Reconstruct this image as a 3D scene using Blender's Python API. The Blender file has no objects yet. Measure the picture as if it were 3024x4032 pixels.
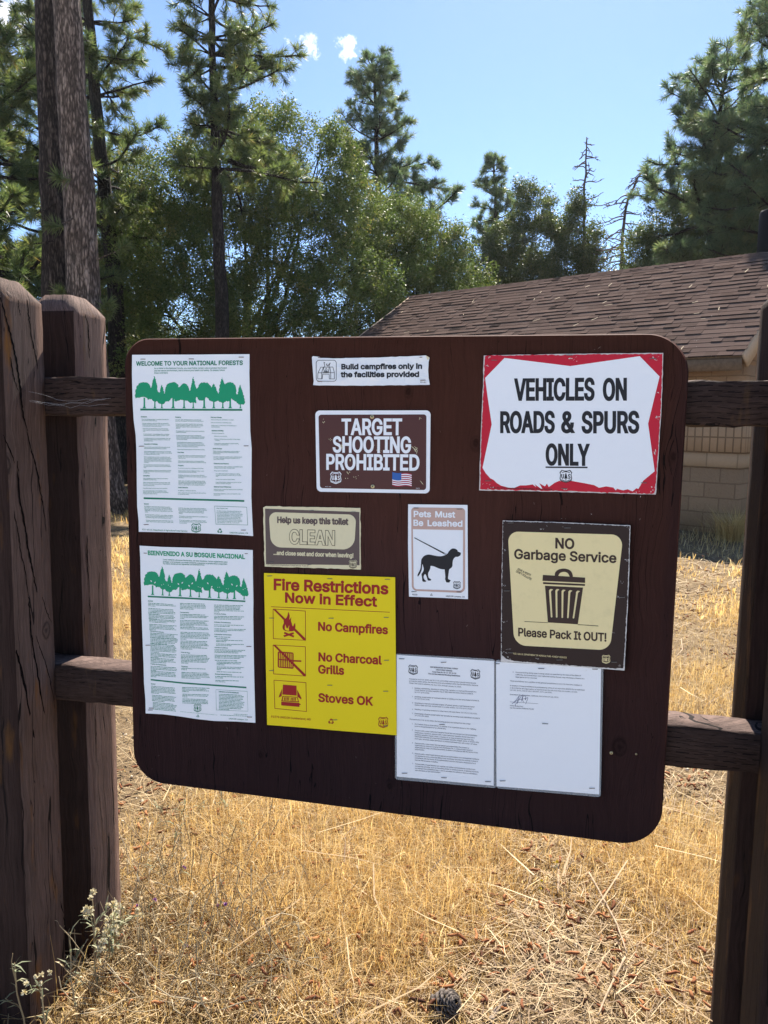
import bpy, bmesh, math, random, mathutils.geometry
import numpy as np
from mathutils import Vector, Matrix
rad = math.radians
S = bpy.context.scene
COL = S.collection
rng = np.random.default_rng(7)
random.seed(7)

# ------------------------------------------------------------------ camera
# world: x along the notice board, y into the picture, z up; the board's front face is y = 0
CAM = Vector((0.98821, -1.62092, 1.5))
ROT = Matrix(((0.97415509, -0.04083042, 0.22215926),
              (0.22535838, 0.10886919, -0.96817411),
              (0.01534466, 0.99321718, 0.11525695)))
FOC, PW, PH = 3050.0, 3024.0, 4032.0          # focal length in pixels of the 3024x4032 photograph
cam_data = bpy.data.cameras.new('camera')
cam_data.sensor_fit = 'VERTICAL'
cam_data.sensor_height = 36.0
cam_data.lens = FOC / PH * 36.0
cam_data.clip_start, cam_data.clip_end = 0.05, 2000
cam_ob = bpy.data.objects.new('camera', cam_data)
COL.objects.link(cam_ob)
cam_ob.matrix_world = Matrix.Translation(CAM) @ ROT.to_4x4()
S.camera = cam_ob

# ------------------------------------------------------------------ sun, sky, exposure
SUN_AZ, SUN_EL = rad(1), rad(48)
SUN_STRENGTH, SKY_STRENGTH, EXPOSURE = 5.0, 0.082, 1.38
sun = bpy.data.lights.new('sun', 'SUN')
sun.energy, sun.angle, sun.color = SUN_STRENGTH, rad(0.53), (1.0, 0.93, 0.82)
sun_ob = bpy.data.objects.new('sun', sun)
COL.objects.link(sun_ob)
sdir = Vector((math.sin(SUN_AZ) * math.cos(SUN_EL), math.cos(SUN_AZ) * math.cos(SUN_EL), math.sin(SUN_EL)))
sun_ob.rotation_euler = sdir.to_track_quat('Z', 'Y').to_euler()
sun_ob.location = (4, 6, 14)
S.view_settings.view_transform = 'Standard'
S.view_settings.look = 'None'
S.view_settings.exposure = EXPOSURE
S.view_settings.gamma = 1.0
S.render.engine = 'CYCLES'
S.cycles.max_bounces = 8
S.cycles.transparent_max_bounces = 8


def ray(px, py):
    """direction of the photo's pixel (px, py in 3024x4032) - used to measure where things stand"""
    return ROT @ Vector(((px - PW / 2) / FOC, -(py - PH / 2) / FOC, -1.0))


K = 3024 / 1659.0


def tp(x, y, dist):
    """point seen at (x, y of the 1659x2212 view) at horizontal distance dist from the camera"""
    d = ray(x * K, y * K)
    return CAM + d * (dist / math.hypot(d.x, d.y))


def gp(x, y):
    d = ray(x * K, y * K)
    p = CAM + d * (-CAM.z / d.z)
    return Vector((p.x, p.y, 0))


world = bpy.data.worlds.new('World')
S.world = world
world.use_nodes = True


class G:
    """tiny node-graph helper"""
    def __init__(s, tree):
        s.t = tree
        s.t.nodes.clear()

    def n(s, typ, _out=0, **kw):
        nd = s.t.nodes.new('ShaderNode' + typ)
        for k, v in kw.items():
            if k.startswith('i_'):
                k = k[2:]
                key = int(k) if k.isdigit() else k.replace('_', ' ')
                s.set(nd.inputs[key], v)
            else:
                setattr(nd, k, v)
        return nd

    def set(s, sock, v):
        if hasattr(v, 'outputs'):
            v = v.outputs[0]
        if isinstance(v, bpy.types.NodeSocket):
            s.t.links.new(v, sock)
        elif isinstance(v, (tuple, list)) and len(v) == 3 and sock.type == 'RGBA':
            sock.default_value = (*v, 1)
        else:
            sock.default_value = v

    def m(s, op, a, b=0.0, c=None, clamp=False):
        nd = s.t.nodes.new('ShaderNodeMath')
        nd.operation, nd.use_clamp = op, clamp
        s.set(nd.inputs[0], a)
        s.set(nd.inputs[1], b)
        if c is not None:
            s.set(nd.inputs[2], c)
        return nd.outputs[0]

    def vm(s, op, a, b=(0, 0, 0), sc=None):
        nd = s.t.nodes.new('ShaderNodeVectorMath')
        nd.operation = op
        s.set(nd.inputs[0], a)
        s.set(nd.inputs[1], b)
        if sc is not None:
            s.set(nd.inputs['Scale'], sc)
        return nd.outputs['Value'] if op in ('DOT_PRODUCT', 'LENGTH', 'DISTANCE') else nd.outputs[0]

    def ramp(s, fac, stops, interp='LINEAR'):
        nd = s.t.nodes.new('ShaderNodeValToRGB')
        cr = nd.color_ramp
        cr.interpolation = interp
        while len(cr.elements) < len(stops):
            cr.elements.new(0.5)
        for e, (p, c) in zip(cr.elements, stops):
            e.position = p
            e.color = (*c, 1) if len(c) == 3 else c
        s.set(nd.inputs[0], fac)
        return nd.outputs[0]

    def mix(s, fac, a, b, blend='MIX'):
        nd = s.t.nodes.new('ShaderNodeMix')
        nd.data_type, nd.blend_type = 'RGBA', blend
        s.set(nd.inputs[0], fac)
        s.set(nd.inputs[6], a)
        s.set(nd.inputs[7], b)
        return nd.outputs[2]

    def noise(s, vec, scale=5, detail=4, rough=0.55, dist=0.0):
        nd = s.n('TexNoise', i_Scale=scale, i_Detail=detail, i_Roughness=rough, i_Distortion=dist)
        if vec is not None:
            s.set(nd.inputs['Vector'], vec)
        return nd.outputs[0]

    def scale(s, vec, v):
        return s.vm('MULTIPLY', vec, v)

    def coord(s, which='Object'):
        return s.n('TexCoord').outputs[which]

    def xyz(s, vec):
        nd = s.n('SeparateXYZ', i_0=vec)
        return nd.outputs[0], nd.outputs[1], nd.outputs[2]

    def attr(s, name):
        return s.n('Attribute', attribute_name=name).outputs['Fac']

    def bump(s, h, strength=0.5, dist=0.01):
        return s.n('Bump', i_Height=h, i_Strength=strength, i_Distance=dist).outputs[0]

    def bsdf(s, color, rough=0.7, normal=None, spec=0.3, trans=None, **kw):
        p = s.n('BsdfPrincipled')
        s.set(p.inputs['Base Color'], color)
        s.set(p.inputs['Roughness'], rough)
        s.set(p.inputs['Specular IOR Level'], spec)
        if normal is not None:
            s.set(p.inputs['Normal'], normal)
        for k, v in kw.items():
            s.set(p.inputs[k.replace('_', ' ')], v)
        o = s.n('OutputMaterial')
        sh = p.outputs[0]
        if trans is not None:
            tcol, fac = trans
            t = s.n('BsdfTranslucent')
            s.set(t.inputs[0], tcol)
            mx = s.n('MixShader', i_0=fac)
            s.t.links.new(sh, mx.inputs[1])
            s.t.links.new(t.outputs[0], mx.inputs[2])
            sh = mx.outputs[0]
        s.t.links.new(sh, o.inputs[0])
        return p


def new_mat(name):
    m = bpy.data.materials.new(name)
    m.use_nodes = True
    return m, G(m.node_tree)


# sky with a few small clouds placed by direction
g = G(world.node_tree)
sky = g.n('TexSky', sky_type='NISHITA', sun_disc=False, sun_elevation=SUN_EL, sun_rotation=SUN_AZ,
          altitude=1800.0, air_density=1.0, dust_density=0.8, ozone_density=4.5)
dirv = g.vm('NORMALIZE', g.coord('Generated'))
warp = g.noise(dirv, 85, 7, 0.68)
puffs = None
for (cx, cy, wd, amp) in [(668, 98, 0.0125, 1.0), (682, 112, 0.008, .8), (750, 103, 0.013, 1.0), (742, 88, 0.008, 0.5), (632, 100, 0.012, .5), (645, 156, 0.009, 0.45),
                     (10, 30, 0.034, 1.0), (-60, 60, 0.06, 1.0), (40, 78, 0.02, 0.5), (620, 200, .02, .4), (-220, 150, .1, 1.0), (2100, 240, 0.09, 0.8), (1950, 560, .07, .7)]:
    d = ray(cx * K, cy * K).normalized()
    dist = g.vm('DISTANCE', dirv, tuple(d))
    e = g.m('MULTIPLY', g.m('SUBTRACT', 1.0, g.m('DIVIDE', dist, wd * 1.5), clamp=True), amp)
    puffs = e if puffs is None else g.m('MAXIMUM', puffs, e)
cl = g.m('SUBTRACT', g.m('ADD', g.m('MULTIPLY', puffs, 1.0), g.m('MULTIPLY', warp, 2.6)), 1.72)
cl = g.m('MULTIPLY', g.m('MULTIPLY', cl, 1.6, clamp=True), g.m('GREATER_THAN', puffs, 0.0))
skyc = g.mix(g.m('MULTIPLY', cl, 0.9), sky.outputs[0], (9.0, 9.0, 9.3))
bgn = g.n('Background', i_Color=skyc, i_Strength=SKY_STRENGTH)
wo = g.n('OutputWorld')
g.t.links.new(bgn.outputs[0], wo.inputs[0])


# ------------------------------------------------------------------ object helpers
def link(o, parent=None):
    COL.objects.link(o)
    if parent is not None:
        o.parent = parent
    return o


def tag(o, label=None, cat=None, group=None, kind=None):
    for k, v in (('label', label), ('category', cat), ('group', group), ('kind', kind)):
        if v:
            o[k] = v
    return o


def empty(name, loc, label=None, cat=None, group=None):
    o = bpy.data.objects.new(name, None)
    o.location = loc
    o.empty_display_size = 0.1
    link(o)
    return tag(o, label, cat, group)


def np_mesh(name, verts, faces_list, mats, parent=None, smooth=False, attrs=None, matidx=None):
    """faces_list: list of (n,k) int arrays; verts in world coordinates (moved into the parent's frame)"""
    verts = np.asarray(verts, dtype=np.float32).reshape(-1, 3)
    if parent is not None:
        off = Vector((0, 0, 0))
        p = parent
        while p is not None:
            off += p.location
            p = p.parent
        verts = verts - np.array(off, dtype=np.float32)
    me = bpy.data.meshes.new(name)
    fl = [np.asarray(f, dtype=np.int32) for f in faces_list if len(f)]
    loops = np.concatenate([f.ravel() for f in fl])
    totals = np.concatenate([np.full(len(f), f.shape[1], dtype=np.int32) for f in fl])
    starts = np.concatenate([[0], np.cumsum(totals)[:-1]]).astype(np.int32)
    me.vertices.add(len(verts))
    me.vertices.foreach_set('co', verts.ravel())
    me.loops.add(len(loops))
    me.loops.foreach_set('vertex_index', loops)
    me.polygons.add(len(totals))
    me.polygons.foreach_set('loop_start', starts)
    me.polygons.foreach_set('loop_total', totals)
    if smooth:
        me.polygons.foreach_set('use_smooth', np.ones(len(totals), dtype=bool))
    if matidx is not None:
        me.polygons.foreach_set('material_index', np.asarray(matidx, dtype=np.int32))
    if attrs:
        for k, v in attrs.items():
            a = me.attributes.new(k, 'FLOAT', 'POINT')
            a.data.foreach_set('value', np.asarray(v, dtype=np.float32))
    me.update(calc_edges=True)
    for m in (mats if isinstance(mats, (list, tuple)) else [mats]):
        me.materials.append(m)
    o = bpy.data.objects.new(name, me)
    return link(o, parent)


class MB:
    """collects boxes, tubes and polygons that become ONE mesh object"""
    def __init__(s):
        s.v, s.q, s.t, s.a = [], [], [], []
        s.n = 0

    def add(s, verts, quads=(), tris=(), tint=0.5):
        verts = np.asarray(verts, dtype=np.float64).reshape(-1, 3)
        s.v.append(verts)
        if len(quads):
            s.q.append(np.asarray(quads, dtype=np.int64).reshape(-1, 4) + s.n)
        if len(tris):
            s.t.append(np.asarray(tris, dtype=np.int64).reshape(-1, 3) + s.n)
        s.a.append(np.broadcast_to(np.asarray(tint, dtype=np.float64), (len(verts),)))
        s.n += len(verts)

    def box(s, lo, hi, R=None, org=(0, 0, 0), tint=0.5):
        x0, y0, z0 = lo
        x1, y1, z1 = hi
        v = np.array([(x0, y0, z0), (x1, y0, z0), (x1, y1, z0), (x0, y1, z0), (x0, y0, z1), (x1, y0, z1), (x1, y1, z1), (x0, y1, z1)], float)
        if R is not None:
            v = v @ np.array(R).T
        v = v + np.array(org)
        s.add(v, [(0, 3, 2, 1), (4, 5, 6, 7), (0, 1, 5, 4), (1, 2, 6, 5), (2, 3, 7, 6), (3, 0, 4, 7)], tint=tint)

    def tube(s, pts, radii, sides=6, cap=True, tint=0.5, wob=0.0):
        pts = np.asarray(pts, float)
        n = len(pts)
        radii = np.broadcast_to(np.asarray(radii, float), (n,))
        tan = np.gradient(pts, axis=0)
        tan /= np.linalg.norm(tan, axis=1)[:, None] + 1e-12
        ref = np.array([0, 0, 1.0]) if abs(tan[0, 2]) < 0.9 else np.array([1.0, 0, 0])
        an = np.arange(sides) / sides * 2 * np.pi
        vs = []
        for i in range(n):
            a = np.cross(tan[i], ref)
            a /= np.linalg.norm(a) + 1e-12
            b = np.cross(tan[i], a)
            ref = -np.cross(tan[i], a) if False else ref
            rr = radii[i] * (1 + (wob * rng.standard_normal(sides) if wob else 0))
            vs.append(pts[i] + (np.cos(an) * rr)[:, None] * a + (np.sin(an) * rr)[:, None] * b)
        vs = np.concatenate(vs)
        i = np.arange(n - 1)[:, None] * sides
        j = np.arange(sides)[None]
        k = (np.arange(sides) + 1) % sides
        q = np.stack([i + j, i + k[None], i + sides + k[None], i + sides + j], -1).reshape(-1, 4)
        tr = []
        if cap:
            vs = np.concatenate([vs, pts[:1], pts[-1:]])
            c0, c1 = n * sides, n * sides + 1
            tr = [(c0, k[m], m) for m in range(sides)] + [(c1, (n - 1) * sides + m, (n - 1) * sides + k[m]) for m in range(sides)]
        s.add(vs, q, tr, tint)

    def build(s, name, mats, parent=None, smooth=False):
        fl = []
        if s.q:
            fl.append(np.concatenate(s.q))
        if s.t:
            fl.append(np.concatenate(s.t))
        return np_mesh(name, np.concatenate(s.v), fl, mats, parent, smooth, {'tint': np.concatenate(s.a)})


def simple(name, col, rough=0.7, spec=0.3, var=0.0, vscale=30, bump=0.0, bscale=60, **kw):
    m, g = new_mat(name)
    c = col
    co = g.coord('Object')
    if var:
        nz = g.noise(co, vscale, 5, 0.6)
        lo = tuple(x * (1 - var) for x in col)
        hi = tuple(min(1, x * (1 + var)) for x in col)
        c = g.ramp(nz, [(0.3, lo), (0.7, hi)])
    nrm = g.bump(g.noise(co, bscale, 5, 0.6), bump, 0.004) if bump else None
    g.bsdf(c, rough, nrm, spec, **kw)
    return m
# ------------------------------------------------------------------ wood
def wood_mat(name, dark, light, crack=1.0, knots=(), incise=False, vertical=True, fade=None, bumpk=1.0, stain=None, dens=30.0, crackn=None):
    m, g = new_mat(name)
    co = g.coord('Object')
    x, y, z = g.xyz(co)
    h, l = (g.m('ADD', x, y), z) if vertical else (z, g.m('ADD', x, g.m('MULTIPLY', y, 0.6)))
    hw = h
    kmask = None
    for kx, ky, kz, r in knots:
        d = g.vm('DISTANCE', g.scale(co, (1, 1, 0.72)), (kx, ky, kz * 0.72))
        pull = g.m('MULTIPLY', g.m('SUBTRACT', 1.0, g.m('DIVIDE', d, r * 2.6), clamp=True), r * 0.9)
        sgn = g.m('SIGN', g.m('SUBTRACT', h, (kx + ky) if vertical else kz))
        hw = g.m('SUBTRACT', hw, g.m('MULTIPLY', sgn, pull))
        rings = g.m('ADD', g.m('MULTIPLY', g.m('SINE', g.m('MULTIPLY', g.m('ADD', d, g.m('MULTIPLY', g.noise(co, 60, 3), .012)), 560.0)), 0.25), 0.55)
        inside = g.m('MULTIPLY', g.m('SUBTRACT', r, d), 160.0, clamp=True)
        kk = (inside, rings)
        kmask = [kk] if kmask is None else kmask + [kk]
    comb = g.n('CombineXYZ')
    warpn = g.noise(g.scale(co, (3, 3, 3)), 1.6, 3)
    hh = g.m('ADD', hw, g.m('MULTIPLY', warpn, 0.05))
    g.set(comb.inputs[0], hh)
    g.set(comb.inputs[1], g.m('MULTIPLY', l, 0.045))
    g.set(comb.inputs[2], g.m('MULTIPLY', g.m('SUBTRACT', x, y), 0.15))
    fine = g.noise(comb, 190, 7, 0.7)
    mid = g.noise(comb, 42, 6, 0.65)
    blot = g.noise(co, 5.5, 6, 0.62)
    fac = g.m('ADD', g.m('MULTIPLY', fine, 0.75), g.m('ADD', g.m('MULTIPLY', mid, 0.22), g.m('MULTIPLY', blot, 0.35)))
    col = g.ramp(fac, [(0.42, dark), (0.62, tuple((a + b) / 2 for a, b in zip(dark, light))), (0.82, light)])
    # drying cracks that wander along the grain
    cv = g.n('CombineXYZ')
    g.set(cv.inputs[0], hh)
    g.set(cv.inputs[1], g.m('MULTIPLY', l, 0.028))
    cn = g.noise(cv, crackn or dens, 2, 0.4)
    pres = g.noise(g.scale(co, (7, 7, 1.0)), 1.7, 2)
    wid = g.m('MULTIPLY', g.m('SUBTRACT', pres, 0.40), 0.075 * crack, clamp=True)
    wid = g.m('MINIMUM', wid, 0.016 * crack)
    cr = g.m('LESS_THAN', g.m('ABSOLUTE', g.m('SUBTRACT', cn, 0.5)), wid)
    cn2 = g.noise(cv, dens * 2.6, 2, 0.4)
    wid2 = g.m('MINIMUM', g.m('MULTIPLY', g.m('SUBTRACT', g.noise(g.scale(co, (11, 11, 2.5)), 1.9, 2), 0.5), 0.06 * crack, clamp=True), 0.012 * crack)
    cr = g.m('MAXIMUM', cr, g.m('LESS_THAN', g.m('ABSOLUTE', g.m('SUBTRACT', cn2, 0.5)), wid2))
    col = g.mix(g.m('MULTIPLY', cr, 0.93), col, (0.006, 0.004, 0.004))
    hgt = g.m('SUBTRACT', g.m('ADD', g.m('MULTIPLY', fine, 0.55), g.m('MULTIPLY', mid, 0.45)), g.m('MULTIPLY', cr, 1.5))
    if kmask:
        for inside, rings in kmask:
            kc = g.mix(rings, tuple(v * 0.35 for v in dark), tuple(v * 0.8 for v in light))
            col = g.mix(inside, col, kc)
            hgt = g.m('ADD', hgt, g.m('MULTIPLY', inside, g.m('MULTIPLY', rings, 0.5)))
    if incise:
        zz = g.m('DIVIDE', g.m('ADD', g.m('ADD', z, y), g.m('MULTIPLY', g.noise(co, 16, 3), 0.007)), 0.0105)
        row = g.m('FLOOR', zz)
        ll = g.m('ADD', g.m('DIVIDE', l, 0.037), g.m('MULTIPLY', row, 0.5))
        cell = g.m('ADD', g.m('FLOOR', ll), g.m('MULTIPLY', row, 7.31))
        jit = g.m('FRACT', g.m('MULTIPLY', g.m('SINE', g.m('MULTIPLY', cell, 12.9898)), 43.7))
        slit = g.m('MULTIPLY', g.m('LESS_THAN', g.m('FRACT', zz), g.m('ADD', 0.08, g.m('MULTIPLY', jit, .14))), g.m('LESS_THAN', g.m('FRACT', ll), 0.72))
        slit = g.m('MULTIPLY', slit, g.m('GREATER_THAN', g.noise(co, 9, 2), 0.43))
        col = g.mix(g.m('MULTIPLY', slit, 0.85), col, (0.006, 0.005, 0.006))
        hgt = g.m('SUBTRACT', hgt, g.m('MULTIPLY', slit, 1.2))
    if stain:
        sn = g.noise(g.scale(co, (9, 9, 2.2)), 2.3, 4)
        col = g.mix(g.m('MULTIPLY', g.m('SUBTRACT', sn, 0.6), 7.0, clamp=True), col, stain)
    g.bsdf(col, 0.82, g.bump(hgt, min(1.0, 0.9 * bumpk), 0.009), 0.12)
    return m


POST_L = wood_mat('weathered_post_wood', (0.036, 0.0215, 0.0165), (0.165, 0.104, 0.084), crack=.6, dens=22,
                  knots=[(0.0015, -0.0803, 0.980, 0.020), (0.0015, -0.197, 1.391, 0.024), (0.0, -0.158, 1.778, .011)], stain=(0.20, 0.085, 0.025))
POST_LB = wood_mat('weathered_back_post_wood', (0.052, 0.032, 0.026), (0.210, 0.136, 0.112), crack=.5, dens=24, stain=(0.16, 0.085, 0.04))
POST_R = wood_mat('shaded_post_wood', (0.013, 0.008, 0.007), (0.046, 0.029, 0.025), crack=0.5, dens=30, stain=(0.12, 0.06, 0.03))  # darker copy for the right posts, their shade put into the colour
POST_D = wood_mat('shaded_front_post_wood', (0.012, 0.006, 0.005), (0.050, 0.028, 0.023), crack=0.5, dens=26, stain=(0.10, 0.045, 0.015))  # darker copy for front faces, stands in for the shade on them
RAILT = wood_mat('lit_rail_top', (0.036, 0.023, 0.020), (0.17, 0.115, 0.098), crack=0.6, vertical=False, incise=True, dens=40)  # lighter copy for rail tops, light from above put into the colour
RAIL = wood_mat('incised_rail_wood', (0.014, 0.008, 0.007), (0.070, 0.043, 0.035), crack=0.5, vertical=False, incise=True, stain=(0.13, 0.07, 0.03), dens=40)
BOARD = wood_mat('painted_board_wood', (0.044, 0.0175, 0.0145), (0.066, 0.0265, 0.0215), crack=0.32, dens=44, bumpk=0.4,
                 knots=[(a - .61, -.015, b - .6227, r) for a, b, r in ((1.128, .835, .018), (.665, 1.565, .012), (.81, 1.458, .014), (.33, .725, .009), (.64, .69, .012), (1.2, 1.44, .012))])


def post_mesh(name, x0, x1, y0, y1, zs, parent, m, ch=0.035, up=0.045, seed=0, cracks=None):
    r = np.random.default_rng(seed)
    nx, nz = 5, 40
    zz = np.concatenate([np.linspace(-0.12, zs - 0.01, nz), [zs, zs + up * 0.5, zs + up]])
    per = []
    for i in range(nx):
        per.append((i / nx, 0))
    for i in range(nx):
        per.append((1, i / nx))
    for i in range(nx):
        per.append((1 - i / nx, 1))
    for i in range(nx):
        per.append((0, 1 - i / nx))
    per = np.array(per)
    cx, cy, hx, hy = (x0 + x1) / 2, (y0 + y1) / 2, (x1 - x0) / 2, (y1 - y0) / 2
    vs = []
    n = len(per)
    for k, z in enumerate(zz):
        ins = 0.0 if z <= zs else ch * (z - zs) / up
        px = (per[:, 0] * 2 - 1)
        py = (per[:, 1] * 2 - 1)
        corner = (np.abs(px) > .99) & (np.abs(py) > .99)
        sc = np.where(corner, 0.987, 1.0)
        wx = 0.00022 * r.standard_normal(n) * (corner * 1.4 + 0.4)
        bow = 0.0012 * math.sin(z * 2.1 + seed)
        vs.append(np.stack([cx + bow + px * (hx - ins) * sc + wx, cy + py * (hy - ins) * sc + wx, np.full(n, z) + (0.0006 * r.standard_normal(n) if z > zs else 0)], 1))
    vs = np.concatenate(vs)
    L = len(zz)
    i = np.arange(L - 1)[:, None] * n
    j = np.arange(n)[None]
    k = (np.arange(n) + 1) % n
    q = np.stack([i + j, i + k[None], i + n + k[None], i + n + j], -1).reshape(-1, 4)
    top = np.arange(n)[None] + (L - 1) * n
    # front faces take the darker wood, their shade put into its colour
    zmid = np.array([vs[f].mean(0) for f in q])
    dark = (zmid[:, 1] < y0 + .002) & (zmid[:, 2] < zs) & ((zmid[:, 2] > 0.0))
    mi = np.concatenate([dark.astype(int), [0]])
    V, F = [vs], [q, top]
    nv = len(vs)
    if cracks:
        for path, w in cracks:
            P = np.array(path)
            t = np.linspace(0, len(P) - 1, len(P) * 5)
            Q = np.stack([np.interp(t, np.arange(len(P)), P[:, k]) for k in range(2)], 1)
            Q[1:-1, 0] += r.normal(0, .0009, len(Q) - 2)
            ww = w * .5 * np.sin(np.linspace(.25, 2.95, len(Q))) ** .6 * r.uniform(.6, 1.25, len(Q))
            Lq = np.stack([np.full(len(Q), x1 + .0006), Q[:, 0] - ww, Q[:, 1]], 1)
            Rq = np.stack([np.full(len(Q), x1 + .0006), Q[:, 0] + ww, Q[:, 1]], 1)
            V.append(np.concatenate([Lq, Rq]))
            k_ = np.arange(len(Q) - 1)[:, None]
            F.append(np.concatenate([k_, k_ + len(Q), k_ + 1 + len(Q), k_ + 1], 1)[:, ::-1] * 1 + nv)
            mi = np.concatenate([mi, np.full(len(Q) - 1, 2)])
            nv += 2 * len(Q)
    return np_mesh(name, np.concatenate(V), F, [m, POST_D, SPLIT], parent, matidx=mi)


def rail_mesh(name, x0, x1, y0, y1, z0, z1, parent, m, seed=0):
    r = np.random.default_rng(seed)
    nx = 60
    prof = [(y0, z0 + .004), (y0 + .004, z0), (y1 - .004, z0), (y1, z0 + .004), (y1, z1 - .004), (y1 - .004, z1), ((y0 + y1) / 2, z1 + .0008), (y0 + .005, z1), (y0, z1 - .005)]
    n = len(prof)
    vs = []
    for x in np.linspace(x0, x1, nx):
        w = 0.0015 * r.standard_normal((n, 2))
        vs.append([(x, p[0] + a, p[1] + b + 0.002 * math.sin(x * 3 + seed)) for p, (a, b) in zip(prof, w)])
    vs = np.array(vs).reshape(-1, 3)
    i = np.arange(nx - 1)[:, None] * n
    j = np.arange(n)[None]
    k = (np.arange(n) + 1) % n
    q = np.stack([i + j, i + n + j, i + n + k[None], i + k[None]], -1).reshape(-1, 4)
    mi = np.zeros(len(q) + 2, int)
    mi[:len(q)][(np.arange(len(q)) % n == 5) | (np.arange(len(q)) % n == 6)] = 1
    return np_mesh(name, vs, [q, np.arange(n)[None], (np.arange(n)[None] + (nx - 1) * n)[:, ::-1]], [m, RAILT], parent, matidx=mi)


SPLIT = simple('dark_drying_split', (0.006, 0.004, 0.004), 0.95, 0.05)


def on_face(c, seq, xf):
    """(y, z) on the side face x = xf under crop pixels"""
    out = []
    for px_, py_ in seq:
        d = ray(c[0] + px_ / c[2], c[1] + py_ / c[2])
        p = CAM + d * ((xf - CAM.x) / d.x)
        out.append((p.y, p.z))
    return out


CA, CB_, CC_, CD_ = (0, 1050, 3.318), (0, 1700, 3.318), (0, 2350, 2.9625), (0, 3400, 2.9625)
XF, XB = -.2285, -.212
CR_F = [(on_face(CA, s, XF), w) for s, w in (([(4, 400), (60, 610), (120, 830), (175, 1050), (215, 1250), (240, 1450), (270, 1620), (280, 1800), (310, 1980), (355, 2150)], .007), ([(350, 430), (365, 560), (380, 700), (410, 900), (440, 1060), (470, 1200), (490, 1340)], .005), ([(130, 1180), (160, 1350), (190, 1500), (238, 1620)], .004), ([(235, 430), (245, 560), (265, 650)], .003))]
CR_F += [(on_face(CB_, s, XF), w) for s, w in (([(350, 0), (400, 230), (440, 340), (490, 560), (530, 800), (570, 1000), (600, 1300)], .005), ([(40, 40), (70, 110), (150, 290), (190, 410)], .004), ([(225, 380), (235, 600), (250, 850), (290, 1050), (330, 1300), (360, 1500), (400, 1700), (440, 1900), (480, 2100)], .007), ([(180, 1030), (230, 1300), (270, 1550), (320, 1800), (370, 2150)], .004))]
CR_F += [(on_face(CC_, s, XF), w) for s, w in (([(330, 0), (350, 250), (370, 500), (420, 800), (480, 1150), (540, 1500), (590, 1900)], .006), ([(190, 620), (230, 780), (290, 1050), (360, 1450), (430, 1920)], .008), ([(490, 0), (550, 190), (600, 300)], .003), ([(415, 450), (470, 620), (520, 740), (580, 950), (640, 1300)], .003))]
CR_F += [(on_face(CD_, s, XF), w) for s, w in (([(380, 0), (430, 240), (510, 650), (590, 1000), (690, 1480)], .010), ([(610, 0), (650, 200), (720, 520), (770, 800)], .005), ([(470, 900), (520, 1200), (560, 1480)], .004))]
CR_B = [(on_face(c, s, XB), w) for c, s, w in ((CA, [(1110, 620), (1145, 750), (1155, 950), (1165, 1200)], .005), (CA, [(1025, 600), (1025, 800)], .002), (CA, [(1240, 650), (1245, 750)], .002), (CB_, [(1115, 180), (1140, 480)], .002), (CB_, [(1135, 1350), (1140, 1600), (1165, 2100)], .004), (CC_, [(1045, 0), (1050, 200)], .003), (CC_, [(1110, 1260), (1116, 1600), (1120, 1926)], .003), (CD_, [(1150, 0), (1180, 350), (1200, 700), (1220, 1100)], .005))]
fence = empty('wooden_fence', (-0.23, 0.08, 0), 'weathered brown timber fence of paired posts and two rails that carries the notice board', 'fence')
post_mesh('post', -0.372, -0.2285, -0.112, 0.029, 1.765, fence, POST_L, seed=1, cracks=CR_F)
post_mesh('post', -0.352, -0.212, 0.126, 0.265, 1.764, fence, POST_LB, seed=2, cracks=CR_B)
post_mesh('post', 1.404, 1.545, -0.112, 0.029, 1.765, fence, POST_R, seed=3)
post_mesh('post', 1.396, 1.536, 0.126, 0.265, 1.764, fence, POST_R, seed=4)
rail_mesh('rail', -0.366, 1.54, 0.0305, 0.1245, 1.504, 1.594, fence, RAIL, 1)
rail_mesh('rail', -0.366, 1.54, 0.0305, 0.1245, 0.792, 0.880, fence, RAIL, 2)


def rounded(x0, z0, x1, z1, r, n=12):
    rs = r if isinstance(r, (tuple, list)) else (r,) * 4       # bl, br, tr, tl
    out = []
    for (cx, cz, a0, rr) in ((x0 + rs[0], z0 + rs[0], 180, rs[0]), (x1 - rs[1], z0 + rs[1], 270, rs[1]), (x1 - rs[2], z1 - rs[2], 0, rs[2]), (x0 + rs[3], z1 - rs[3], 90, rs[3])):
        for i in range(n + 1):
            a = rad(a0 + 90 * i / n)
            out.append((cx + rr * math.cos(a), cz + rr * math.sin(a)))
    return out


# the notice board: one thick painted panel with rounded corners
BZ0, BZ1 = 0.6227, 1.680
mb = MB()
pf = np.array(rounded(0, BZ0, 1.22, BZ1, (0.078, 0.085, 0.080, 0.062), 14))
n = len(pf)
c = pf.mean(0)
rings = []
for (yy, ins) in ((0.0298, 0.0), (0.003, 0.0), (0.0, 0.003)):
    d = pf - c
    p = pf - d / np.linalg.norm(d, axis=1)[:, None] * ins
    rings.append(np.stack([p[:, 0], np.full(n, yy), p[:, 1]], 1))
k = (np.arange(n) + 1) % n
q = [(a * n + j, (a + 1) * n + j, (a + 1) * n + k[j], a * n + k[j]) for a in range(2) for j in range(n)]
board = empty('notice_board', (0.61, 0.015, BZ0), 'dark brown painted wooden notice board with rounded corners carrying the signs and posters', 'notice board')
np_mesh('panel', np.concatenate(rings), [np.array(q), np.arange(n)[None][:, ::-1] + 0, np.arange(n)[None] + 2 * n], BOARD, board)

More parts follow.
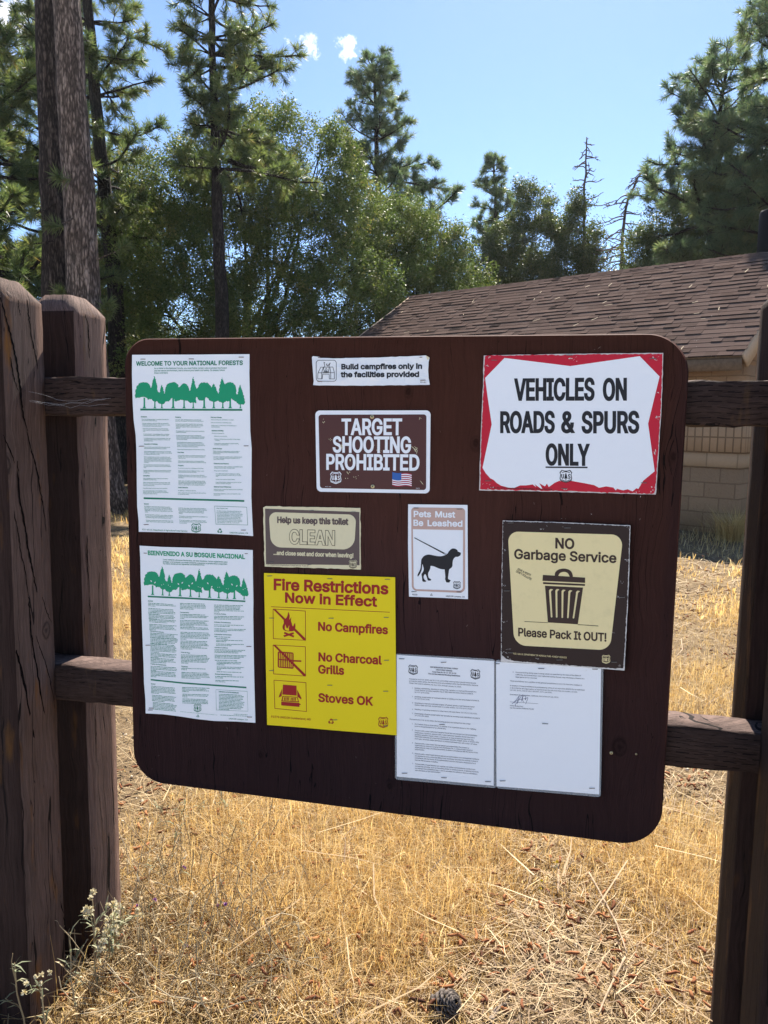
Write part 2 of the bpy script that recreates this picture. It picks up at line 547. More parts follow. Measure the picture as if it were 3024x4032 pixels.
# old staple stubs, pinholes and paint nicks on the panel
FLECK = simple('worn_paint_fleck', (0.16, 0.105, 0.085), .8, .2)
rk = np.random.default_rng(44)
mb = MB()
for i in range(90):
    x, z = rk.uniform(.02, 1.2), rk.uniform(BZ0 + .02, BZ1 - .02)
    s = rk.uniform(.0006, .0018)
    an = rk.uniform(0, 3.1)
    dx, dz = math.cos(an) * s * rk.uniform(1, 3), math.sin(an) * s * rk.uniform(1, 3)
    mb.add([(x - dx, -.0006, z - dz), (x + s * .5, -.0006, z - s * .3), (x + dx, -.0006, z + dz), (x - s * .5, -.0006, z + s * .3)], [(0, 1, 2, 3)], tint=rk.random())
tag(mb.build('paint_nicks', FLECK, board), kind='stuff')
# ------------------------------------------------------------------ lettering
# outline points of each letter (x, y, x, y ...), cap height = 200; first number is the letter's width
GLYPHS = {
    'A': (189, (6, 0, 79, 200, 109, 200, 182, 0, 155, 0, 113, 119, 104, 146, 91, 188, 96, 188, 84, 146, 75, 119, 33, 0), (43, 56, 43, 78, 145, 78, 145, 56),),
    'B': (179, (24, 0, 24, 200, 95, 200, 114, 198, 129, 193, 141, 185, 150, 174, 155, 161, 157, 147, 155, 135, 152, 126, 140, 112, 124, 105, 124, 103, 133, 101, 143, 97, 151, 89, 158, 80, 163, 68, 164, 54, 163, 39, 157, 26, 148, 15, 135, 7, 118, 2, 97, 0), (49, 22, 96, 22, 116, 25, 130, 31, 137, 41, 140, 54, 138, 63, 135, 72, 128, 80, 120, 86, 110, 89, 98, 91, 49, 91), (49, 112, 94, 112, 113, 116, 121, 122, 127, 128, 131, 137, 132, 146, 130, 159, 123, 169, 111, 175, 94, 178, 49, 178),),
    'C': (201, (105, -3, 81, 0, 59, 10, 41, 25, 27, 45, 21, 62, 17, 80, 16, 100, 17, 120, 21, 138, 27, 155, 41, 175, 59, 190, 81, 200, 105, 203, 134, 198, 147, 193, 158, 185, 168, 176, 176, 164, 182, 152, 186, 137, 161, 137, 153, 155, 140, 168, 124, 177, 105, 179, 88, 177, 72, 170, 59, 159, 49, 143, 43, 123, 41, 100, 43, 76, 49, 57, 59, 41, 72, 30, 88, 23, 105, 21, 124, 24, 140, 32, 153, 45, 161, 63, 186, 63, 182, 49, 176, 36, 168, 24, 158, 15, 147, 7, 134, 2, 120, -2),),
    'D': (197, (86, 0, 38, 0, 38, 22, 84, 22, 107, 25, 125, 32, 139, 43, 149, 59, 155, 78, 157, 100, 155, 123, 149, 142, 139, 157, 126, 168, 108, 175, 87, 178, 37, 178, 37, 200, 89, 200, 116, 197, 139, 188, 157, 174, 170, 154, 179, 129, 181, 100, 179, 71, 170, 47, 157, 27, 138, 12, 114, 3), (49, 200, 49, 0, 24, 0, 24, 200),),
    'E': (165, (24, 0, 24, 200, 146, 200, 146, 178, 49, 178, 49, 112, 140, 112, 140, 90, 49, 90, 49, 22, 148, 22, 148, 0),),
    'F': (161, (24, 0, 24, 200, 145, 200, 145, 178, 49, 178, 49, 109, 136, 109, 136, 87, 49, 87, 49, 0),),
    'G': (205, (106, -3, 81, 0, 59, 10, 41, 25, 27, 45, 21, 62, 17, 80, 16, 100, 17, 120, 21, 138, 27, 155, 41, 175, 59, 190, 80, 200, 104, 203, 119, 202, 134, 198, 147, 192, 159, 184, 168, 175, 177, 164, 183, 151, 186, 137, 160, 137, 152, 155, 140, 168, 124, 176, 104, 179, 87, 177, 72, 170, 59, 159, 49, 143, 43, 123, 41, 100, 43, 76, 49, 57, 59, 41, 72, 30, 88, 23, 106, 21, 122, 23, 136, 28, 147, 37, 156, 48, 161, 63, 163, 80, 171, 78, 111, 78, 111, 101, 188, 101, 188, 79, 185, 56, 177, 36, 165, 19, 148, 7, 128, 0),),
    'H': (203, (24, 0, 24, 200, 49, 200, 49, 114, 154, 114, 154, 200, 180, 200, 180, 0, 154, 0, 154, 91, 49, 91, 49, 0),),
    'I': (118, (12, 0, 12, 22, 46, 22, 46, 178, 12, 178, 12, 200, 106, 200, 106, 178, 72, 178, 72, 22, 106, 22, 106, 0),),
    'J': (156, (73, -3, 49, 1, 30, 13, 17, 32, 13, 57, 13, 68, 38, 68, 38, 57, 41, 41, 48, 29, 59, 22, 73, 20, 87, 22, 97, 29, 104, 41, 107, 57, 107, 200, 132, 200, 132, 57, 128, 32, 116, 13, 97, 1),),
    'K': (183, (41, 57, 41, 85, 55, 103, 69, 119, 83, 135, 143, 200, 176, 200, 91, 108), (24, 0, 24, 200, 49, 200, 49, 131, 49, 88, 49, 76, 49, 0), (146, 0, 74, 102, 90, 122, 176, 0),),
    'L': (154, (24, 0, 24, 200, 49, 200, 49, 22, 142, 22, 142, 0),),
    'M': (247, (24, 0, 24, 200, 60, 200, 109, 74, 113, 62, 118, 48, 122, 33, 126, 19, 121, 19, 125, 32, 130, 48, 134, 62, 139, 74, 187, 200, 223, 200, 223, 0, 198, 0, 198, 114, 198, 129, 199, 145, 199, 162, 199, 180, 202, 180, 196, 161, 189, 143, 184, 127, 179, 114, 134, 0, 112, 0, 67, 114, 63, 126, 57, 142, 51, 160, 44, 180, 47, 180, 47, 164, 48, 146, 48, 129, 48, 114, 48, 0),),
    'N': (206, (24, 0, 24, 200, 54, 200, 135, 72, 143, 59, 152, 42, 163, 22, 159, 21, 158, 43, 157, 62, 157, 77, 157, 200, 182, 200, 182, 0, 152, 0, 79, 114, 70, 130, 58, 150, 42, 178, 47, 178, 48, 151, 49, 129, 49, 114, 49, 0),),
    'O': (210, (105, -3, 81, 0, 59, 10, 41, 25, 27, 45, 21, 62, 17, 80, 16, 100, 17, 120, 21, 138, 27, 155, 41, 175, 59, 190, 81, 200, 105, 203, 129, 200, 151, 190, 169, 175, 182, 155, 189, 138, 193, 120, 194, 100, 193, 80, 189, 62, 182, 45, 169, 25, 151, 10, 129, 0), (105, 21, 122, 23, 137, 30, 150, 41, 161, 57, 167, 76, 169, 100, 167, 124, 161, 143, 150, 159, 137, 170, 122, 177, 105, 179, 88, 177, 72, 170, 59, 159, 49, 143, 43, 124, 41, 100, 43, 76, 49, 57, 59, 41, 72, 30, 88, 23),),
    'P': (175, (24, 0, 24, 200, 92, 200, 114, 198, 131, 192, 144, 182, 153, 169, 159, 154, 161, 137, 159, 120, 153, 104, 144, 91, 131, 81, 114, 75, 92, 73, 43, 73, 43, 95, 91, 95, 106, 97, 117, 101, 125, 107, 131, 115, 134, 125, 135, 137, 134, 148, 131, 158, 125, 166, 117, 172, 105, 176, 91, 178, 49, 178, 49, 0),),
    'Q': (210, (96, 63, 123, 63, 145, 33, 151, 26, 184, -19, 158, -19, 136, 10, 130, 18), (105, -3, 81, 0, 59, 10, 41, 25, 27, 45, 21, 62, 17, 80, 16, 100, 17, 120, 21, 138, 27, 155, 41, 175, 59, 190, 81, 200, 105, 203, 129, 200, 151, 190, 169, 175, 182, 155, 189, 138, 193, 120, 194, 100, 193, 80, 189, 62, 182, 45, 169, 25, 151, 10, 129, 0), (105, 21, 122, 23, 137, 30, 150, 41, 161, 57, 167, 76, 169, 100, 167, 124, 161, 143, 150, 159, 137, 170, 122, 177, 105, 179, 88, 177, 72, 170, 59, 159, 49, 143, 43, 124, 41, 100, 43, 76, 49, 57, 59, 41, 72, 30, 88, 23),),
    'R': (177, (24, 0, 24, 200, 93, 200, 114, 198, 131, 192, 144, 183, 153, 170, 159, 155, 161, 138, 159, 121, 153, 107, 144, 95, 131, 85, 114, 80, 93, 78, 38, 78, 38, 100, 92, 100, 106, 101, 117, 105, 125, 111, 131, 118, 135, 127, 136, 138, 135, 150, 131, 159, 125, 167, 117, 173, 106, 176, 92, 178, 49, 178, 49, 0), (139, 0, 90, 90, 119, 90, 168, 0),),
    'S': (176, (88, -3, 68, -2, 50, 4, 36, 12, 25, 24, 18, 38, 15, 54, 41, 54, 43, 43, 49, 34, 56, 28, 65, 23, 88, 19, 101, 20, 112, 24, 122, 29, 130, 36, 134, 45, 136, 55, 135, 63, 131, 70, 116, 80, 96, 87, 72, 94, 50, 102, 34, 114, 24, 128, 20, 146, 23, 162, 29, 176, 40, 187, 54, 196, 71, 201, 89, 203, 108, 201, 124, 196, 138, 187, 148, 176, 155, 163, 158, 149, 133, 149, 128, 162, 119, 172, 105, 178, 88, 180, 76, 179, 66, 176, 57, 171, 51, 164, 47, 157, 45, 148, 47, 138, 51, 131, 67, 121, 83, 115, 104, 110, 122, 104, 141, 93, 155, 78, 159, 67, 161, 54, 158, 39, 152, 25, 141, 13, 127, 4, 109, -2),),
    'T': (176, (12, 178, 12, 200, 164, 200, 164, 178, 101, 178, 101, 0, 76, 0, 76, 178),),
    'U': (203, (102, -3, 80, -1, 61, 6, 45, 17, 33, 31, 26, 49, 24, 68, 24, 200, 49, 200, 49, 70, 50, 56, 55, 44, 63, 34, 74, 27, 87, 22, 102, 20, 117, 22, 130, 27, 140, 34, 148, 44, 153, 56, 154, 70, 154, 200, 180, 200, 180, 68, 177, 49, 170, 31, 158, 17, 143, 6, 124, -1),),
    'V': (189, (80, 0, 6, 200, 33, 200, 76, 81, 85, 54, 97, 12, 92, 12, 105, 54, 114, 81, 155, 200, 182, 200, 109, 0),),
    'W': (270, (61, 0, 6, 200, 32, 200, 64, 77, 69, 57, 73, 37, 77, 16, 74, 16, 79, 37, 83, 57, 88, 77, 120, 200, 149, 200, 181, 77, 187, 57, 191, 37, 195, 16, 192, 16, 196, 37, 201, 57, 206, 77, 237, 200, 263, 200, 208, 0, 179, 0, 145, 127, 138, 154, 132, 187, 137, 187, 132, 155, 125, 127, 91, 0),),
    'X': (186, (7, 0, 85, 112, 85, 93, 12, 200, 41, 200, 70, 157, 80, 142, 88, 129, 96, 115, 91, 115, 99, 129, 107, 142, 117, 157, 147, 200, 175, 200, 102, 94, 102, 113, 179, 0, 150, 0, 115, 51, 106, 65, 98, 77, 91, 91, 96, 91, 89, 77, 81, 65, 71, 51, 36, 0),),
    'Y': (186, (80, 0, 80, 82, 6, 200, 36, 200, 76, 135, 87, 115, 98, 91, 88, 91, 99, 115, 110, 135, 150, 200, 179, 200, 105, 82, 105, 0),),
    'Z': (172, (16, 0, 16, 18, 108, 151, 120, 169, 134, 187, 137, 179, 112, 178, 88, 178, 16, 178, 16, 200, 156, 200, 156, 181, 66, 51, 53, 32, 38, 13, 35, 21, 60, 22, 84, 22, 157, 22, 157, 0),),
    'a': (153, (63, -3, 49, -2, 37, 2, 27, 8, 19, 18, 14, 29, 12, 42, 13, 54, 17, 63, 23, 70, 30, 76, 49, 83, 70, 86, 92, 89, 104, 92, 107, 95, 108, 100, 105, 117, 94, 127, 77, 130, 59, 127, 46, 118, 39, 108, 16, 114, 22, 127, 31, 136, 41, 143, 52, 148, 76, 151, 94, 149, 112, 142, 120, 135, 127, 126, 131, 114, 132, 99, 132, 0, 109, 0, 109, 20, 107, 20, 99, 10, 85, 0), (67, 18, 79, 19, 90, 23, 98, 29, 104, 37, 107, 45, 108, 54, 108, 75, 102, 72, 91, 69, 79, 67, 69, 66, 53, 62, 41, 55, 37, 49, 36, 41, 40, 28, 51, 21),),
    'b': (167, (90, -3, 78, -2, 68, 1, 54, 12, 46, 23, 44, 23, 44, 0, 21, 0, 21, 200, 45, 200, 45, 126, 46, 126, 54, 136, 67, 147, 77, 150, 90, 151, 108, 149, 123, 142, 136, 130, 145, 115, 151, 96, 153, 74, 151, 52, 145, 33, 136, 18, 123, 6, 108, -1), (87, 18, 99, 20, 110, 26, 118, 34, 124, 46, 128, 59, 129, 74, 128, 89, 124, 103, 118, 114, 110, 122, 99, 128, 87, 130, 74, 128, 63, 123, 55, 114, 49, 103, 46, 90, 44, 74, 46, 59, 49, 45, 55, 34, 64, 26, 74, 20),),
    'c': (156, (81, -3, 62, -1, 46, 6, 32, 18, 22, 33, 16, 52, 13, 74, 16, 96, 22, 114, 32, 130, 46, 141, 62, 149, 81, 151, 102, 148, 120, 140, 134, 127, 142, 109, 119, 103, 114, 114, 106, 122, 95, 128, 81, 130, 68, 128, 57, 122, 49, 113, 43, 102, 39, 88, 38, 74, 39, 59, 43, 46, 49, 35, 57, 26, 68, 20, 81, 18, 95, 20, 106, 26, 115, 35, 120, 46, 143, 40, 134, 22, 120, 8, 102, 0),),
    'd': (167, (77, -3, 59, -1, 44, 6, 31, 18, 21, 33, 15, 52, 13, 74, 15, 96, 22, 115, 31, 130, 44, 142, 59, 149, 77, 151, 90, 150, 99, 147, 113, 136, 120, 126, 122, 126, 122, 200, 146, 200, 146, 0, 123, 0, 123, 23, 121, 23, 113, 12, 99, 1, 89, -2), (80, 18, 93, 20, 103, 26, 112, 34, 118, 45, 121, 59, 123, 74, 121, 90, 118, 103, 112, 114, 104, 123, 93, 128, 80, 130, 67, 128, 57, 122, 49, 114, 43, 103, 39, 89, 38, 74, 39, 59, 43, 46, 49, 34, 57, 26, 68, 20),),
    'e': (159, (83, -3, 63, -1, 46, 6, 32, 18, 22, 33, 16, 52, 13, 73, 16, 95, 22, 114, 32, 129, 45, 141, 62, 149, 81, 151, 104, 147, 116, 142, 126, 134, 134, 124, 140, 111, 145, 95, 146, 76, 146, 67, 29, 67, 29, 87, 133, 87, 122, 79, 121, 93, 117, 106, 111, 116, 103, 123, 93, 128, 81, 130, 68, 128, 58, 123, 49, 116, 43, 106, 39, 95, 38, 83, 38, 70, 39, 55, 43, 42, 50, 32, 59, 24, 71, 20, 83, 18, 100, 21, 112, 29, 120, 41, 143, 36, 139, 25, 132, 15, 122, 8, 111, 2, 98, -2),),
    'f': (100, (90, 149, 90, 129, 3, 129, 3, 149), (32, 0, 32, 170, 33, 181, 38, 191, 44, 199, 53, 204, 74, 208, 87, 207, 95, 205, 89, 184, 84, 186, 77, 186, 67, 185, 61, 181, 57, 174, 56, 165, 56, 0),),
    'g': (167, (81, -59, 66, -58, 53, -55, 32, -43, 20, -27, 40, -16, 48, -26, 61, -35, 81, -38, 98, -36, 111, -30, 120, -18, 122, -2, 122, 27, 120, 27, 113, 16, 99, 6, 89, 3, 77, 2, 60, 4, 44, 10, 31, 21, 22, 35, 15, 54, 13, 75, 15, 97, 22, 115, 31, 130, 44, 142, 60, 149, 77, 151, 90, 150, 100, 147, 113, 136, 121, 125, 123, 125, 123, 149, 146, 149, 146, -3, 144, -21, 138, -35, 127, -46, 114, -53, 99, -58), (81, 23, 93, 25, 104, 30, 112, 37, 118, 48, 122, 60, 123, 76, 122, 91, 118, 104, 112, 115, 104, 123, 93, 128, 81, 130, 68, 128, 57, 122, 49, 114, 43, 103, 39, 90, 38, 76, 39, 61, 43, 48, 49, 38, 57, 30, 68, 25),),
    'h': (161, (45, 89, 45, 0, 21, 0, 21, 200, 45, 200, 45, 113, 40, 113, 49, 131, 60, 142, 74, 149, 89, 151, 104, 150, 116, 145, 126, 137, 134, 126, 139, 112, 140, 94, 140, 0, 116, 0, 116, 92, 114, 108, 107, 120, 97, 127, 83, 129, 72, 128, 63, 125, 56, 119, 50, 111, 46, 101),),
    'i': (66, (21, 0, 21, 149, 45, 149, 45, 0), (33, 174, 27, 175, 21, 179, 17, 184, 16, 190, 17, 196, 21, 201, 27, 205, 33, 206, 39, 205, 45, 201, 48, 196, 50, 190, 48, 184, 45, 179, 39, 175),),
    'j': (66, (21, 149, 45, 149, 45, -12, 44, -25, 40, -36, 34, -44, 25, -51, 15, -55, 1, -56, -4, -56, -4, -34, 1, -34, 10, -33, 16, -28, 19, -21, 21, -11), (33, 174, 26, 175, 21, 179, 17, 184, 16, 190, 17, 196, 21, 201, 26, 205, 33, 206, 39, 205, 45, 201, 48, 196, 50, 190, 48, 184, 45, 179, 39, 175),),
    'k': (150, (43, 54, 43, 83, 47, 83, 112, 149, 142, 149, 72, 78, 70, 78), (21, 0, 21, 200, 45, 200, 45, 0), (116, 0, 58, 73, 75, 90, 146, 0),),
    'l': (74, (55, -1, 40, 1, 29, 8, 23, 19, 21, 33, 21, 200, 45, 200, 45, 39, 47, 24, 51, 21, 57, 20, 63, 21, 67, 21, 71, 1, 64, 0),),
    'm': (240, (21, 0, 21, 149, 44, 149, 44, 116, 42, 116, 46, 127, 52, 136, 68, 148, 86, 152, 101, 149, 113, 142, 121, 130, 126, 116, 123, 116, 127, 126, 133, 135, 150, 147, 172, 152, 184, 150, 195, 146, 205, 139, 213, 129, 217, 116, 219, 100, 219, 0, 195, 0, 195, 100, 193, 114, 186, 123, 176, 128, 165, 130, 155, 129, 147, 126, 136, 114, 132, 97, 132, 0, 108, 0, 108, 102, 106, 113, 99, 122, 90, 128, 78, 130, 62, 126, 55, 121, 49, 114, 46, 105, 45, 94, 45, 0),),
    'n': (161, (45, 89, 45, 0, 21, 0, 21, 149, 44, 149, 44, 113, 40, 113, 49, 131, 60, 142, 74, 149, 89, 151, 104, 150, 116, 145, 126, 137, 134, 126, 139, 112, 140, 94, 140, 0, 116, 0, 116, 92, 114, 108, 107, 120, 97, 127, 83, 129, 72, 128, 63, 125, 56, 119, 50, 111, 46, 101),),
    'o': (163, (81, -3, 62, -1, 46, 6, 32, 18, 22, 33, 16, 52, 13, 74, 16, 96, 22, 114, 32, 130, 46, 141, 62, 149, 81, 151, 101, 149, 117, 141, 131, 130, 141, 114, 148, 96, 150, 74, 148, 52, 141, 33, 131, 18, 117, 6, 101, -1), (81, 18, 95, 20, 106, 26, 115, 35, 121, 46, 124, 59, 126, 74, 124, 88, 121, 101, 115, 113, 106, 122, 95, 128, 81, 130, 68, 128, 57, 122, 49, 113, 43, 102, 39, 88, 38, 74, 39, 59, 43, 46, 49, 35, 57, 26, 68, 20),),
    'p': (167, (21, -56, 21, 149, 44, 149, 44, 126, 46, 126, 54, 136, 67, 147, 77, 150, 90, 151, 108, 149, 123, 142, 136, 130, 145, 115, 151, 96, 153, 74, 151, 52, 145, 33, 136, 18, 123, 6, 108, -1, 90, -3, 78, -2, 68, 1, 54, 12, 46, 23, 45, 23, 45, -56), (87, 18, 99, 20, 110, 26, 118, 34, 124, 46, 128, 59, 129, 74, 128, 89, 124, 103, 118, 114, 110, 122, 99, 128, 87, 130, 74, 128, 63, 123, 55, 114, 49, 103, 46, 90, 44, 74, 46, 59, 49, 45, 55, 34, 64, 26, 74, 20),),
    'q': (167, (146, -56, 122, -56, 122, 23, 120, 23, 113, 12, 99, 1, 89, -2, 77, -3, 59, -1, 44, 6, 31, 18, 21, 33, 15, 52, 13, 74, 15, 96, 22, 115, 31, 130, 44, 142, 59, 149, 77, 151, 90, 150, 99, 147, 113, 136, 121, 126, 123, 126, 123, 149, 146, 149), (80, 18, 93, 20, 103, 26, 112, 34, 118, 45, 121, 59, 123, 74, 121, 90, 118, 103, 112, 114, 104, 123, 93, 128, 80, 130, 67, 128, 57, 122, 49, 114, 43, 103, 39, 89, 38, 74, 39, 59, 43, 46, 49, 34, 57, 26, 68, 20),),
    'r': (102, (21, 0, 21, 149, 44, 149, 44, 126, 51, 136, 60, 144, 71, 150, 84, 151, 90, 151, 96, 151, 96, 127, 90, 128, 81, 128, 71, 127, 63, 124, 55, 118, 49, 111, 46, 103, 45, 93, 45, 0),),
    's': (143, (72, -3, 57, -2, 44, 1, 33, 7, 24, 15, 18, 25, 14, 37, 37, 42, 41, 31, 49, 24, 59, 19, 71, 18, 85, 20, 96, 24, 103, 32, 105, 40, 104, 48, 100, 53, 93, 58, 83, 61, 59, 67, 41, 73, 28, 82, 21, 93, 18, 108, 20, 120, 26, 130, 34, 139, 45, 146, 59, 150, 74, 151, 88, 150, 100, 146, 110, 141, 118, 133, 127, 114, 105, 109, 102, 117, 95, 124, 86, 129, 74, 131, 61, 129, 51, 125, 45, 118, 43, 109, 44, 101, 49, 96, 68, 88, 90, 82, 108, 76, 120, 67, 128, 56, 130, 42, 128, 29, 123, 19, 114, 9, 102, 3, 88, -2),),
    't': (89, (80, 149, 80, 129, 3, 129, 3, 149), (26, 185, 50, 185, 50, 38, 51, 30, 53, 24, 59, 21, 67, 20, 73, 20, 79, 21, 84, 1, 75, -1, 66, -2, 49, 1, 36, 8, 28, 20, 26, 37),),
    'u': (161, (72, -2, 58, 0, 45, 4, 35, 12, 27, 23, 22, 37, 21, 55, 21, 149, 45, 149, 45, 57, 47, 41, 54, 29, 65, 22, 79, 20, 89, 21, 98, 24, 106, 30, 111, 38, 115, 48, 116, 60, 116, 149, 140, 149, 140, 0, 117, 0, 117, 36, 121, 36, 112, 18, 101, 7, 87, 0),),
    'v': (153, (64, 0, 7, 149, 33, 149, 65, 61, 73, 34, 81, 8, 72, 8, 80, 34, 88, 61, 120, 149, 146, 149, 89, 0),),
    'w': (223, (54, 0, 9, 149, 34, 149, 52, 84, 60, 54, 69, 16, 65, 16, 73, 53, 81, 84, 99, 149, 124, 149, 142, 84, 150, 53, 158, 16, 154, 16, 162, 53, 170, 84, 189, 149, 214, 149, 169, 0, 145, 0, 125, 68, 120, 88, 114, 110, 109, 133, 114, 133, 109, 110, 103, 88, 97, 68, 78, 0),),
    'x': (149, (8, 0, 67, 86, 67, 67, 11, 149, 39, 149, 58, 120, 70, 100, 81, 81, 69, 81, 80, 100, 92, 120, 111, 149, 138, 149, 82, 66, 82, 84, 141, 0, 113, 0, 91, 34, 79, 53, 68, 71, 80, 71, 70, 53, 58, 34, 36, 0),),
    'y': (153, (19, -54, 24, -34, 28, -34, 41, -35, 51, -29, 59, -14, 64, -1, 7, 149, 33, 149, 65, 61, 73, 34, 81, 8, 72, 8, 80, 34, 88, 61, 120, 149, 146, 149, 80, -23, 69, -42, 55, -53, 36, -57, 25, -56),),
    'z': (150, (16, 0, 16, 18, 100, 126, 19, 127, 19, 149, 131, 149, 131, 130, 50, 24, 133, 22, 133, 0),),
    '0': (178, (89, -3, 68, 0, 51, 9, 37, 24, 27, 45, 22, 61, 20, 79, 19, 100, 20, 120, 23, 139, 27, 155, 37, 176, 51, 190, 69, 200, 89, 203, 110, 200, 127, 190, 141, 176, 151, 155, 156, 139, 158, 120, 159, 100, 158, 79, 156, 61, 151, 45, 141, 24, 127, 9, 110, 0), (89, 19, 103, 22, 114, 29, 123, 41, 130, 57, 134, 76, 135, 100, 134, 124, 130, 143, 123, 159, 114, 171, 103, 178, 89, 181, 75, 178, 64, 171, 55, 159, 48, 143, 44, 124, 43, 100, 44, 76, 48, 57, 55, 41, 64, 29, 75, 22),),
    '1': (178, (30, 0, 30, 21, 154, 21, 154, 0), (108, 200, 108, 0, 83, 0, 83, 176, 34, 141, 34, 168, 78, 200),),
    '2': (178, (25, 0, 25, 19, 92, 90, 111, 111, 122, 128, 126, 146, 125, 156, 121, 165, 115, 171, 107, 177, 88, 181, 77, 179, 68, 176, 60, 170, 55, 163, 51, 153, 50, 142, 26, 142, 28, 159, 34, 174, 44, 186, 56, 195, 71, 201, 88, 203, 105, 201, 120, 195, 133, 186, 142, 175, 148, 162, 150, 146, 146, 125, 132, 102, 105, 71, 60, 24, 153, 22, 153, 0),),
    '3': (178, (86, -3, 68, -1, 52, 4, 38, 12, 28, 23, 20, 36, 17, 52, 43, 52, 45, 42, 50, 34, 56, 28, 65, 23, 86, 20, 108, 24, 117, 29, 124, 37, 128, 46, 129, 57, 128, 67, 124, 77, 118, 85, 108, 92, 95, 96, 79, 97, 62, 97, 62, 118, 113, 176, 27, 178, 27, 200, 146, 200, 146, 181, 83, 109, 83, 114, 104, 113, 121, 108, 135, 100, 146, 87, 152, 73, 154, 57, 152, 40, 146, 26, 135, 14, 121, 5, 105, -1),),
    '4': (178, (16, 41, 16, 62, 97, 200, 122, 200, 43, 65, 162, 64, 162, 41), (111, 0, 111, 48, 111, 57, 111, 125, 135, 125, 135, 0),),
    '5': (178, (87, -3, 70, -1, 55, 4, 42, 13, 33, 24, 26, 37, 23, 51, 48, 51, 50, 43, 54, 35, 68, 24, 87, 20, 98, 21, 109, 25, 117, 32, 123, 41, 128, 52, 129, 64, 127, 76, 123, 87, 117, 96, 108, 103, 98, 107, 86, 109, 66, 106, 50, 97, 26, 99, 38, 200, 144, 200, 144, 178, 59, 178, 53, 119, 70, 128, 90, 131, 103, 130, 116, 126, 126, 120, 136, 112, 143, 102, 149, 91, 153, 78, 154, 64, 152, 46, 145, 30, 135, 16, 121, 6, 105, -1),),
    '6': (178, (89, -3, 71, -1, 56, 6, 43, 16, 33, 29, 27, 45, 25, 64, 27, 78, 31, 94, 54, 134, 99, 200, 127, 200, 59, 103, 57, 103, 65, 113, 77, 121, 92, 123, 109, 122, 124, 116, 136, 107, 145, 94, 151, 79, 153, 62, 151, 44, 145, 29, 135, 16, 122, 6, 106, -1), (89, 19, 100, 20, 110, 25, 117, 31, 124, 40, 127, 50, 129, 62, 127, 74, 124, 84, 117, 92, 110, 99, 100, 103, 89, 104, 78, 103, 68, 99, 60, 93, 54, 84, 50, 74, 49, 62, 50, 50, 54, 40, 60, 31, 68, 25, 78, 20),),
    '7': (178, (38, 0, 127, 176, 24, 178, 24, 200, 154, 200, 154, 176, 65, 0),),
    '8': (178, (89, -3, 70, -1, 53, 4, 40, 13, 29, 24, 23, 38, 20, 53, 22, 65, 26, 77, 32, 87, 40, 95, 49, 101, 60, 104, 47, 111, 36, 121, 30, 134, 28, 150, 30, 164, 36, 177, 45, 188, 57, 196, 72, 201, 89, 203, 106, 201, 120, 196, 133, 188, 142, 177, 148, 164, 150, 150, 148, 134, 141, 121, 131, 111, 118, 105, 129, 101, 138, 95, 146, 87, 152, 77, 156, 65, 158, 53, 155, 38, 149, 24, 138, 13, 125, 4, 108, -1), (89, 19, 101, 20, 112, 24, 121, 29, 127, 36, 131, 45, 132, 54, 131, 65, 127, 74, 120, 82, 111, 88, 101, 91, 89, 92, 77, 91, 67, 88, 58, 82, 51, 74, 47, 65, 45, 54, 47, 45, 51, 36, 57, 29, 66, 24, 76, 20), (89, 114, 108, 118, 115, 123, 121, 130, 124, 138, 126, 148, 124, 157, 121, 165, 115, 172, 108, 177, 89, 181, 70, 177, 62, 172, 57, 165, 53, 157, 52, 148, 53, 138, 57, 130, 62, 123, 70, 118),),
    '9': (178, (89, 203, 106, 201, 122, 194, 135, 184, 145, 171, 151, 155, 153, 136, 151, 122, 147, 106, 124, 66, 79, 0, 51, 0, 119, 97, 121, 97, 113, 87, 101, 79, 86, 77, 69, 78, 54, 84, 42, 93, 33, 106, 27, 121, 25, 138, 27, 156, 33, 172, 43, 184, 56, 194, 71, 201), (89, 181, 78, 180, 68, 175, 60, 169, 54, 160, 51, 150, 49, 138, 51, 126, 54, 116, 60, 108, 68, 101, 78, 97, 89, 96, 100, 97, 110, 101, 118, 107, 124, 116, 127, 126, 129, 138, 127, 150, 124, 160, 118, 169, 110, 175, 100, 180),),
    '&': (176, (77, -3, 59, -1, 43, 5, 31, 13, 21, 24, 15, 38, 13, 52, 15, 64, 19, 74, 33, 92, 55, 110, 85, 132, 93, 138, 100, 147, 103, 159, 101, 168, 97, 175, 89, 180, 79, 181, 66, 178, 57, 170, 54, 157, 57, 143, 66, 129, 80, 112, 172, 0, 143, 0, 67, 91, 48, 115, 34, 135, 31, 146, 30, 157, 31, 169, 36, 180, 43, 189, 53, 196, 65, 200, 79, 202, 93, 200, 104, 196, 114, 189, 121, 181, 126, 170, 127, 159, 124, 142, 115, 128, 101, 115, 61, 86, 43, 69, 39, 60, 38, 52, 39, 42, 43, 34, 49, 28, 56, 23, 65, 19, 76, 18, 88, 20, 99, 23, 118, 38, 126, 48, 132, 60, 136, 73, 137, 88, 160, 88, 159, 71, 156, 57, 146, 36, 136, 24, 131, 18, 120, 9, 107, 3, 92, -1),),
    '.': (74, (37, -2, 31, 0, 25, 3, 21, 9, 19, 16, 21, 23, 25, 29, 31, 33, 37, 34, 44, 33, 50, 29, 54, 23, 55, 16, 54, 9, 50, 3, 44, 0),),
    ',': (74, (15, -47, 27, 28, 54, 28, 33, -47),),
    '!': (77, (26, 63, 25, 200, 52, 200, 50, 63), (39, -2, 32, 0, 26, 3, 22, 9, 21, 16, 22, 23, 26, 29, 32, 33, 39, 34, 45, 33, 51, 29, 55, 23, 56, 16, 55, 9, 51, 3, 45, 0),),
    "'": (81, (31, 125, 28, 200, 53, 200, 50, 125),),
    '-': (178, (132, 96, 132, 74, 45, 74, 45, 96),),
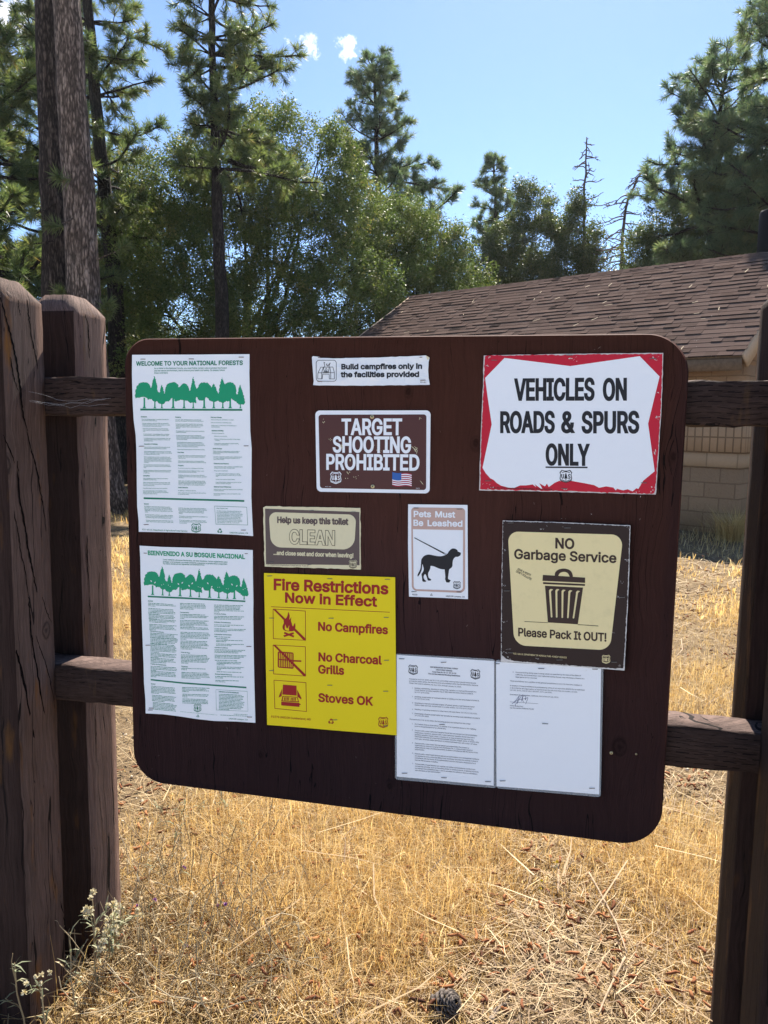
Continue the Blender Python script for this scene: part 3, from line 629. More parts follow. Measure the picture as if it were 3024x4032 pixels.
    '(': (107, (35, 81, 40, 127, 52, 173, 69, 212, 93, 212, 75, 168, 63, 123, 59, 81, 63, 45, 74, 6, 93, -38, 69, -38, 59, -18, 50, 1, 44, 21, 39, 42, 36, 61),),
    ')': (107, (15, -38, 34, 7, 44, 46, 48, 81, 44, 123, 32, 168, 15, 212, 38, 212, 56, 173, 68, 127, 72, 81, 71, 61, 68, 41, 63, 21, 57, 1, 48, -19, 38, -38),),
    ':': (74, (37, -2, 31, 0, 25, 3, 21, 9, 19, 16, 21, 23, 25, 29, 31, 33, 37, 34, 44, 33, 50, 29, 54, 23, 55, 16, 54, 9, 50, 3, 44, 0), (37, 106, 31, 108, 25, 112, 21, 117, 19, 124, 21, 131, 25, 137, 31, 141, 37, 142, 44, 141, 50, 137, 54, 131, 55, 124, 54, 117, 50, 112, 44, 108),),
    ';': (74, (15, -47, 27, 28, 54, 28, 33, -47), (41, 106, 34, 108, 28, 112, 24, 117, 23, 124, 24, 131, 28, 137, 34, 141, 41, 142, 48, 141, 53, 137, 57, 131, 59, 124, 57, 117, 53, 112, 48, 108),),
    '/': (98, (92, 209, 28, -30, 6, -30, 70, 209),),
    '$': (176, (79, -29, 79, 229, 96, 229, 96, -29), (88, -3, 68, -2, 50, 4, 36, 12, 25, 24, 18, 38, 15, 54, 41, 54, 43, 43, 49, 34, 56, 28, 65, 23, 88, 19, 101, 20, 112, 24, 122, 29, 130, 36, 134, 45, 136, 55, 135, 63, 131, 70, 116, 80, 96, 87, 72, 94, 50, 102, 34, 114, 24, 128, 20, 146, 23, 162, 29, 176, 40, 187, 54, 196, 71, 201, 89, 203, 108, 201, 124, 196, 138, 187, 148, 176, 155, 163, 158, 149, 133, 149, 128, 162, 119, 172, 105, 178, 88, 180, 76, 179, 66, 176, 57, 171, 51, 164, 47, 157, 45, 148, 47, 138, 51, 131, 67, 121, 83, 115, 104, 110, 122, 104, 141, 93, 155, 78, 159, 67, 161, 54, 158, 39, 152, 25, 141, 13, 127, 4, 109, -2),),
    '%': (266, (69, 111, 57, 113, 47, 117, 40, 123, 34, 132, 31, 142, 29, 152, 29, 162, 31, 173, 34, 183, 40, 191, 48, 198, 57, 202, 69, 203, 81, 202, 91, 198, 98, 191, 104, 183, 107, 173, 108, 162, 108, 152, 107, 142, 104, 132, 98, 123, 90, 117, 81, 113), (69, 129, 78, 131, 83, 136, 87, 144, 88, 152, 88, 162, 84, 179, 78, 184, 69, 186, 60, 184, 54, 179, 51, 171, 50, 162, 50, 152, 51, 144, 54, 136, 60, 131), (197, -4, 185, -2, 175, 2, 168, 8, 162, 17, 159, 27, 157, 37, 157, 47, 159, 58, 162, 68, 168, 76, 176, 83, 185, 87, 197, 88, 209, 87, 219, 83, 226, 76, 232, 68, 235, 58, 236, 47, 236, 37, 235, 27, 232, 17, 226, 8, 218, 2, 209, -2), (197, 14, 206, 15, 211, 21, 215, 29, 216, 37, 216, 47, 212, 64, 206, 69, 197, 71, 188, 69, 182, 64, 179, 56, 178, 47, 178, 37, 179, 29, 182, 21, 188, 15), (52, 0, 190, 200, 212, 200, 75, 0),),
    '§': (155, (75, -41, 61, -39, 49, -36, 39, -29, 31, -21, 25, -11, 22, 2, 43, 7, 48, -4, 54, -13, 63, -18, 76, -20, 87, -19, 96, -14, 101, -8, 103, 2, 100, 14, 92, 22, 82, 28, 45, 50, 29, 62, 19, 77, 16, 93, 20, 109, 30, 122, 37, 126, 46, 128, 33, 143, 30, 152, 29, 161, 32, 179, 42, 192, 58, 200, 78, 203, 98, 200, 113, 192, 123, 178, 130, 160, 109, 155, 99, 175, 91, 180, 79, 182, 67, 181, 59, 176, 54, 169, 52, 161, 55, 149, 63, 140, 73, 134, 111, 111, 126, 99, 136, 85, 139, 69, 135, 53, 125, 41, 109, 35, 119, 24, 125, 13, 127, 1, 125, -11, 120, -21, 113, -29, 102, -36, 90, -39), (92, 47, 103, 46, 113, 53, 117, 60, 118, 68, 116, 78, 110, 87, 100, 94, 61, 116, 51, 117, 41, 109, 38, 103, 37, 95, 39, 85, 46, 76, 56, 68),),
}
GL = {}
for code, shape in GLYPHS.items():
    contours = [[(c[i] / 200, c[i + 1] / 200) for i in range(0, len(c), 2)] for c in shape[1:]]
    GL[code] = (shape[0] / 200, contours)


# crops of the photograph the artwork was measured in: (x0, y0, zoom)
def BP(c, x, y):
    """board-plane point (metres) under a pixel of crop c"""
    d = ray(c[0] + x / c[2], c[1] + y / c[2])
    p = CAM + d * (-CAM.y / d.y)
    return (p.x, p.z)


def fill(name, contours, y, m, parent, offset=0.0, thick=0.0):
    """flat filled shape (even-odd holes) on the board: contours in board metres, front face at depth y"""
    cu = bpy.data.curves.new(name, 'CURVE')
    cu.dimensions, cu.fill_mode, cu.offset = '2D', ('BOTH' if thick else 'FRONT'), offset * 50
    cu.extrude = thick / 2 * 50
    for c in contours:
        sp = cu.splines.new('POLY')
        sp.points.add(len(c) - 1)
        sp.points.foreach_set('co', np.array([(p[0] * 50, p[1] * 50, 0, 1) for p in c], dtype=np.float32).ravel())
        sp.use_cyclic_u = True
    ob = bpy.data.objects.new(name, cu)
    me = ob.to_mesh()
    nv = len(me.vertices)
    co = np.empty(nv * 3, dtype=np.float32)
    me.vertices.foreach_get('co', co)
    co = co.reshape(-1, 3) / 50
    polys = {}
    for p in me.polygons:
        polys.setdefault(len(p.vertices), []).append(tuple(p.vertices))
    ob.to_mesh_clear()
    bpy.data.objects.remove(ob)
    bpy.data.curves.remove(cu)
    v = np.stack([co[:, 0], y + thick / 2 - co[:, 2], co[:, 1]], 1)
    return v, [np.array(f) for f in polys.values()]


class Art:
    """collects fills; built as one mesh, or with split as one mesh per piece put in"""
    def __init__(s):
        s.items = []

    def put(s, contours, y, offset=0.0, thick=0.0):
        if contours:
            s.raw(*fill('tmp', contours, y, None, None, offset, thick))

    def raw(s, v, fl):
        s.items.append((v, fl))

    def build(s, name, m, parent, label=None, split=False):
        groups = [[it] for it in s.items] if split else [s.items]
        for its in groups:
            fs, n = {}, 0
            for v, fl in its:
                for f in fl:
                    fs.setdefault(f.shape[1], []).append(f + n)
                n += len(v)
            o = np_mesh(name, np.concatenate([v for v, _ in its]), [np.concatenate(f) for f in fs.values()], m, parent)
        return tag(o, label)


TRI = {}


def glyph_tris(ch, ox, oy):
    """triangles of a letter whose strokes are thickened by ox, oy (in cap heights)"""
    key = (ch, round(ox, 3), round(oy, 3))
    if key in TRI:
        return TRI[key]
    cs = GL[ch][1]
    loops = []
    areas = [0.5 * sum(p[0] * q[1] - q[0] * p[1] for p, q in zip(c, c[1:] + c[:1])) for c in cs]
    sgn = 1.0 if max(areas, key=abs) > 0 else -1.0
    for c in cs:
        P = np.array(c)
        M = P / (max(ox, 1e-6), max(oy, 1e-6)) if ox > 0 else P
        e = np.roll(M, -1, 0) - M
        L = np.linalg.norm(e, axis=1)[:, None] + 1e-9
        nrm = np.stack([e[:, 1], -e[:, 0]], 1) / L * sgn
        prev = np.roll(nrm, 1, 0)
        bis = nrm + prev
        ln = np.linalg.norm(bis, axis=1)[:, None] + 1e-9
        bis = bis / ln
        cosh = np.clip((bis * nrm).sum(1), 0.62, 1.0)[:, None]
        loops.append(P + bis / cosh * (ox, oy))
    V, E = [], []
    for P in loops:
        k = len(V)
        V += [Vector((float(p[0]), float(p[1]))) for p in P]
        E += [(k + i, k + (i + 1) % len(P)) for i in range(len(P))]
    r_ = mathutils.geometry.delaunay_2d_cdt(V, E, [], 0, 1e-5)
    vs = np.array([tuple(v) for v in r_[0]])
    fs = np.array([f for f in r_[2] if len(f) == 3], dtype=np.int64).reshape(-1, 3)
    ctr = vs[fs].mean(1)
    wind = np.zeros(len(fs))
    for P in loops:
        A, B = P, np.roll(P, -1, 0)
        for (x0, y0), (x1, y1) in zip(A, B):
            cross = (x1 - x0) * (ctr[:, 1] - y0) - (ctr[:, 0] - x0) * (y1 - y0)
            wind += ((y0 <= ctr[:, 1]) & (y1 > ctr[:, 1]) & (cross > 0)).astype(int)
            wind -= ((y0 > ctr[:, 1]) & (y1 <= ctr[:, 1]) & (cross < 0)).astype(int)
    fs = fs[wind * sgn > 0.5]
    a2, b2, c2 = vs[fs[:, 0]], vs[fs[:, 1]], vs[fs[:, 2]]
    area = (b2[:, 0] - a2[:, 0]) * (c2[:, 1] - a2[:, 1]) - (b2[:, 1] - a2[:, 1]) * (c2[:, 0] - a2[:, 0])
    fs[area < 0] = fs[area < 0][:, ::-1]
    TRI[key] = (vs, fs)
    return TRI[key]


def T(art, c, txt, x0, y0, x1, y1, cap, y, wt=0.0, slant=0.0, narrow=None, fit=True, rise=None):
    """a line of lettering from baseline start to baseline end (crop pixels), letters cap pixels tall"""
    P0, P1 = np.array(BP(c, x0, y0)), np.array(BP(c, x1, y1))
    up = np.array(BP(c, x0 + (rise or 0), y0 - cap)) - P0
    w = 0
    items = []
    for ch in txt:
        if ch == ' ':
            w += 0.36
            continue
        if ch not in GL:
            continue
        items.append((w, ch))
        w += GL[ch][0]
    h = np.linalg.norm(up)
    if fit:
        ux = (P1 - P0) / max(w, 1e-6)
    else:
        ux = (P1 - P0) / np.linalg.norm(P1 - P0) * h * (narrow or 0.93)
    sx = np.linalg.norm(ux) / h
    V, F, n = [], [], 0
    for ox, ch in items:
        vs, fs = glyph_tris(ch, round(wt / sx, 3), wt)
        q = P0 + (ox + vs[:, :1] + slant * vs[:, 1:]) * ux + vs[:, 1:] * up
        V.append(np.stack([q[:, 0], np.full(len(q), y), q[:, 1]], 1))
        F.append(fs + n)
        n += len(vs)
    if V:
        art.raw(np.concatenate(V), [np.concatenate(F)])


def pts(c, seq):
    return [BP(c, x, y) for x, y in seq]


def band(c, seq, w):
    """stroke of width w (crop pixels) along a crop polyline, as a closed contour"""
    s = np.array(seq, float)
    t = np.gradient(s, axis=0)
    t /= np.linalg.norm(t, axis=1)[:, None] + 1e-9
    nn = np.stack([-t[:, 1], t[:, 0]], 1)
    return pts(c, list(map(tuple, s + nn * w / 2)) + list(map(tuple, (s - nn * w / 2)[::-1])))


def smooth(seq, n=4, closed=True):
    s = np.array(seq, float)
    m = len(s)
    out = []
    for i in range(m if closed else m - 1):
        p0, p1, p2, p3 = (s[(i - 1) % m], s[i], s[(i + 1) % m], s[(i + 2) % m])
        if not closed:
            p0 = s[max(i - 1, 0)]
            p3 = s[min(i + 2, m - 1)]
        for k in range(n):
            t = k / n
            out.append(tuple(0.5 * ((2 * p1) + (p2 - p0) * t + (2 * p0 - 5 * p1 + 4 * p2 - p3) * t * t + (3 * p1 - p0 - 3 * p2 + p3) * t ** 3)))
    if not closed:
        out.append(tuple(s[-1]))
    return out


def rquad(c, tl, tr, br, bl, r, n=7):
    """rounded quadrilateral in crop pixels -> board contour (r per corner order tl, tr, br, bl)"""
    P = [np.array(p, float) for p in (tl, tr, br, bl)]
    rs = r if isinstance(r, (tuple, list)) else (r,) * 4
    out = []
    for i in range(4):
        p, a, b = P[i], P[i - 1], P[(i + 1) % 4]
        da, db = (a - p) / np.linalg.norm(a - p), (b - p) / np.linalg.norm(b - p)
        if rs[i] <= 0:
            out.append(tuple(p))
            continue
        A, Bq = p + da * rs[i], p + db * rs[i]
        for k in range(n + 1):
            t = k / n
            kk = 0.55
            c1, c2 = A - da * rs[i] * kk, Bq - db * rs[i] * kk
            q = (1 - t) ** 3 * A + 3 * (1 - t) ** 2 * t * c1 + 3 * (1 - t) * t * t * c2 + t ** 3 * Bq
            out.append(tuple(q))
    return pts(c, out)


def ragged(seq, step=14, amp=1.6, seed=0):
    """chipped edge: subdivide a crop polygon and jitter it"""
    r = np.random.default_rng(seed)
    s = np.array(seq, float)
    out = []
    for i in range(len(s)):
        a, b = s[i], s[(i + 1) % len(s)]
        L = np.linalg.norm(b - a)
        k = max(1, int(L / step))
        nn = np.array([-(b - a)[1], (b - a)[0]]) / max(L, 1e-6)
        for j in range(k):
            out.append(tuple(a + (b - a) * j / k + nn * (r.standard_normal() * amp if j else 0)))
    return out


SH = [(-.66, -1), (-.2, -.88), (.2, -.88), (.66, -1), (1, -.62), (.87, -.3), (.98, .3), (.9, .66), (.5, .84), (0, 1), (-.5, .84), (-.9, .66), (-.98, .3), (-.87, -.3), (-1, -.62)]


def shield(c, cx, cy, w, h, y, m, parent, skew=0.0):
    """shield emblem with the letters U S either side of a fir tree"""
    def P(seq, k=1.0):
        return pts(c, [(cx + a * w / 2 * k, cy + b * h / 2 * k + a * skew) for a, b in seq])
    a = Art()
    a.put([P(SH), P(SH, 0.87)], y)
    a.put([P([(-.13, .62), (.13, .62), (.05, .52), (.05, .33), (.3, .33), (.16, .1), (.23, .1), (.11, -.12), (.17, -.12), (0, -.6), (-.17, -.12), (-.11, -.12), (-.23, .1), (-.16, .1), (-.3, .33), (-.05, .33), (-.05, .52)])], y)
    U = smooth([(-.66, -.3), (-.64, .12), (-.52, .3), (-.38, .12), (-.36, -.3)], 4, False)
    Sx = smooth([(.68, -.2), (.54, -.3), (.4, -.2), (.45, -.04), (.6, .06), (.66, .2), (.52, .32), (.37, .2)], 4, False)
    for s, ww in ((U, .13), (Sx, .13)):
        q = [(cx + p * w / 2, cy + r * h / 2 + p * skew) for p, r in s]
        a.put([band(c, q, ww * w / 2)], y)
    for p0, p1 in ((-.72, -.58), (-.42, -.28)):
        a.put([P([(p0, -.36), (p1, -.36), (p1, -.26), (p0, -.26)])], y - 4e-5)
    for s, ww in (([(-.62, -.58), (-.3, -.68), (0, -.72), (.3, -.68), (.62, -.58)], .1), ([(-.74, .5), (-.4, .62), (0, .78), (.4, .62), (.74, .5)], .1)):
        q = [(cx + p * w / 2, cy + r * h / 2 + p * skew) for p, r in smooth(s, 3, False)]
        a.put([band(c, q, ww * h / 2)], y - 8e-5)
    return a.build('emblem', m, parent)


def recycle(c, cx, cy, r, y, art):
    for k in range(3):
        th = rad(120 * k)
        def R(p):
            return (cx + r * (p[0] * math.cos(th) - p[1] * math.sin(th)), cy + r * (p[0] * math.sin(th) + p[1] * math.cos(th)))
        art.put([pts(c, [R(p) for p in [(-.5, -.45), (-.2, -.95), (.28, -.95), (.42, -.7), (.58, -.8), (.45, -.2), (-.05, -.45), (.1, -.54), (.02, -.62), (-.22, -.25)]])], y)


def staples(parent, c, spots, y, m):
    for i, (x, yy, w) in enumerate(spots):
        mb = MB()
        a, b = np.array(BP(c, x - w / 2, yy)), np.array(BP(c, x + w / 2, yy + rng.normal() * 1.2))
        d = (b - a)
        L = np.linalg.norm(d)
        d /= L
        up = np.array((-d[1], d[0]))
        t = 0.00075
        P = [(a[0], y + .001, a[1]), (a[0], y - .0012, a[1]), (b[0], y - .0012, b[1]), (b[0], y + .001, b[1])]
        mb.tube(P, t, 5)
        mb.build('staple', m, parent)


def paper_mat(name, col, wave=0.5, rough=0.6, dirt=0.12, spec=0.25, scale=9):
    m, g = new_mat(name)
    co = g.coord('Object')
    n1 = g.noise(co, scale, 4, 0.5)
    st = g.noise(co, 46, 5, 0.65)
    c = g.mix(g.m('MULTIPLY', g.m('SUBTRACT', st, 0.52), dirt * 4, clamp=True), col, tuple(v * 0.72 for v in col))
    g.bsdf(c, rough, g.bump(n1, wave, 0.012), spec)
    return m


WHITE = paper_mat('white_poster_paper', (0.87, 0.88, 0.90), 0.8, 0.55, 0.04, 0.2, 7)
WHITE2 = paper_mat('white_sign_face', (0.87, 0.88, 0.91), 0.2, 0.45, 0.05)
PRINT = paper_mat('white_office_paper', (0.87, 0.88, 0.91), 0.3, 0.35, 0.04, 0.4)
STICK = paper_mat('scuffed_white_vinyl', (0.84, 0.85, 0.87), 0.9, 0.4, 0.25, .3, 24)
YEL = paper_mat('yellow_card', (0.84, 0.64, 0.006), 0.2, 0.5, 0.03)
CREAM = paper_mat('cream_sign_paint', (0.86, 0.71, 0.37), 0.2, 0.55, 0.28)
CREAM2 = paper_mat('aged_cream_card', (0.76, 0.67, 0.43), 0.4, 0.6, 0.2)
GARB = paper_mat('scuffed_brown_sign_paint', (0.030, 0.0155, 0.0135), 0.25, 0.4, 0.15, 0.2)
BRN = paper_mat('brown_metal_sign_paint', (0.082, 0.024, 0.022), 0.15, 0.35, 0.1)
BRN2 = paper_mat('faded_brown_card', (0.125, 0.088, 0.080), 0.3, 0.55, 0.2)
REDP = paper_mat('red_sign_paint', (0.55, 0.006, 0.03), 0.2, 0.4, 0.1)
PINK = paper_mat('faded_pink_tan_print', (0.56, 0.37, 0.31), 0.2, 0.5, 0.08)
INK = simple('black_ink', (0.012, 0.012, 0.016), 0.5)
INKB = simple('brown_ink', (0.045, 0.022, 0.016), 0.5)
GREY_INK = simple('grey_ink', (0.085, 0.085, 0.10), 0.6)
GREEN = simple('green_ink', (0.006, 0.31, 0.145), 0.55)
GREEN2 = simple('dark_green_ink', (0.006, 0.19, 0.10), 0.55)
GREENS = simple('small_print_green_ink', (0.004, 0.22, 0.115), 0.55)
RED = simple('dark_red_ink', (0.33, 0.006, 0.008), 0.5)
FLAGR = simple('flag_red', (0.42, 0.008, 0.05), 0.5)
FLAGB = simple('flag_blue', (0.03, 0.12, 0.40), 0.5)
METAL = simple('steel_staple', (0.20, 0.185, 0.17), 0.5, 0.4, Metallic=0.5)
RUST = simple('rusty_staple', (0.17, 0.105, 0.085), 0.6, 0.3, Metallic=0.3)
BRASS = simple('brass_screw_metal', (0.60, 0.50, 0.28), 0.4, 0.5, Metallic=0.7)
EDGE = simple('pale_chipped_board', (0.62, 0.58, 0.55), 0.8, 0.2, 0.2, 60)
LAM, _g = new_mat('laminate_film')
_p = _g.bsdf((0.42, 0.44, 0.47), 0.22, None, 0.5)
_p.inputs['Alpha'].default_value = 0.42


def sign(name, c, corner, label, cat='sign', group=None):
    x, z = BP(c, *corner)
    return empty(name, (x, -0.001, z), label, cat, group)


def sheet(name, contour, y, thick, m, parent, label=None):
    a = Art()
    a.put([contour], y, 0, thick)
    return a.build(name, m, parent, label)


def screw(parent, c, x, y, r, depth, name='screw'):
    X, Z = BP(c, x, y)
    R = abs(BP(c, x + r, y)[0] - X)
    mb = MB()
    an = np.linspace(0, 2 * np.pi, 14, endpoint=False)
    for i, (rr, yy) in enumerate(((R, depth), (R, depth - .0008), (R * .72, depth - .0016))):
        pass
    ring = lambda rr, yy: np.stack([X + np.cos(an) * rr, np.full(14, yy), Z + np.sin(an) * rr], 1)
    v = np.concatenate([ring(R, depth), ring(R, depth - .0008), ring(R * .75, depth - .0017), [(X, depth - .0018, Z)]])
    k = (np.arange(14) + 1) % 14
    q = [(a * 14 + j, a * 14 + k[j], (a + 1) * 14 + k[j], (a + 1) * 14 + j) for a in range(2) for j in range(14)]
    t = [(28 + j, 28 + k[j], 42) for j in range(14)]
    mb.add(v, q, t)
    o = mb.build(name, BRASS, parent)
    s = MB()
    for ang in (0.5, 0.5 + math.pi / 2):
        Rm = [(math.cos(ang), 0, -math.sin(ang)), (0, 1, 0), (math.sin(ang), 0, math.cos(ang))]
        s.box((-R * .55, depth - .0023 - (0.0001 if ang > 1 else 0), -R * .12), (R * .55, depth - .0018, R * .12), Rm, (X, 0, Z))
    # move the recess in front of the dome
    s.build('cross_recess', INK, o)
    return o
# ------------------------------------------------------------------ signs and posters on the board
CW, CS = (500, 1370, 2.9107), (500, 2120, 2.9107)
CF, CT, CV = (1000, 1960, 2.3033), (1200, 1370, 3.0722), (1860, 1370, 2.1269)
CPT, CG, CO = (1580, 1970, 5.3967), (1950, 2030, 3.0164), (1540, 2560, 1.9291)
Y0 = -0.0020          # front face of a sheet lying on the board
LY = 0.00035          # one layer of print

CANOPY = [(100, 560), (103, 490), (118, 440), (150, 405), (200, 393), (245, 400), (268, 430), (275, 455), (287, 455), (292, 430), (300, 390), (320, 322), (340, 390), (352, 440), (360, 500), (380, 515), (388, 470), (403, 420), (420, 470), (432, 525), (443, 520), (445, 470), (457, 430), (492, 403), (550, 392), (590, 415), (600, 455), (625, 430), (660, 403), (695, 420), (712, 455), (718, 490), (730, 490), (740, 430), (763, 322), (788, 430), (800, 470), (822, 448), (840, 410), (880, 393), (930, 403), (965, 435), (974, 455), (982, 425), (995, 408), (1012, 430), (1030, 470), (1045, 515), (1055, 525), (1063, 470), (1075, 400), (1093, 335), (1112, 390), (1122, 412), (1160, 395), (1200, 395), (1240, 420), (1258, 470), (1258, 530), (1275, 530), (1285, 470), (1302, 418), (1320, 470), (1335, 520), (1350, 580), (1360, 620), (1345, 650), (1318, 645), (1290, 652), (1262, 622), (1230, 602), (1200, 580), (1188, 612), (1140, 610), (1110, 632), (1070, 620), (1040, 608), (1000, 618), (950, 600), (915, 565), (890, 600), (830, 602), (803, 560), (795, 600), (800, 632), (765, 620), (735, 632), (700, 605), (650, 600), (620, 592), (600, 605), (560, 610), (535, 570), (508, 582), (490, 612), (450, 615), (430, 640), (400, 648), (365, 635), (350, 610), (320, 622), (285, 585), (250, 592), (215, 565), (190, 560), (150, 572), (120, 570), (108, 580)]
TRUNKS = [(205, 9), (325, 7), (405, 6), (535, 10), (660, 8), (765, 6), (890, 10), (1000, 8), (1103, 7), (1188, 10), (1305, 5)]
ROUND_TREES = {(205, 9), (535, 10), (660, 8), (890, 10), (1188, 10)}


def treeline(c, tr, m, parent, gaps=False):
    a = Art()
    cont = [tr(*p) for p in ragged(CANOPY, 8, 3.2, 5)]
    cs = [pts(c, cont)]
    if gaps:
        r = np.random.default_rng(3)
        for tx, w in TRUNKS:
            for s in (-1, 1):
                gx, gy = tx + s * (16 + r.random() * 14), 505 + r.random() * 50
                if (tx, w) not in ROUND_TREES:
                    gx, gy = tx + s * 11, 545 + r.random() * 30
                L, ww = (26, 7) if (tx, w) in ROUND_TREES else (10, 4)
                dx, dy = s * 0.55, -0.83
                q = [(gx - dx * L * .5, gy - dy * L * .5), (gx - dy * ww, gy + dx * ww), (gx + dx * L * .6, gy + dy * L * .6), (gx + dy * ww, gy - dx * ww)]
                cs.append(pts(c, [tr(*p) for p in smooth(q, 3)]))
    a.put(cs, Y0 - LY)
    for i, (tx, w) in enumerate(TRUNKS):
        q = [(tx - w, 570), (tx + w, 570), (tx + w * .9, 640), (tx + w * 1.1, 676), (tx + w * 2.4, 692), (tx - w * 2.4, 692), (tx - w * 1.1, 676), (tx - w * .9, 640)]
        a.put([pts(c, [tr(*p) for p in q])], Y0 - LY - 6e-5)
    return a.build('tree_picture', m, parent)


def column(art, c, x_of, lines, cap, y, wt=0.012, narrow=0.93, slope=0.0):
    for yy, dx, s in lines:
        x = x_of(yy) + dx
        T(art, c, s, x, yy, x + 100, yy + 100 * slope, cap, y, wt, fit=False, narrow=narrow)


# --- English forest poster
out = [(64, 80), (400, 78), (820, 77), (1060, 74), (1408, 72), (1406, 300), (1410, 500), (1412, 700), (1416, 950), (1432, 1150), (1430, 1500), (1428, 1700), (1436, 1900), (1449, 2155), (1250, 2140), (900, 2125), (600, 2115), (380, 2110), (140, 2106), (138, 1980), (122, 1820), (118, 1600), (116, 1350), (112, 1150), (105, 1000), (82, 830), (72, 650), (66, 480), (62, 300)]
p1 = sign('forest_poster', CW, (140, 2106), 'tall white poster headed WELCOME in green above a green row of trees', 'poster', 'white forest posters with green print')
sheet('paper', pts(CW, out), Y0, 0.0008, WHITE, p1)
a = Art()
T(a, CW, 'WELCOME TO YOUR NATIONAL FORESTS', 112, 203, 1333, 194, 46, Y0 - LY, 0.06)
a.build('heading', GREEN2, p1, split=True)
a = Art()
for s, x0, y, x1, y1 in (('As a visitor to the National Forests, you must follow certain rules to protect the Forest', 318, 243, 1148, 238),
                         ('and the natural environment, and to ensure your health and safety. So please, follow', 318, 270, 1126, 264), ('these reminders:', 318, 296, 478, 294)):
    T(a, CW, s, x0, y, x1, y1, 17, Y0 - LY, 0.02)
c1 = [(795, 0, '#Sanitation'), (823, 5, 'Throw all garbage and litter in containers provided for'), (838, 5, 'this purpose or take it with you.'),
      (868, 6, 'Garbage containers, when provided, are reserved for'), (885, 6, 'visitors to the National Forest, not for visitors or owners'), (900, 8, 'of private lands or lands under permit.'),
      (930, 8, 'Wash food and personal items away from drinking'), (946, 8, 'water supplies. Use water faucets for drawing water'), (961, 8, 'only.'),
      (992, 10, 'Prevent pollution - keep garbage, litter, and foreign'), (1007, 10, 'substances out of lakes, streams, and other water.'),
      (1039, 10, 'Use toilets properly. Do not throw garbage, litter, fish'), (1055, 10, 'cleanings, or other foreign substances in toilets and'), (1069, 10, 'plumbing fixtures.'), (1107, 8, '#Operation of Vehicles'),
      (1141, 8, 'Obey all traffic signs. State traffic laws apply to the'), (1157, 8, 'National Forests unless otherwise specified.'), (1191, 8, 'When operating vehicles of any kind, do not damage'), (1207, 8, 'the land or vegetation, or disturb wildlife. Avoid driving'), (1222, 8, 'on unpaved wet roads or trails.'),
      (1254, 5, 'Within campgrounds and other recreation sites, use'), (1270, 5, 'cars, motorbikes, motorcycles, or other motor vehicles'), (1285, 5, 'only for entering or leaving, unless areas or trails are'), (1300, 5, 'specifically marked for them. Park only in marked park-'), (1315, 5, 'ing areas.'),
      (1344, 2, 'For the safety and convenience of others, please do'), (1360, 2, 'not block, restrict, or interfere with the use of roads or'), (1375, 2, 'trails.'), (1407, 0, 'Operate trail bikes and other off road vehicles to avoid'), (1422, 0, 'damage to the Forest. Obey area and trail restrictions'), (1437, 0, 'on such use.'),
      (1470, -3, '#Campfires'), (1500, -3, 'Obey restrictions on fires. Fires may be limited or'), (1514, -3, 'prohibited at certain times.'), (1546, -3, 'Within campgrounds and other recreation sites, build'), (1563, -4, 'fires only in fire rings, stoves, grills, or fireplaces pro-'), (1580, -4, 'vided for that purpose.'),
      (1612, -5, 'Keep flammable materials away from campfires.'), (1643, -6, 'YOU ARE RESPONSIBLE FOR KEEPING FIRES'), (1658, -6, 'UNDER CONTROL. Be sure your fire is completely'), (1674, -6, 'extinguished before leaving.')]
c2 = [(799, 0, '#Camping'), (828, 0, 'Use picnic sites, swimming beaches, and other day'), (843, 0, 'use areas only between the hours of 6 a.m. and 10 p.m.'), (877, 2, 'Campgrounds and other recreation sites can be used'), (893, 2, 'only for recreation purposes. Permanent use or use as'), (909, 3, 'a principal residence without authorization is not'), (923, 3, 'allowed.'),
      (957, 4, 'In campgrounds, camp only in those places specifically'), (972, 4, 'marked or provided.'), (1007, 6, 'At least one person must occupy a camping area'), (1023, 6, 'during the first night after camping equipment has been'), (1038, 6, 'set up, unless permission has otherwise been granted'), (1053, 7, 'by the Forest Ranger.'),
      (1087, 8, 'Camping equipment cannot be left unattended for'), (1103, 8, 'more than 24 hours without permission by the Forest'), (1119, 9, 'Ranger. The Federal Government is not responsible for'), (1135, 9, 'any loss or damage to personal property.'), (1168, 10, 'Remove all personal property and trash when leaving.'), (1202, 12, '#Fee Areas'),
      (1238, 14, 'You must pay a fee to use certain developed sites and'), (1253, 14, 'facilities. Such areas are clearly signed or posted as'), (1267, 14, 'requiring a fee.'), (1301, 14, 'Where fees are required, they must be paid before'), (1315, 14, 'using the site, facility, equipment, or service furnished.'), (1353, 12, '#Property'), (1383, 12, 'Do not carve, chop, cut, or damage any live trees.'),
      (1413, 11, 'Preserve and protect your National Forests. Leave'), (1427, 11, 'natural areas the way you find them.'), (1462, 10, 'Buildings, structures, or enclosed areas in National'), (1479, 10, 'Forests may be entered only when expressly opened to'), (1492, 10, 'the public.'), (1528, 8, 'Indian sites, old cabins, and other structures, along'), (1543, 8, 'with objects and artifacts associated with them, have'), (1557, 8, 'historic or archaeological value. Do not damage or re-'), (1573, 8, 'move any such historic or archaeological resource.'),
      (1605, 3, '#Public Behavior'), (1639, 3, 'No fighting, or boisterous behavior.'), (1665, 2, 'Please, keep noise at a reasonable level. Be courteous'), (1681, 2, 'to your fellow visitors.')]
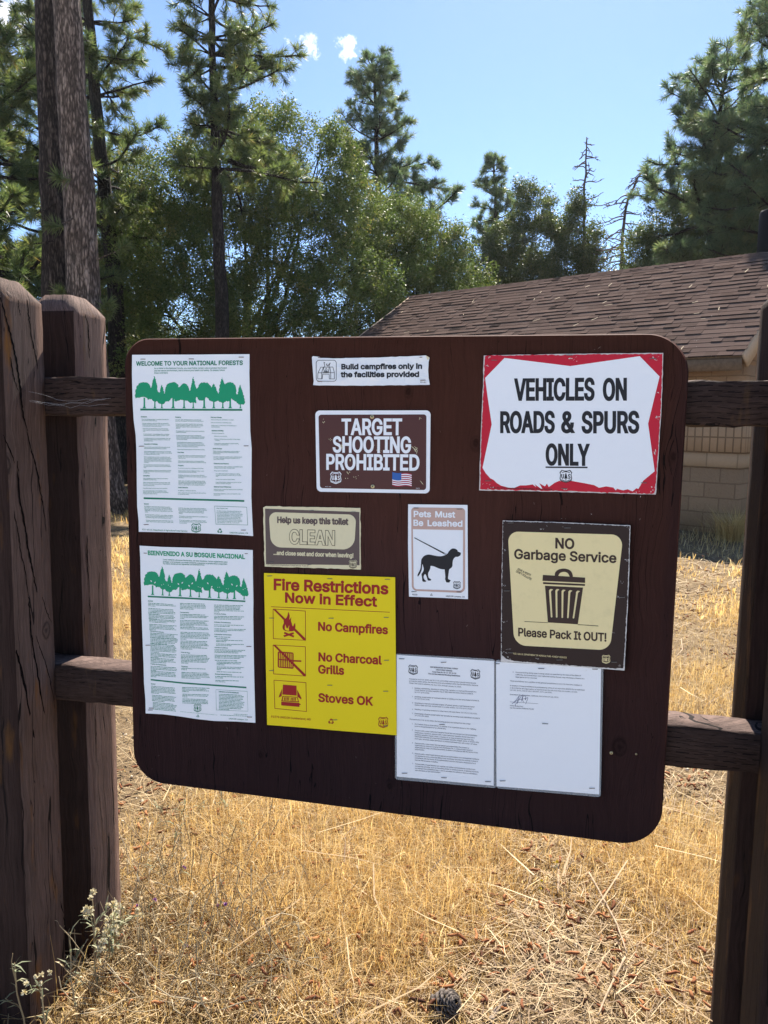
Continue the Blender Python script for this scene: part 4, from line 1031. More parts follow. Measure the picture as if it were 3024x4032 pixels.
c3 = [(802, 0, '#Pets and Animals'), (828, 0, 'Pets must always be restrained or on a leash.'), (861, 0, 'Pets are not allowed in swimming areas.'), (894, 2, 'Saddle, pack, or draft animals are allowed only in'), (910, 2, 'authorized areas.'), (954, 5, '#Business Activities'), (983, 6, 'Permits are required for:'), (1016, 32, 'Selling any merchandise.'), (1050, 30, 'Posting or distributing any handbill, circular, paper,'), (1065, 40, 'or notice.'), (1099, 30, 'Conducting or participating in a public meeting,'), (1114, 30, 'assembly, or special event.'),
      (1159, 10, '#Audio Devices'), (1188, 12, 'Please, operate any audio device, such as a radio or'), (1202, 12, 'musical instrument, so that it will not disturb other'), (1217, 12, 'Forest visitors.'), (1252, 14, 'A permit is required to operate a public address system'), (1267, 14, 'in or near a campsite, developed recreation site, or'), (1282, 14, 'over a body of water.'), (1331, 16, '#Fireworks and Firearms'), (1365, 16, 'Use of fireworks or other explosives is prohibited within'), (1380, 16, 'campgrounds and other recreation sites.'), (1412, 16, 'Firing a gun is not allowed:'),
      (1446, 34, 'In or within 150 yards of a residence, building,'), (1462, 34, 'campsite, developed recreation site, or occupied'), (1475, 34, 'area.'), (1510, 32, 'Across or on a road or body of water.'), (1543, 30, 'In any circumstance whereby any person may be'), (1558, 30, 'injured or property damaged.'), (1597, 8, '#National Forest Wilderness'), (1625, 6, 'Motor vehicles or motorized equipment are not allowed'), (1639, 6, 'in wilderness areas.'), (1675, 4, 'Preserve the wilderness. Leave only footprints, take'), (1689, 4, 'only pictures.')]
b = Art()
for lines, xf in ((c1, lambda y: 165 + min(1, max(0, (y - 790) / 320)) * 30), (c2, lambda y: 557 + min(1, max(0, (y - 790) / 800)) * 32), (c3, lambda y: 965 + min(1, max(0, (y - 790) / 800)) * 28)):
    column(b, CW, xf, [(y, dx, s[1:]) for y, dx, s in lines if s[0] == '#'], 12.5, Y0 - LY, 0.06, 0.98, 0.01)
    column(a, CW, xf, [(y, dx, s) for y, dx, s in lines if s[0] != '#'], 11.0, Y0 - LY, 0.012, 0.90, 0.01)
low1 = ['BE CAREFUL! Look out for natural hazards and dan-', 'gers when you are in the forest. If you hike off trails or', 'swim or dive in streams or lakes, you do so AT YOUR', 'OWN RISK. You are primarily responsible for your own', 'safety.', '', 'By following these reminders, your outdoor recreation', 'experience should prove rewarding and other visitors', 'will likewise enjoy their visit to the National Forest.', '', 'Regional Foresters and Forest Supervisors may issue', 'orders which close or restrict the use of certain areas']
low2 = ['when the need arises. These orders will be posted so', 'as to reasonably bring them to the attention of National', 'Forest visitors. Copies of such orders will also be', 'available in Forest Supervisor and District Ranger', 'Offices.', '', 'Information on all permit requirements is available from', 'any Forest Service office.', '', 'If you have questions, or need help, please contact', 'your nearest Forest Officer or visit the nearest Forest', 'Service office.']
low3 = ['All visitors and users of the National Forests are sub-', 'ject to Federal Regulations. The points of conduct', 'noted above are generally included in and enforceable', 'through Federal Regulations. All of the regulations are', 'published in Title 36 of the Code of Federal Regu-', 'lations and are on file at all Forest Supervisor and', 'District Ranger Offices. Violation of orders and Regu-', 'lations is subject to punishment by a fine or imprison-', 'ment. Reference: 16 USC 551, 7 USC 1011(f)']
for i, s in enumerate(low1):
    T(a, CW, s, 203 + i * 2, 1820 + i * 15.8, 303 + i * 2, 1823 + i * 15.8, 11, Y0 - LY, 0.012, fit=False, narrow=0.9)
for i, s in enumerate(low2):
    T(a, CW, s, 594 + i * 1.2, 1838 + i * 15.6, 694 + i * 1.2, 1841 + i * 15.6, 11, Y0 - LY, 0.012, fit=False, narrow=0.9)
for i, s in enumerate(low3):
    T(a, CW, s, 1032 + i * .8, 1872 + i * 16.6, 1132 + i * .8, 1874 + i * 16.6, 10.5, Y0 - LY, 0.012, fit=False, narrow=0.86)
column(b, CW, lambda y: 200, [(1792, 0, 'General')], 12, Y0 - LY, 0.06, 0.98, 0.01)
T(a, CW, 'Obey Federal Laws', 1030, 1842, 1161, 1845, 12, Y0 - LY, 0.02)
T(b, CW, 'P23-43 U.S. Department of Agriculture Forest Service', 180, 2088, 698, 2106, 17, Y0 - LY, 0.02)
T(b, CW, 'UNICOR Lompoc, CA', 1180, 2124, 1392, 2130, 17, Y0 - LY, 0.02)
recycle(CW, 1069, 2096, 30, Y0 - LY, b)
a.build('small_print', GREENS, p1)
b.build('subheading', GREEN2, p1, split=True)
treeline(CW, lambda x, y: (x, y), GREEN, p1)
a = Art()
a.put([pts(CW, [(158, 696), (1326, 700), (1326, 721), (158, 717)])], Y0 - LY)
a.put([pts(CW, [(197, 1711), (600, 1722), (1349, 1742), (1349, 1763), (600, 1742), (197, 1731)])], Y0 - LY)
o1, o2 = [(1007, 1809), (1378, 1822), (1390, 2030), (1023, 2020)], [(1010, 1813), (1375, 1826), (1386, 2026), (1026, 2016)]
a.put([pts(CW, o1), pts(CW, o2)], Y0 - LY)
a.build('green_rule', GREEN2, p1, split=True)
shield(CW, 798, 2062, 112, 108, Y0 - LY, GREEN2, p1)
staples(p1, CW, [(190, 130, 50), (743, 127, 52), (1314, 107, 52), (172, 1127, 50), (1370, 1122, 50), (226, 2023, 50), (1340, 2086, 50)], Y0, RUST)

# --- Spanish forest poster
def trS(x, y):
    return (200 + (x - 100) * 0.952, 318 + (y - 322) * 0.90 + (x - 320) * 0.047)


out = [(150, 82), (400, 96), (700, 104), (1050, 118), (1445, 132), (1446, 400), (1450, 600), (1452, 730), (1450, 900), (1456, 1300), (1462, 1600), (1468, 1850), (1475, 2110), (1250, 2095), (1000, 2088), (800, 2066), (600, 2035), (420, 2012), (219, 2002), (216, 1850), (200, 1650), (195, 1450), (185, 1200), (176, 950), (168, 650), (160, 400), (158, 250)]
p2 = sign('forest_poster', CS, (219, 2002), 'tall white poster headed BIENVENIDO in green above a green row of trees', 'poster', 'white forest posters with green print')
sheet('paper', pts(CS, out), Y0, 0.0008, WHITE, p2)
a = Art()
T(a, CS, 'BIENVENIDO A SU BOSQUE NACIONAL', 243, 186, 1358, 233, 47, Y0 - LY, 0.06, rise=-2)
a.build('heading', GREEN, p2, split=True)
a = Art()
for s, x0, y, x1, y1 in (('Como visitante a Bosques Nacionales, Ud debe obedecer ciertos reglamentos para', 418, 248, 1156, 276),
                         ('proteger a los bosques y al medio ambiente y asegurar su propia salud y seguridad.', 418, 272, 1158, 300), ('Por favor obedezca las siguientes recomendaciones:', 418, 295, 895, 309)):
    T(a, CS, s, x0, y, x1, y1, 15, Y0 - LY, 0.025)
b = Art()
for s, x0, y, x1, y1 in (('Sanidad', 246, 720, 302, 722), ('Operacion de vehiculos', 268, 1062, 427, 1080), ('Fogatas de Campamento', 276, 1438, 455, 1456), ('Campamento', 613, 850, 716, 853), ('Areas de Pago', 622, 1305, 728, 1315), ('Propiedad', 628, 1468, 703, 1474),
                         ('Conducta Publica', 1002, 866, 1140, 872), ('Animales Domesticados', 1002, 962, 1195, 970), ('Actividades Comerciales', 1005, 1102, 1203, 1108), ('Aparatos Auditivos', 1008, 1252, 1160, 1258), ('Bosque Natural Nacional', 1014, 1556, 1207, 1566), ('General', 280, 1668, 330, 1672), ('OBEDEZCA LAS LEYES FEDERALES', 1057, 1758, 1284, 1773)):
    T(b, CS, s, x0, y, x1, y1, 11.5, Y0 - LY, 0.055)
T(b, CS, 'UNICOR Lompoc, CA', 1170, 2068, 1390, 2082, 15, Y0 - LY, 0.02)
# the small print of this poster is too fine to read in the photo: rows of word-length strokes
rS = np.random.default_rng(11)
def greek(x0, y, x1, dy, h=6.4):
    x = x0
    cs = []
    L = x1 - x0
    while x < x1 - 4:
        w = min(rS.choice([9, 14, 20, 26, 34, 42]), x1 - x)
        f0, f1 = (x - x0) / L, (x + w - x0) / L
        hh = h * rS.uniform(.8, 1.1)
        cs.append(pts(CS, [(x, y + dy * f0), (x + w, y + dy * f1), (x + w, y + dy * f1 - hh), (x, y + dy * f0 - hh)]))
        x += w + 4.5
    a.put(cs, Y0 - LY)
def para(x0, x1, y, n, pitch, dy, last):
    for i in range(n):
        xe = x0 + (x1 - x0) * (rS.uniform(.86, 1.0) if i < n - 1 else last)
        greek(x0, y + i * pitch, xe, dy * (xe - x0) / (x1 - x0))
for x0, x1, y, n, last in ((249, 575, 742, 3, .25), (251, 570, 802, 5, .4), (255, 562, 873, 4, .3), (260, 570, 925, 3, .7), (262, 575, 984, 5, .25), (272, 590, 1085, 4, .95), (274, 592, 1140, 5, .6), (276, 590, 1210, 7, .3), (277, 578, 1316, 4, .3), (277, 572, 1370, 4, .6), (277, 590, 1465, 4, .2), (278, 596, 1522, 5, .2),
                           (283, 576, 1692, 6, .3), (292, 578, 1796, 5, .5), (302, 580, 1878, 6, .95)):
    para(x0, x1, y, n, 15.2, 20 if x0 < 283 else 26, last)
for x0, x1, y, n, last in ((613, 935, 745, 5, .5), (615, 945, 870, 4, .15), (615, 950, 940, 5, .5), (616, 940, 1020, 2, 1), (618, 962, 1076, 6, .2), (618, 950, 1175, 5, .7), (620, 955, 1250, 2, .4), (624, 962, 1334, 4, .95), (627, 955, 1396, 3, .25), (628, 950, 1488, 2, .2), (630, 965, 1536, 5, .65), (636, 956, 1708, 4, .25), (640, 946, 1784, 3, .2), (640, 950, 1838, 4, .95)):
    para(x0, x1, y, n, 15.4, 10, last)
for x0, x1, y, n, last in ((1003, 1345, 764, 6, .2), (1003, 1360, 892, 3, .85), (1003, 1358, 990, 2, .5), (1004, 1370, 1036, 3, .4), (1006, 1190, 1126, 1, 1), (1026, 1160, 1146, 1, 1), (1026, 1356, 1166, 2, .35), (1026, 1376, 1210, 2, .5), (1008, 1370, 1276, 3, .75), (1010, 1372, 1338, 3, .8), (1012, 1275, 1396, 1, 1), (1032, 1346, 1416, 3, .3), (1034, 1348, 1472, 3, .15), (1034, 1316, 1528, 1, 1), (1016, 1342, 1582, 2, .3), (1018, 1320, 1626, 2, .4), (1058, 1352, 1784, 12, .4)):
    para(x0, x1, y, n, 15.6, 8 if x0 < 1050 else 16, last)
greek(615, 1982, 1040, 40, 3)
greek(1228, 2012, 1386, 6, 5)
greek(1075, 2022, 1386, 14, 5)
a.build('small_print', GREENS, p2)
recycle(CS, 818, 2032, 17, Y0 - LY, b)
b.build('subheading', GREEN2, p2, split=True)
treeline(CS, trS, GREEN, p2, True)
a = Art()
a.put([pts(CS, [(244, 654), (650, 672), (1361, 710), (1361, 727), (650, 691), (244, 672)])], Y0 - LY)
a.put([pts(CS, [(278, 1608), (650, 1646), (1373, 1697), (1373, 1714), (650, 1663), (278, 1624)])], Y0 - LY)
a.put([pts(CS, [(1022, 1728), (1384, 1748), (1392, 1978), (1028, 1964)]), pts(CS, [(1024, 1731), (1382, 1751), (1390, 1975), (1031, 1961)])], Y0 - LY)
a.build('green_rule', GREEN2, p2, split=True)
shield(CS, 814, 1940, 88, 94, Y0 - LY, GREEN2, p2)
staples(p2, CS, [(216, 166, 30), (800, 172, 26), (1372, 172, 30), (247, 1220, 50), (1402, 1234, 50), (284, 1940, 48), (276, 1962, 48), (1410, 2042, 50)], Y0, RUST)

# --- toilet placard
p3 = sign('toilet_placard', CF, (100, 622), 'small aged cream and brown placard asking to keep the toilet CLEAN', 'sign')
sheet('card', pts(CF, ragged([(86, 88), (110, 75), (420, 82), (700, 86), (966, 92), (969, 300), (971, 650), (640, 638), (300, 630), (100, 622), (92, 350)], 30, 1.6, 2)), Y0, 0.0009, CREAM2, p3)
sheet('brown_field', pts(CF, [(104, 98), (958, 128), (960, 610), (520, 604), (113, 600)]), Y0 - LY, 0, BRN2, p3)
sheet('cream_window', rquad(CF, (138, 128), (930, 152), (912, 470), (158, 446), (70, 70, 105, 90), 9), Y0 - 2 * LY, 0, CREAM2, p3)
a = Art()
T(a, CF, 'Help us keep this toilet', 213, 224, 856, 242, 52, Y0 - 3 * LY, 0.075)
a.build('lettering', BRN2, p3, split=True)
a = Art()
T(a, CF, 'CLEAN', 324, 412, 742, 426, 122, Y0 - 3 * LY, 0.068)
a.build('outlined_word', INKB, p3)
a = Art()
T(a, CF, 'CLEAN', 324, 412, 742, 426, 122, Y0 - 4 * LY, 0.030)
a.build('word_fill', CREAM2, p3)
a = Art()
T(a, CF, '...and close seat and door when leaving!', 180, 514, 906, 540, 36, Y0 - 3 * LY, 0.06)
a.build('white_lettering', CREAM2, p3, split=True)
a = Art()
T(a, CF, 'U.S. Department of Agriculture  Forest Service  P 23-37', 120, 611, 500, 622, 11, Y0 - 2 * LY, 0.01)
a.build('imprint', BRN2, p3)
sheet('emblem_field', pts(CF, [(901 + u * 38, 602 + v * 41) for u, v in SH]), Y0 - 2 * LY, 0, CREAM2, p3)
shield(CF, 901, 602, 70, 76, Y0 - 3 * LY, INKB, p3)
staples(p3, CF, [(160, 106, 38), (522, 114, 38), (903, 127, 36), (165, 585, 36), (508, 604, 34)], Y0 - LY, METAL)

# --- yellow fire restrictions sign
Y1 = -0.0046
p4 = sign('fire_sign', CF, (126, 2053), 'bright yellow sign with dark red lettering about fire restrictions and three small pictures', 'sign')
sheet('card', pts(CF, [(97, 679), (700, 700), (1284, 717), (1290, 1400), (1298, 2147), (700, 2100), (420, 2075), (126, 2053), (112, 1400)]), Y1, 0.0012, YEL, p4)
a = Art()
yy = Y1 - LY
T(a, CF, 'Fire Restrictions', 180, 828, 1224, 868, 94, yy, 0.062)
T(a, CF, 'Now in Effect', 282, 942, 1118, 980, 84, yy, 0.062)
T(a, CF, 'No Campfires', 583, 1196, 1220, 1230, 72, yy, 0.058)
T(a, CF, 'No Charcoal', 586, 1472, 1160, 1504, 72, yy, 0.058)
T(a, CF, 'Grills', 586, 1584, 824, 1597, 72, yy, 0.058)
T(a, CF, 'Stoves OK', 588, 1840, 1082, 1876, 72, yy, 0.058)
T(a, CF, 'P2378 UNICOR Cumberland, MD', 162, 1986, 522, 2012, 18, yy, 0.02)
recycle(CF, 705, 2022, 27, yy, a)
a.build('lettering', RED, p4, split=True)
a = Art()
a.put([pts(CF, [(162, 981), (1237, 1031), (1237, 1036), (162, 986)])], yy)
for tl, tr, br, bl in (((178, 1002), (475, 1020), (477, 1290), (180, 1275)), ((178, 1327), (475, 1343), (477, 1614), (182, 1594)), ((186, 1646), (480, 1668), (485, 1934), (194, 1906))):
    t = 5
    a.put([pts(CF, [tl, tr, br, bl]), pts(CF, [(tl[0] + t, tl[1] + t), (tr[0] - t, tr[1] + t), (br[0] - t, br[1] - t), (bl[0] + t, bl[1] - t)])], yy)
a.build('red_frame', RED, p4, split=True)
# campfire picture
a = Art()
a.put([pts(CF, smooth([(318, 1032), (330, 1062), (328, 1100), (345, 1080), (342, 1110), (350, 1135), (358, 1165), (378, 1130), (382, 1165), (370, 1200), (340, 1206), (300, 1204), (272, 1190), (266, 1160), (278, 1130), (276, 1105), (300, 1085), (312, 1060)], 3)),
       pts(CF, smooth([(292, 1145), (300, 1172), (312, 1178), (330, 1142), (322, 1180), (326, 1198), (308, 1200), (286, 1185)], 3))], yy)
a.put([pts(CF, [(283, 1212), (292, 1214), (372, 1246), (366, 1262), (278, 1226)])], yy)
a.put([pts(CF, [(366, 1216), (370, 1230), (282, 1258), (272, 1244), (352, 1218)])], yy - 7e-5)
a.put([pts(CF, [(182, 1008), (205, 1009), (474, 1272), (474, 1286), (456, 1286)])], yy - 1.2e-4)
a.build('campfire_picture', RED, p4)
a = Art()
cs = [rquad(CF, (222, 1388), (366, 1398), (366, 1546), (222, 1534), 14)]
for i in range(8):
    x = 234 + i * 16.2
    for y0, y1 in ((1400 + i, 1456 + i), (1466 + i, 1526 + i)):
        cs.append(pts(CF, [(x, y0), (x + 7, y0 + .5), (x + 7, y1 + .5), (x, y1)]))
a.put(cs, yy)
a.put([pts(CF, [(364, 1466), (436, 1469), (436, 1483), (364, 1480)])], yy - 6e-5)
a.put([pts(CF, [(182, 1332), (205, 1333), (474, 1596), (474, 1610), (456, 1610)])], yy - 1.2e-4)
a.build('grill_picture', RED, p4)
a = Art()
a.put([pts(CF, [(270, 1688), (392, 1698), (394, 1788), (264, 1778)])], yy)
a.put([pts(CF, [(262, 1724), (232, 1796), (230, 1806), (258, 1792)])], yy)
a.put([pts(CF, [(398, 1732), (438, 1812), (434, 1822), (400, 1796)])], yy)
cs = [pts(CF, [(266, 1790), (402, 1800), (416, 1848), (254, 1838)]), pts(CF, [(274, 1796), (396, 1805), (407, 1840), (266, 1832)])]
a.put(cs, yy)
for i in range(2):
    for j in range(4):
        x = 280 + i * 60 + j * 13
        a.put([pts(CF, [(x, 1802 + i * 4), (x + 9, 1803 + i * 4), (x + 6, 1832 + i * 4), (x - 1, 1831 + i * 4)])], yy - 5e-5)
a.put([pts(CF, [(254, 1842), (418, 1854), (419, 1860), (430, 1864), (430, 1872), (419, 1872), (418, 1890), (254, 1876)])], yy)
a.build('stove_picture', RED, p4)
shield(CF, 1177, 2030, 92, 102, yy, RED, p4)
staples(p4, CF, [(150, 706, 40), (694, 730, 42), (1215, 736, 42), (168, 1086, 40), (706, 1087, 42), (1204, 1080, 42), (168, 1562, 38), (1206, 1468, 40), (694, 1693, 42), (1199, 1747, 42), (740, 2007, 38), (1200, 2060, 34)], Y1, METAL)

# --- campfire notice (creased vinyl strip)
p5 = sign('campfire_notice', CT, (105, 452), 'creased white strip notice in black lettering about building campfires, above the shooting sign', 'sign')
sheet('vinyl_strip', pts(CT, ragged([(90, 112), (104, 100), (182, 108), (188, 122), (400, 126), (800, 118), (1200, 104), (1400, 96), (1466, 90), (1512, 118), (1500, 170), (1494, 270), (1500, 360), (1514, 446), (1300, 450), (1000, 452), (700, 458), (400, 455), (180, 455), (140, 452), (104, 450), (112, 400), (100, 250)], 50, 1.5, 4)), Y0, 0.0008, STICK, p5)
sheet('folded_corner', pts(CT, [(1466, 91), (1512, 119), (1488, 150)]), Y0 - LY, 0, CREAM2, p5)
a = Art()
T(a, CT, 'Build campfires only in', 442, 257, 1424, 250, 58, Y0 - LY, 0.085)
T(a, CT, 'the facilities provided', 442, 352, 1388, 348, 58, Y0 - LY, 0.085)
T(a, CT, 'P23-48.1', 1398, 423, 1472, 424, 15, Y0 - LY, 0.02)
a.build('lettering', INK, p5, split=True)
a = Art()
a.put([rquad(CT, (138, 148), (388, 146), (388, 408), (140, 405), 38), rquad(CT, (145, 154), (382, 152), (382, 402), (146, 399), 33)], Y0 - LY)
lw = 6
for s in ([(198, 234), (344, 232), (362, 300), (362, 376), (300, 375), (300, 318), (220, 318), (216, 375), (160, 374), (164, 302), (198, 234)], [(164, 302), (362, 300)], [(228, 234), (208, 302), (208, 374)], [(308, 232), (318, 300), (318, 374)], [(228, 296), (300, 296)], [(232, 286), (298, 286)]):
    for p, q in zip(s[:-1], s[1:]):
        a.put([band(CT, [p, q], lw)], Y0 - LY - 3e-5 - rng.random() * 6e-5)
fl = smooth([(262, 290), (238, 272), (232, 245), (246, 220), (240, 195), (236, 172), (258, 198), (264, 214), (270, 190), (278, 222), (296, 200), (314, 180), (298, 215), (298, 250), (290, 278)], 3)
a.put([band(CT, fl + fl[:1], 6)], Y0 - LY - 1.3e-4)
a.put([band(CT, smooth([(262, 282), (254, 262), (264, 244), (273, 264), (264, 282)], 3, False), 5)], Y0 - LY - 1.6e-4)
a.build('fireplace_picture', INK, p5)
staples(p5, CT, [(180, 116, 26), (1408, 114, 26), (1430, 392, 60), (186, 406, 50)], Y0 - LY, RUST)

# --- target shooting sign (screwed metal plate)
p6 = sign('shooting_sign', CT, (150, 1730), 'brown metal sign with white border and lettering TARGET SHOOTING PROHIBITED, a shield and a flag', 'sign')
sheet('plate', rquad(CT, (130, 757), (1524, 755), (1512, 1760), (148, 1738), 56, 9), Y0, 0.0014, WHITE2, p6)
sheet('brown_field', rquad(CT, (170, 808), (1474, 804), (1470, 1718), (188, 1695), 34, 7), Y0 - LY, 0, BRN, p6)
a = Art()
yy = Y0 - 2 * LY
T(a, CT, 'TARGET', 448, 1046, 1180, 1048, 184, yy, 0.045)
T(a, CT, 'SHOOTING', 342, 1258, 1290, 1266, 182, yy, 0.045)
T(a, CT, 'PROHIBITED', 256, 1466, 1392, 1478, 178, yy, 0.045)
T(a, CT, 'P23-149', 252, 1680, 324, 1682, 9, yy, 0.02)
T(a, CT, '09/22', 1348, 1700, 1392, 1701, 9, yy, 0.02)
a.build('lettering', WHITE2, p6, split=True)
rs = np.random.default_rng(21)
a = Art()
for (x, y, n, sp, L) in ((1335, 1220, 9, 26, 70), (320, 1110, 5, 14, 18), (555, 1360, 4, 10, 40), (545, 1510, 4, 10, 26), (880, 1275, 10, 70, 16), (1390, 855, 5, 18, 20), (240, 886, 4, 16, 16), (600, 1580, 6, 50, 14), (450, 1190, 4, 12, 50), (1415, 1630, 2, 3, 90)):
    for i in range(n):
        px, py = x + rs.normal() * sp, y + rs.normal() * sp * .7
        an = rs.normal() * .5 + 1.25
        l = L * rs.uniform(.5, 1.1)
        w = rs.uniform(2, 5)
        dx, dy = math.cos(an) * l / 2, math.sin(an) * l / 2
        a.put([pts(CT, [(px - dx, py - dy), (px + w, py), (px + dx, py + dy), (px - w, py + 2)])], yy - LY - i * 2e-5)
tag(a.build('scratches', CREAM2, p6), kind='stuff')
shield(CT, 380, 1570, 136, 150, yy, WHITE2, p6)
a = Art()
wv = lambda u: 8 * math.sin(u * 6.3)
def fl_band(v0, v1, u0=0.0):
    us = np.linspace(u0, 1, 12)
    f = lambda u, v: (1062 + 234 * u + v * 0, 1505 + 18 * u + wv(u) + v * 158)
    return pts(CT, [f(u, v0) for u in us] + [f(u, v1) for u in us[::-1]])
for i in range(13):
    if i % 2 == 1:
        a.put([fl_band(i / 13, (i + 1) / 13, 0.47 if i < 7 else 0)], yy - 2e-4)
a.build('flag_white_stripes', WHITE2, p6)
a = Art()
a.put([fl_band(0, 1)], yy)
a.build('flag', FLAGR, p6)
us = np.linspace(0, 0.47, 7)
f = lambda u, v: (1062 + 234 * u, 1505 + 18 * u + wv(u) + v * 158)
sheet('flag_canton', pts(CT, [f(u, -.03) for u in us] + [f(u, 7 / 13) for u in us[::-1]]), yy - 1e-4, 0, FLAGB, p6)
screw(p6, CT, 819, 834, 24, Y0 - 2 * LY)
screw(p6, CT, 826, 1674, 24, Y0 - 2 * LY)

# --- vehicles sign
p7 = sign('vehicles_sign', CV, (58, 1190), 'large white sign with torn red border and black lettering VEHICLES ON ROADS & SPURS ONLY', 'sign')
sheet('board_edge', pts(CV, ragged([(97, 64), (600, 54), (1100, 46), (1598, 42), (1584, 480), (1560, 880), (1535, 1227), (1000, 1212), (500, 1200), (58, 1192), (68, 800), (85, 400)], 40, 1.2, 3)), Y0 - .0006, 0.0026, EDGE, p7)
yv = Y0 - .0006 - LY
sheet('red_border', pts(CV, ragged([(106, 72), (140, 66), (600, 59), (800, 62), (1000, 54), (1590, 50), (1577, 480), (1553, 880), (1528, 1190), (1520, 1215), (1500, 1222), (1000, 1204), (500, 1192), (100, 1184), (66, 1180), (75, 800), (92, 400)], 16, 2.2, 8)), yv, 0, REDP, p7)
jag = [(1525, 1032), (1430, 1110), (1388, 1180), (1372, 1174), (1340, 1200), (1300, 1182), (1262, 1192), (1210, 1178), (1200, 1192), (1180, 1168), (1120, 1158), (1060, 1170), (1020, 1148), (940, 1132), (860, 1118), (832, 1112), (780, 1122), (728, 1112), (690, 1128), (660, 1150), (640, 1164), (625, 1135), (608, 1158), (560, 1132), (588, 1180), (575, 1178), (522, 1140), (535, 1165), (505, 1142), (450, 1150), (400, 1150), (350, 1172), (300, 1168), (240, 1152), (205, 1130), (180, 1105), (150, 1090), (115, 1050), (86, 1004)]
sheet('white_face', pts(CV, [(270, 85), (820, 153), (1400, 70), (1566, 240), (1470, 634)] + jag + [(163, 640), (128, 404), (108, 252)]), yv - LY, 0, WHITE2, p7)
a = Art()
yy = yv - 2 * LY
T(a, CV, 'VEHICLES', 356, 436, 1022, 434, 172, yy, 0.046)
T(a, CV, 'ON', 1092, 436, 1296, 434, 174, yy, 0.046)
T(a, CV, 'ROADS', 230, 706, 690, 706, 168, yy, 0.046)
T(a, CV, '&', 742, 706, 852, 706, 168, yy, 0.046)
T(a, CV, 'SPURS', 914, 708, 1396, 708, 170, yy, 0.046)
T(a, CV, 'ONLY', 614, 976, 976, 980, 168, yy, 0.046)
a.put([pts(CV, [(613, 992), (964, 994), (964, 1006), (613, 1004)])], yy)
T(a, CV, 'P 23-54  U.S. Department of Agriculture  Forest Service', 150, 1176, 668, 1190, 14, yy, 0.02)
a.build('lettering', INK, p7, split=True)
shield(CV, 783, 1075, 106, 108, yy, INK, p7)
a = Art()
for (x, y, n, sp, L) in ((135, 85, 3, 10, 26), (850, 100, 5, 22, 24), (1530, 90, 5, 20, 22), (1540, 580, 6, 12, 18), (140, 1140, 6, 26, 16), (1500, 1170, 6, 24, 20), (1530, 870, 2, 6, 44), (1555, 380, 4, 6, 14), (785, 1180, 3, 16, 22), (1390, 1190, 4, 40, 20), (120, 135, 2, 14, 34)):
    for i in range(n):
        px, py = x + rs.normal() * sp * .8, y + rs.normal() * sp * .8
        an = rs.uniform(0, 3.1)
        l = L * rs.uniform(.5, 1.0)
        w = rs.uniform(2, 6)
        dx, dy = math.cos(an) * l / 2, math.sin(an) * l / 2
        a.put([pts(CV, [(px - dx, py - dy), (px + w, py - w), (px + dx, py + dy), (px - w, py + w)])], yv - .6 * LY - i * 1.6e-5)
tag(a.build('chipped_patches', EDGE, p7), kind='stuff')
staples(p7, CV, [(184, 104, 44), (812, 62, 50), (1512, 90, 54), (134, 1112, 50), (768, 1176, 44), (1434, 1128, 44)], yv - LY, METAL)

# --- pets sign
p8 = sign('pets_sign', CPT, (168, 2042), 'white and pink card with a black leashed dog silhouette and lettering Pets Must Be Leashed', 'sign')
sheet('card', pts(CPT, [(150, 83), (1410, 97), (1412, 900), (1420, 2096), (800, 2066), (168, 2042), (158, 1500), (148, 1000)]), Y0, 0.0009, WHITE2, p8)
a = Art()
a.put([rquad(CPT, (216, 146), (1358, 162), (1358, 1966), (228, 1918), (78, 78, 120, 110), 9),
       rquad(CPT, (250, 610), (1316, 630), (1314, 1918), (268, 1882), (2, 2, 80, 70), 9)], Y0 - LY)
a.build('pink_border', PINK, p8)
a = Art()
yy = Y0 - 2 * LY
T(a, CPT, 'Pets', 258, 345, 640, 352, 120, yy, 0.06)
T(a, CPT, 'Must', 716, 353, 1146, 361, 120, yy, 0.06)
T(a, CPT, 'Be', 254, 533, 474, 537, 120, yy, 0.06)
T(a, CPT, 'Leashed', 552, 539, 1312, 553, 120, yy, 0.06)
a.build('white_lettering', WHITE2, p8, split=True)
dog = [(935, 1160), (985, 1130), (1010, 1090), (1050, 1045), (1090, 1021), (1140, 1024), (1180, 1042), (1200, 1065), (1206, 1084), (1240, 1098), (1268, 1112), (1268, 1135), (1256, 1165), (1230, 1185), (1195, 1198), (1165, 1196), (1135, 1215), (1110, 1250), (1098, 1290), (1092, 1340), (1090, 1390), (1068, 1428), (1030, 1455), (1018, 1480), (1010, 1540), (1002, 1600), (998, 1660), (1020, 1680), (1048, 1692), (1050, 1708), (1034, 1718), (1030, 1738), (1000, 1742), (960, 1736), (945, 1700), (934, 1665), (940, 1620), (932, 1540), (925, 1470), (915, 1464), (850, 1458), (780, 1436), (720, 1408), (670, 1392), (626, 1392), (622, 1430), (606, 1480), (580, 1530), (574, 1570), (580, 1620), (596, 1650), (630, 1668), (640, 1685), (630, 1698), (600, 1702), (570, 1696), (556, 1660), (535, 1600), (512, 1562), (490, 1585), (478, 1620), (486, 1660), (505, 1688), (530, 1705), (530, 1722), (500, 1728), (462, 1720), (448, 1690), (444, 1630), (434, 1565), (450, 1540), (474, 1500), (482, 1450), (470, 1400), (456, 1352), (445, 1400), (440, 1460), (425, 1510), (400, 1560), (364, 1611), (350, 1608), (352, 1575), (372, 1530), (400, 1480), (416, 1420), (424, 1340), (428, 1270), (450, 1220), (490, 1178), (550, 1154), (600, 1150), (680, 1164), (760, 1180), (840, 1186), (900, 1174)]
a = Art()
a.put([pts(CPT, smooth(dog, 2))], Y0 - LY)
a.put([pts(CPT, [(282, 782), (924, 1112), (914, 1140), (284, 802)])], Y0 - LY)
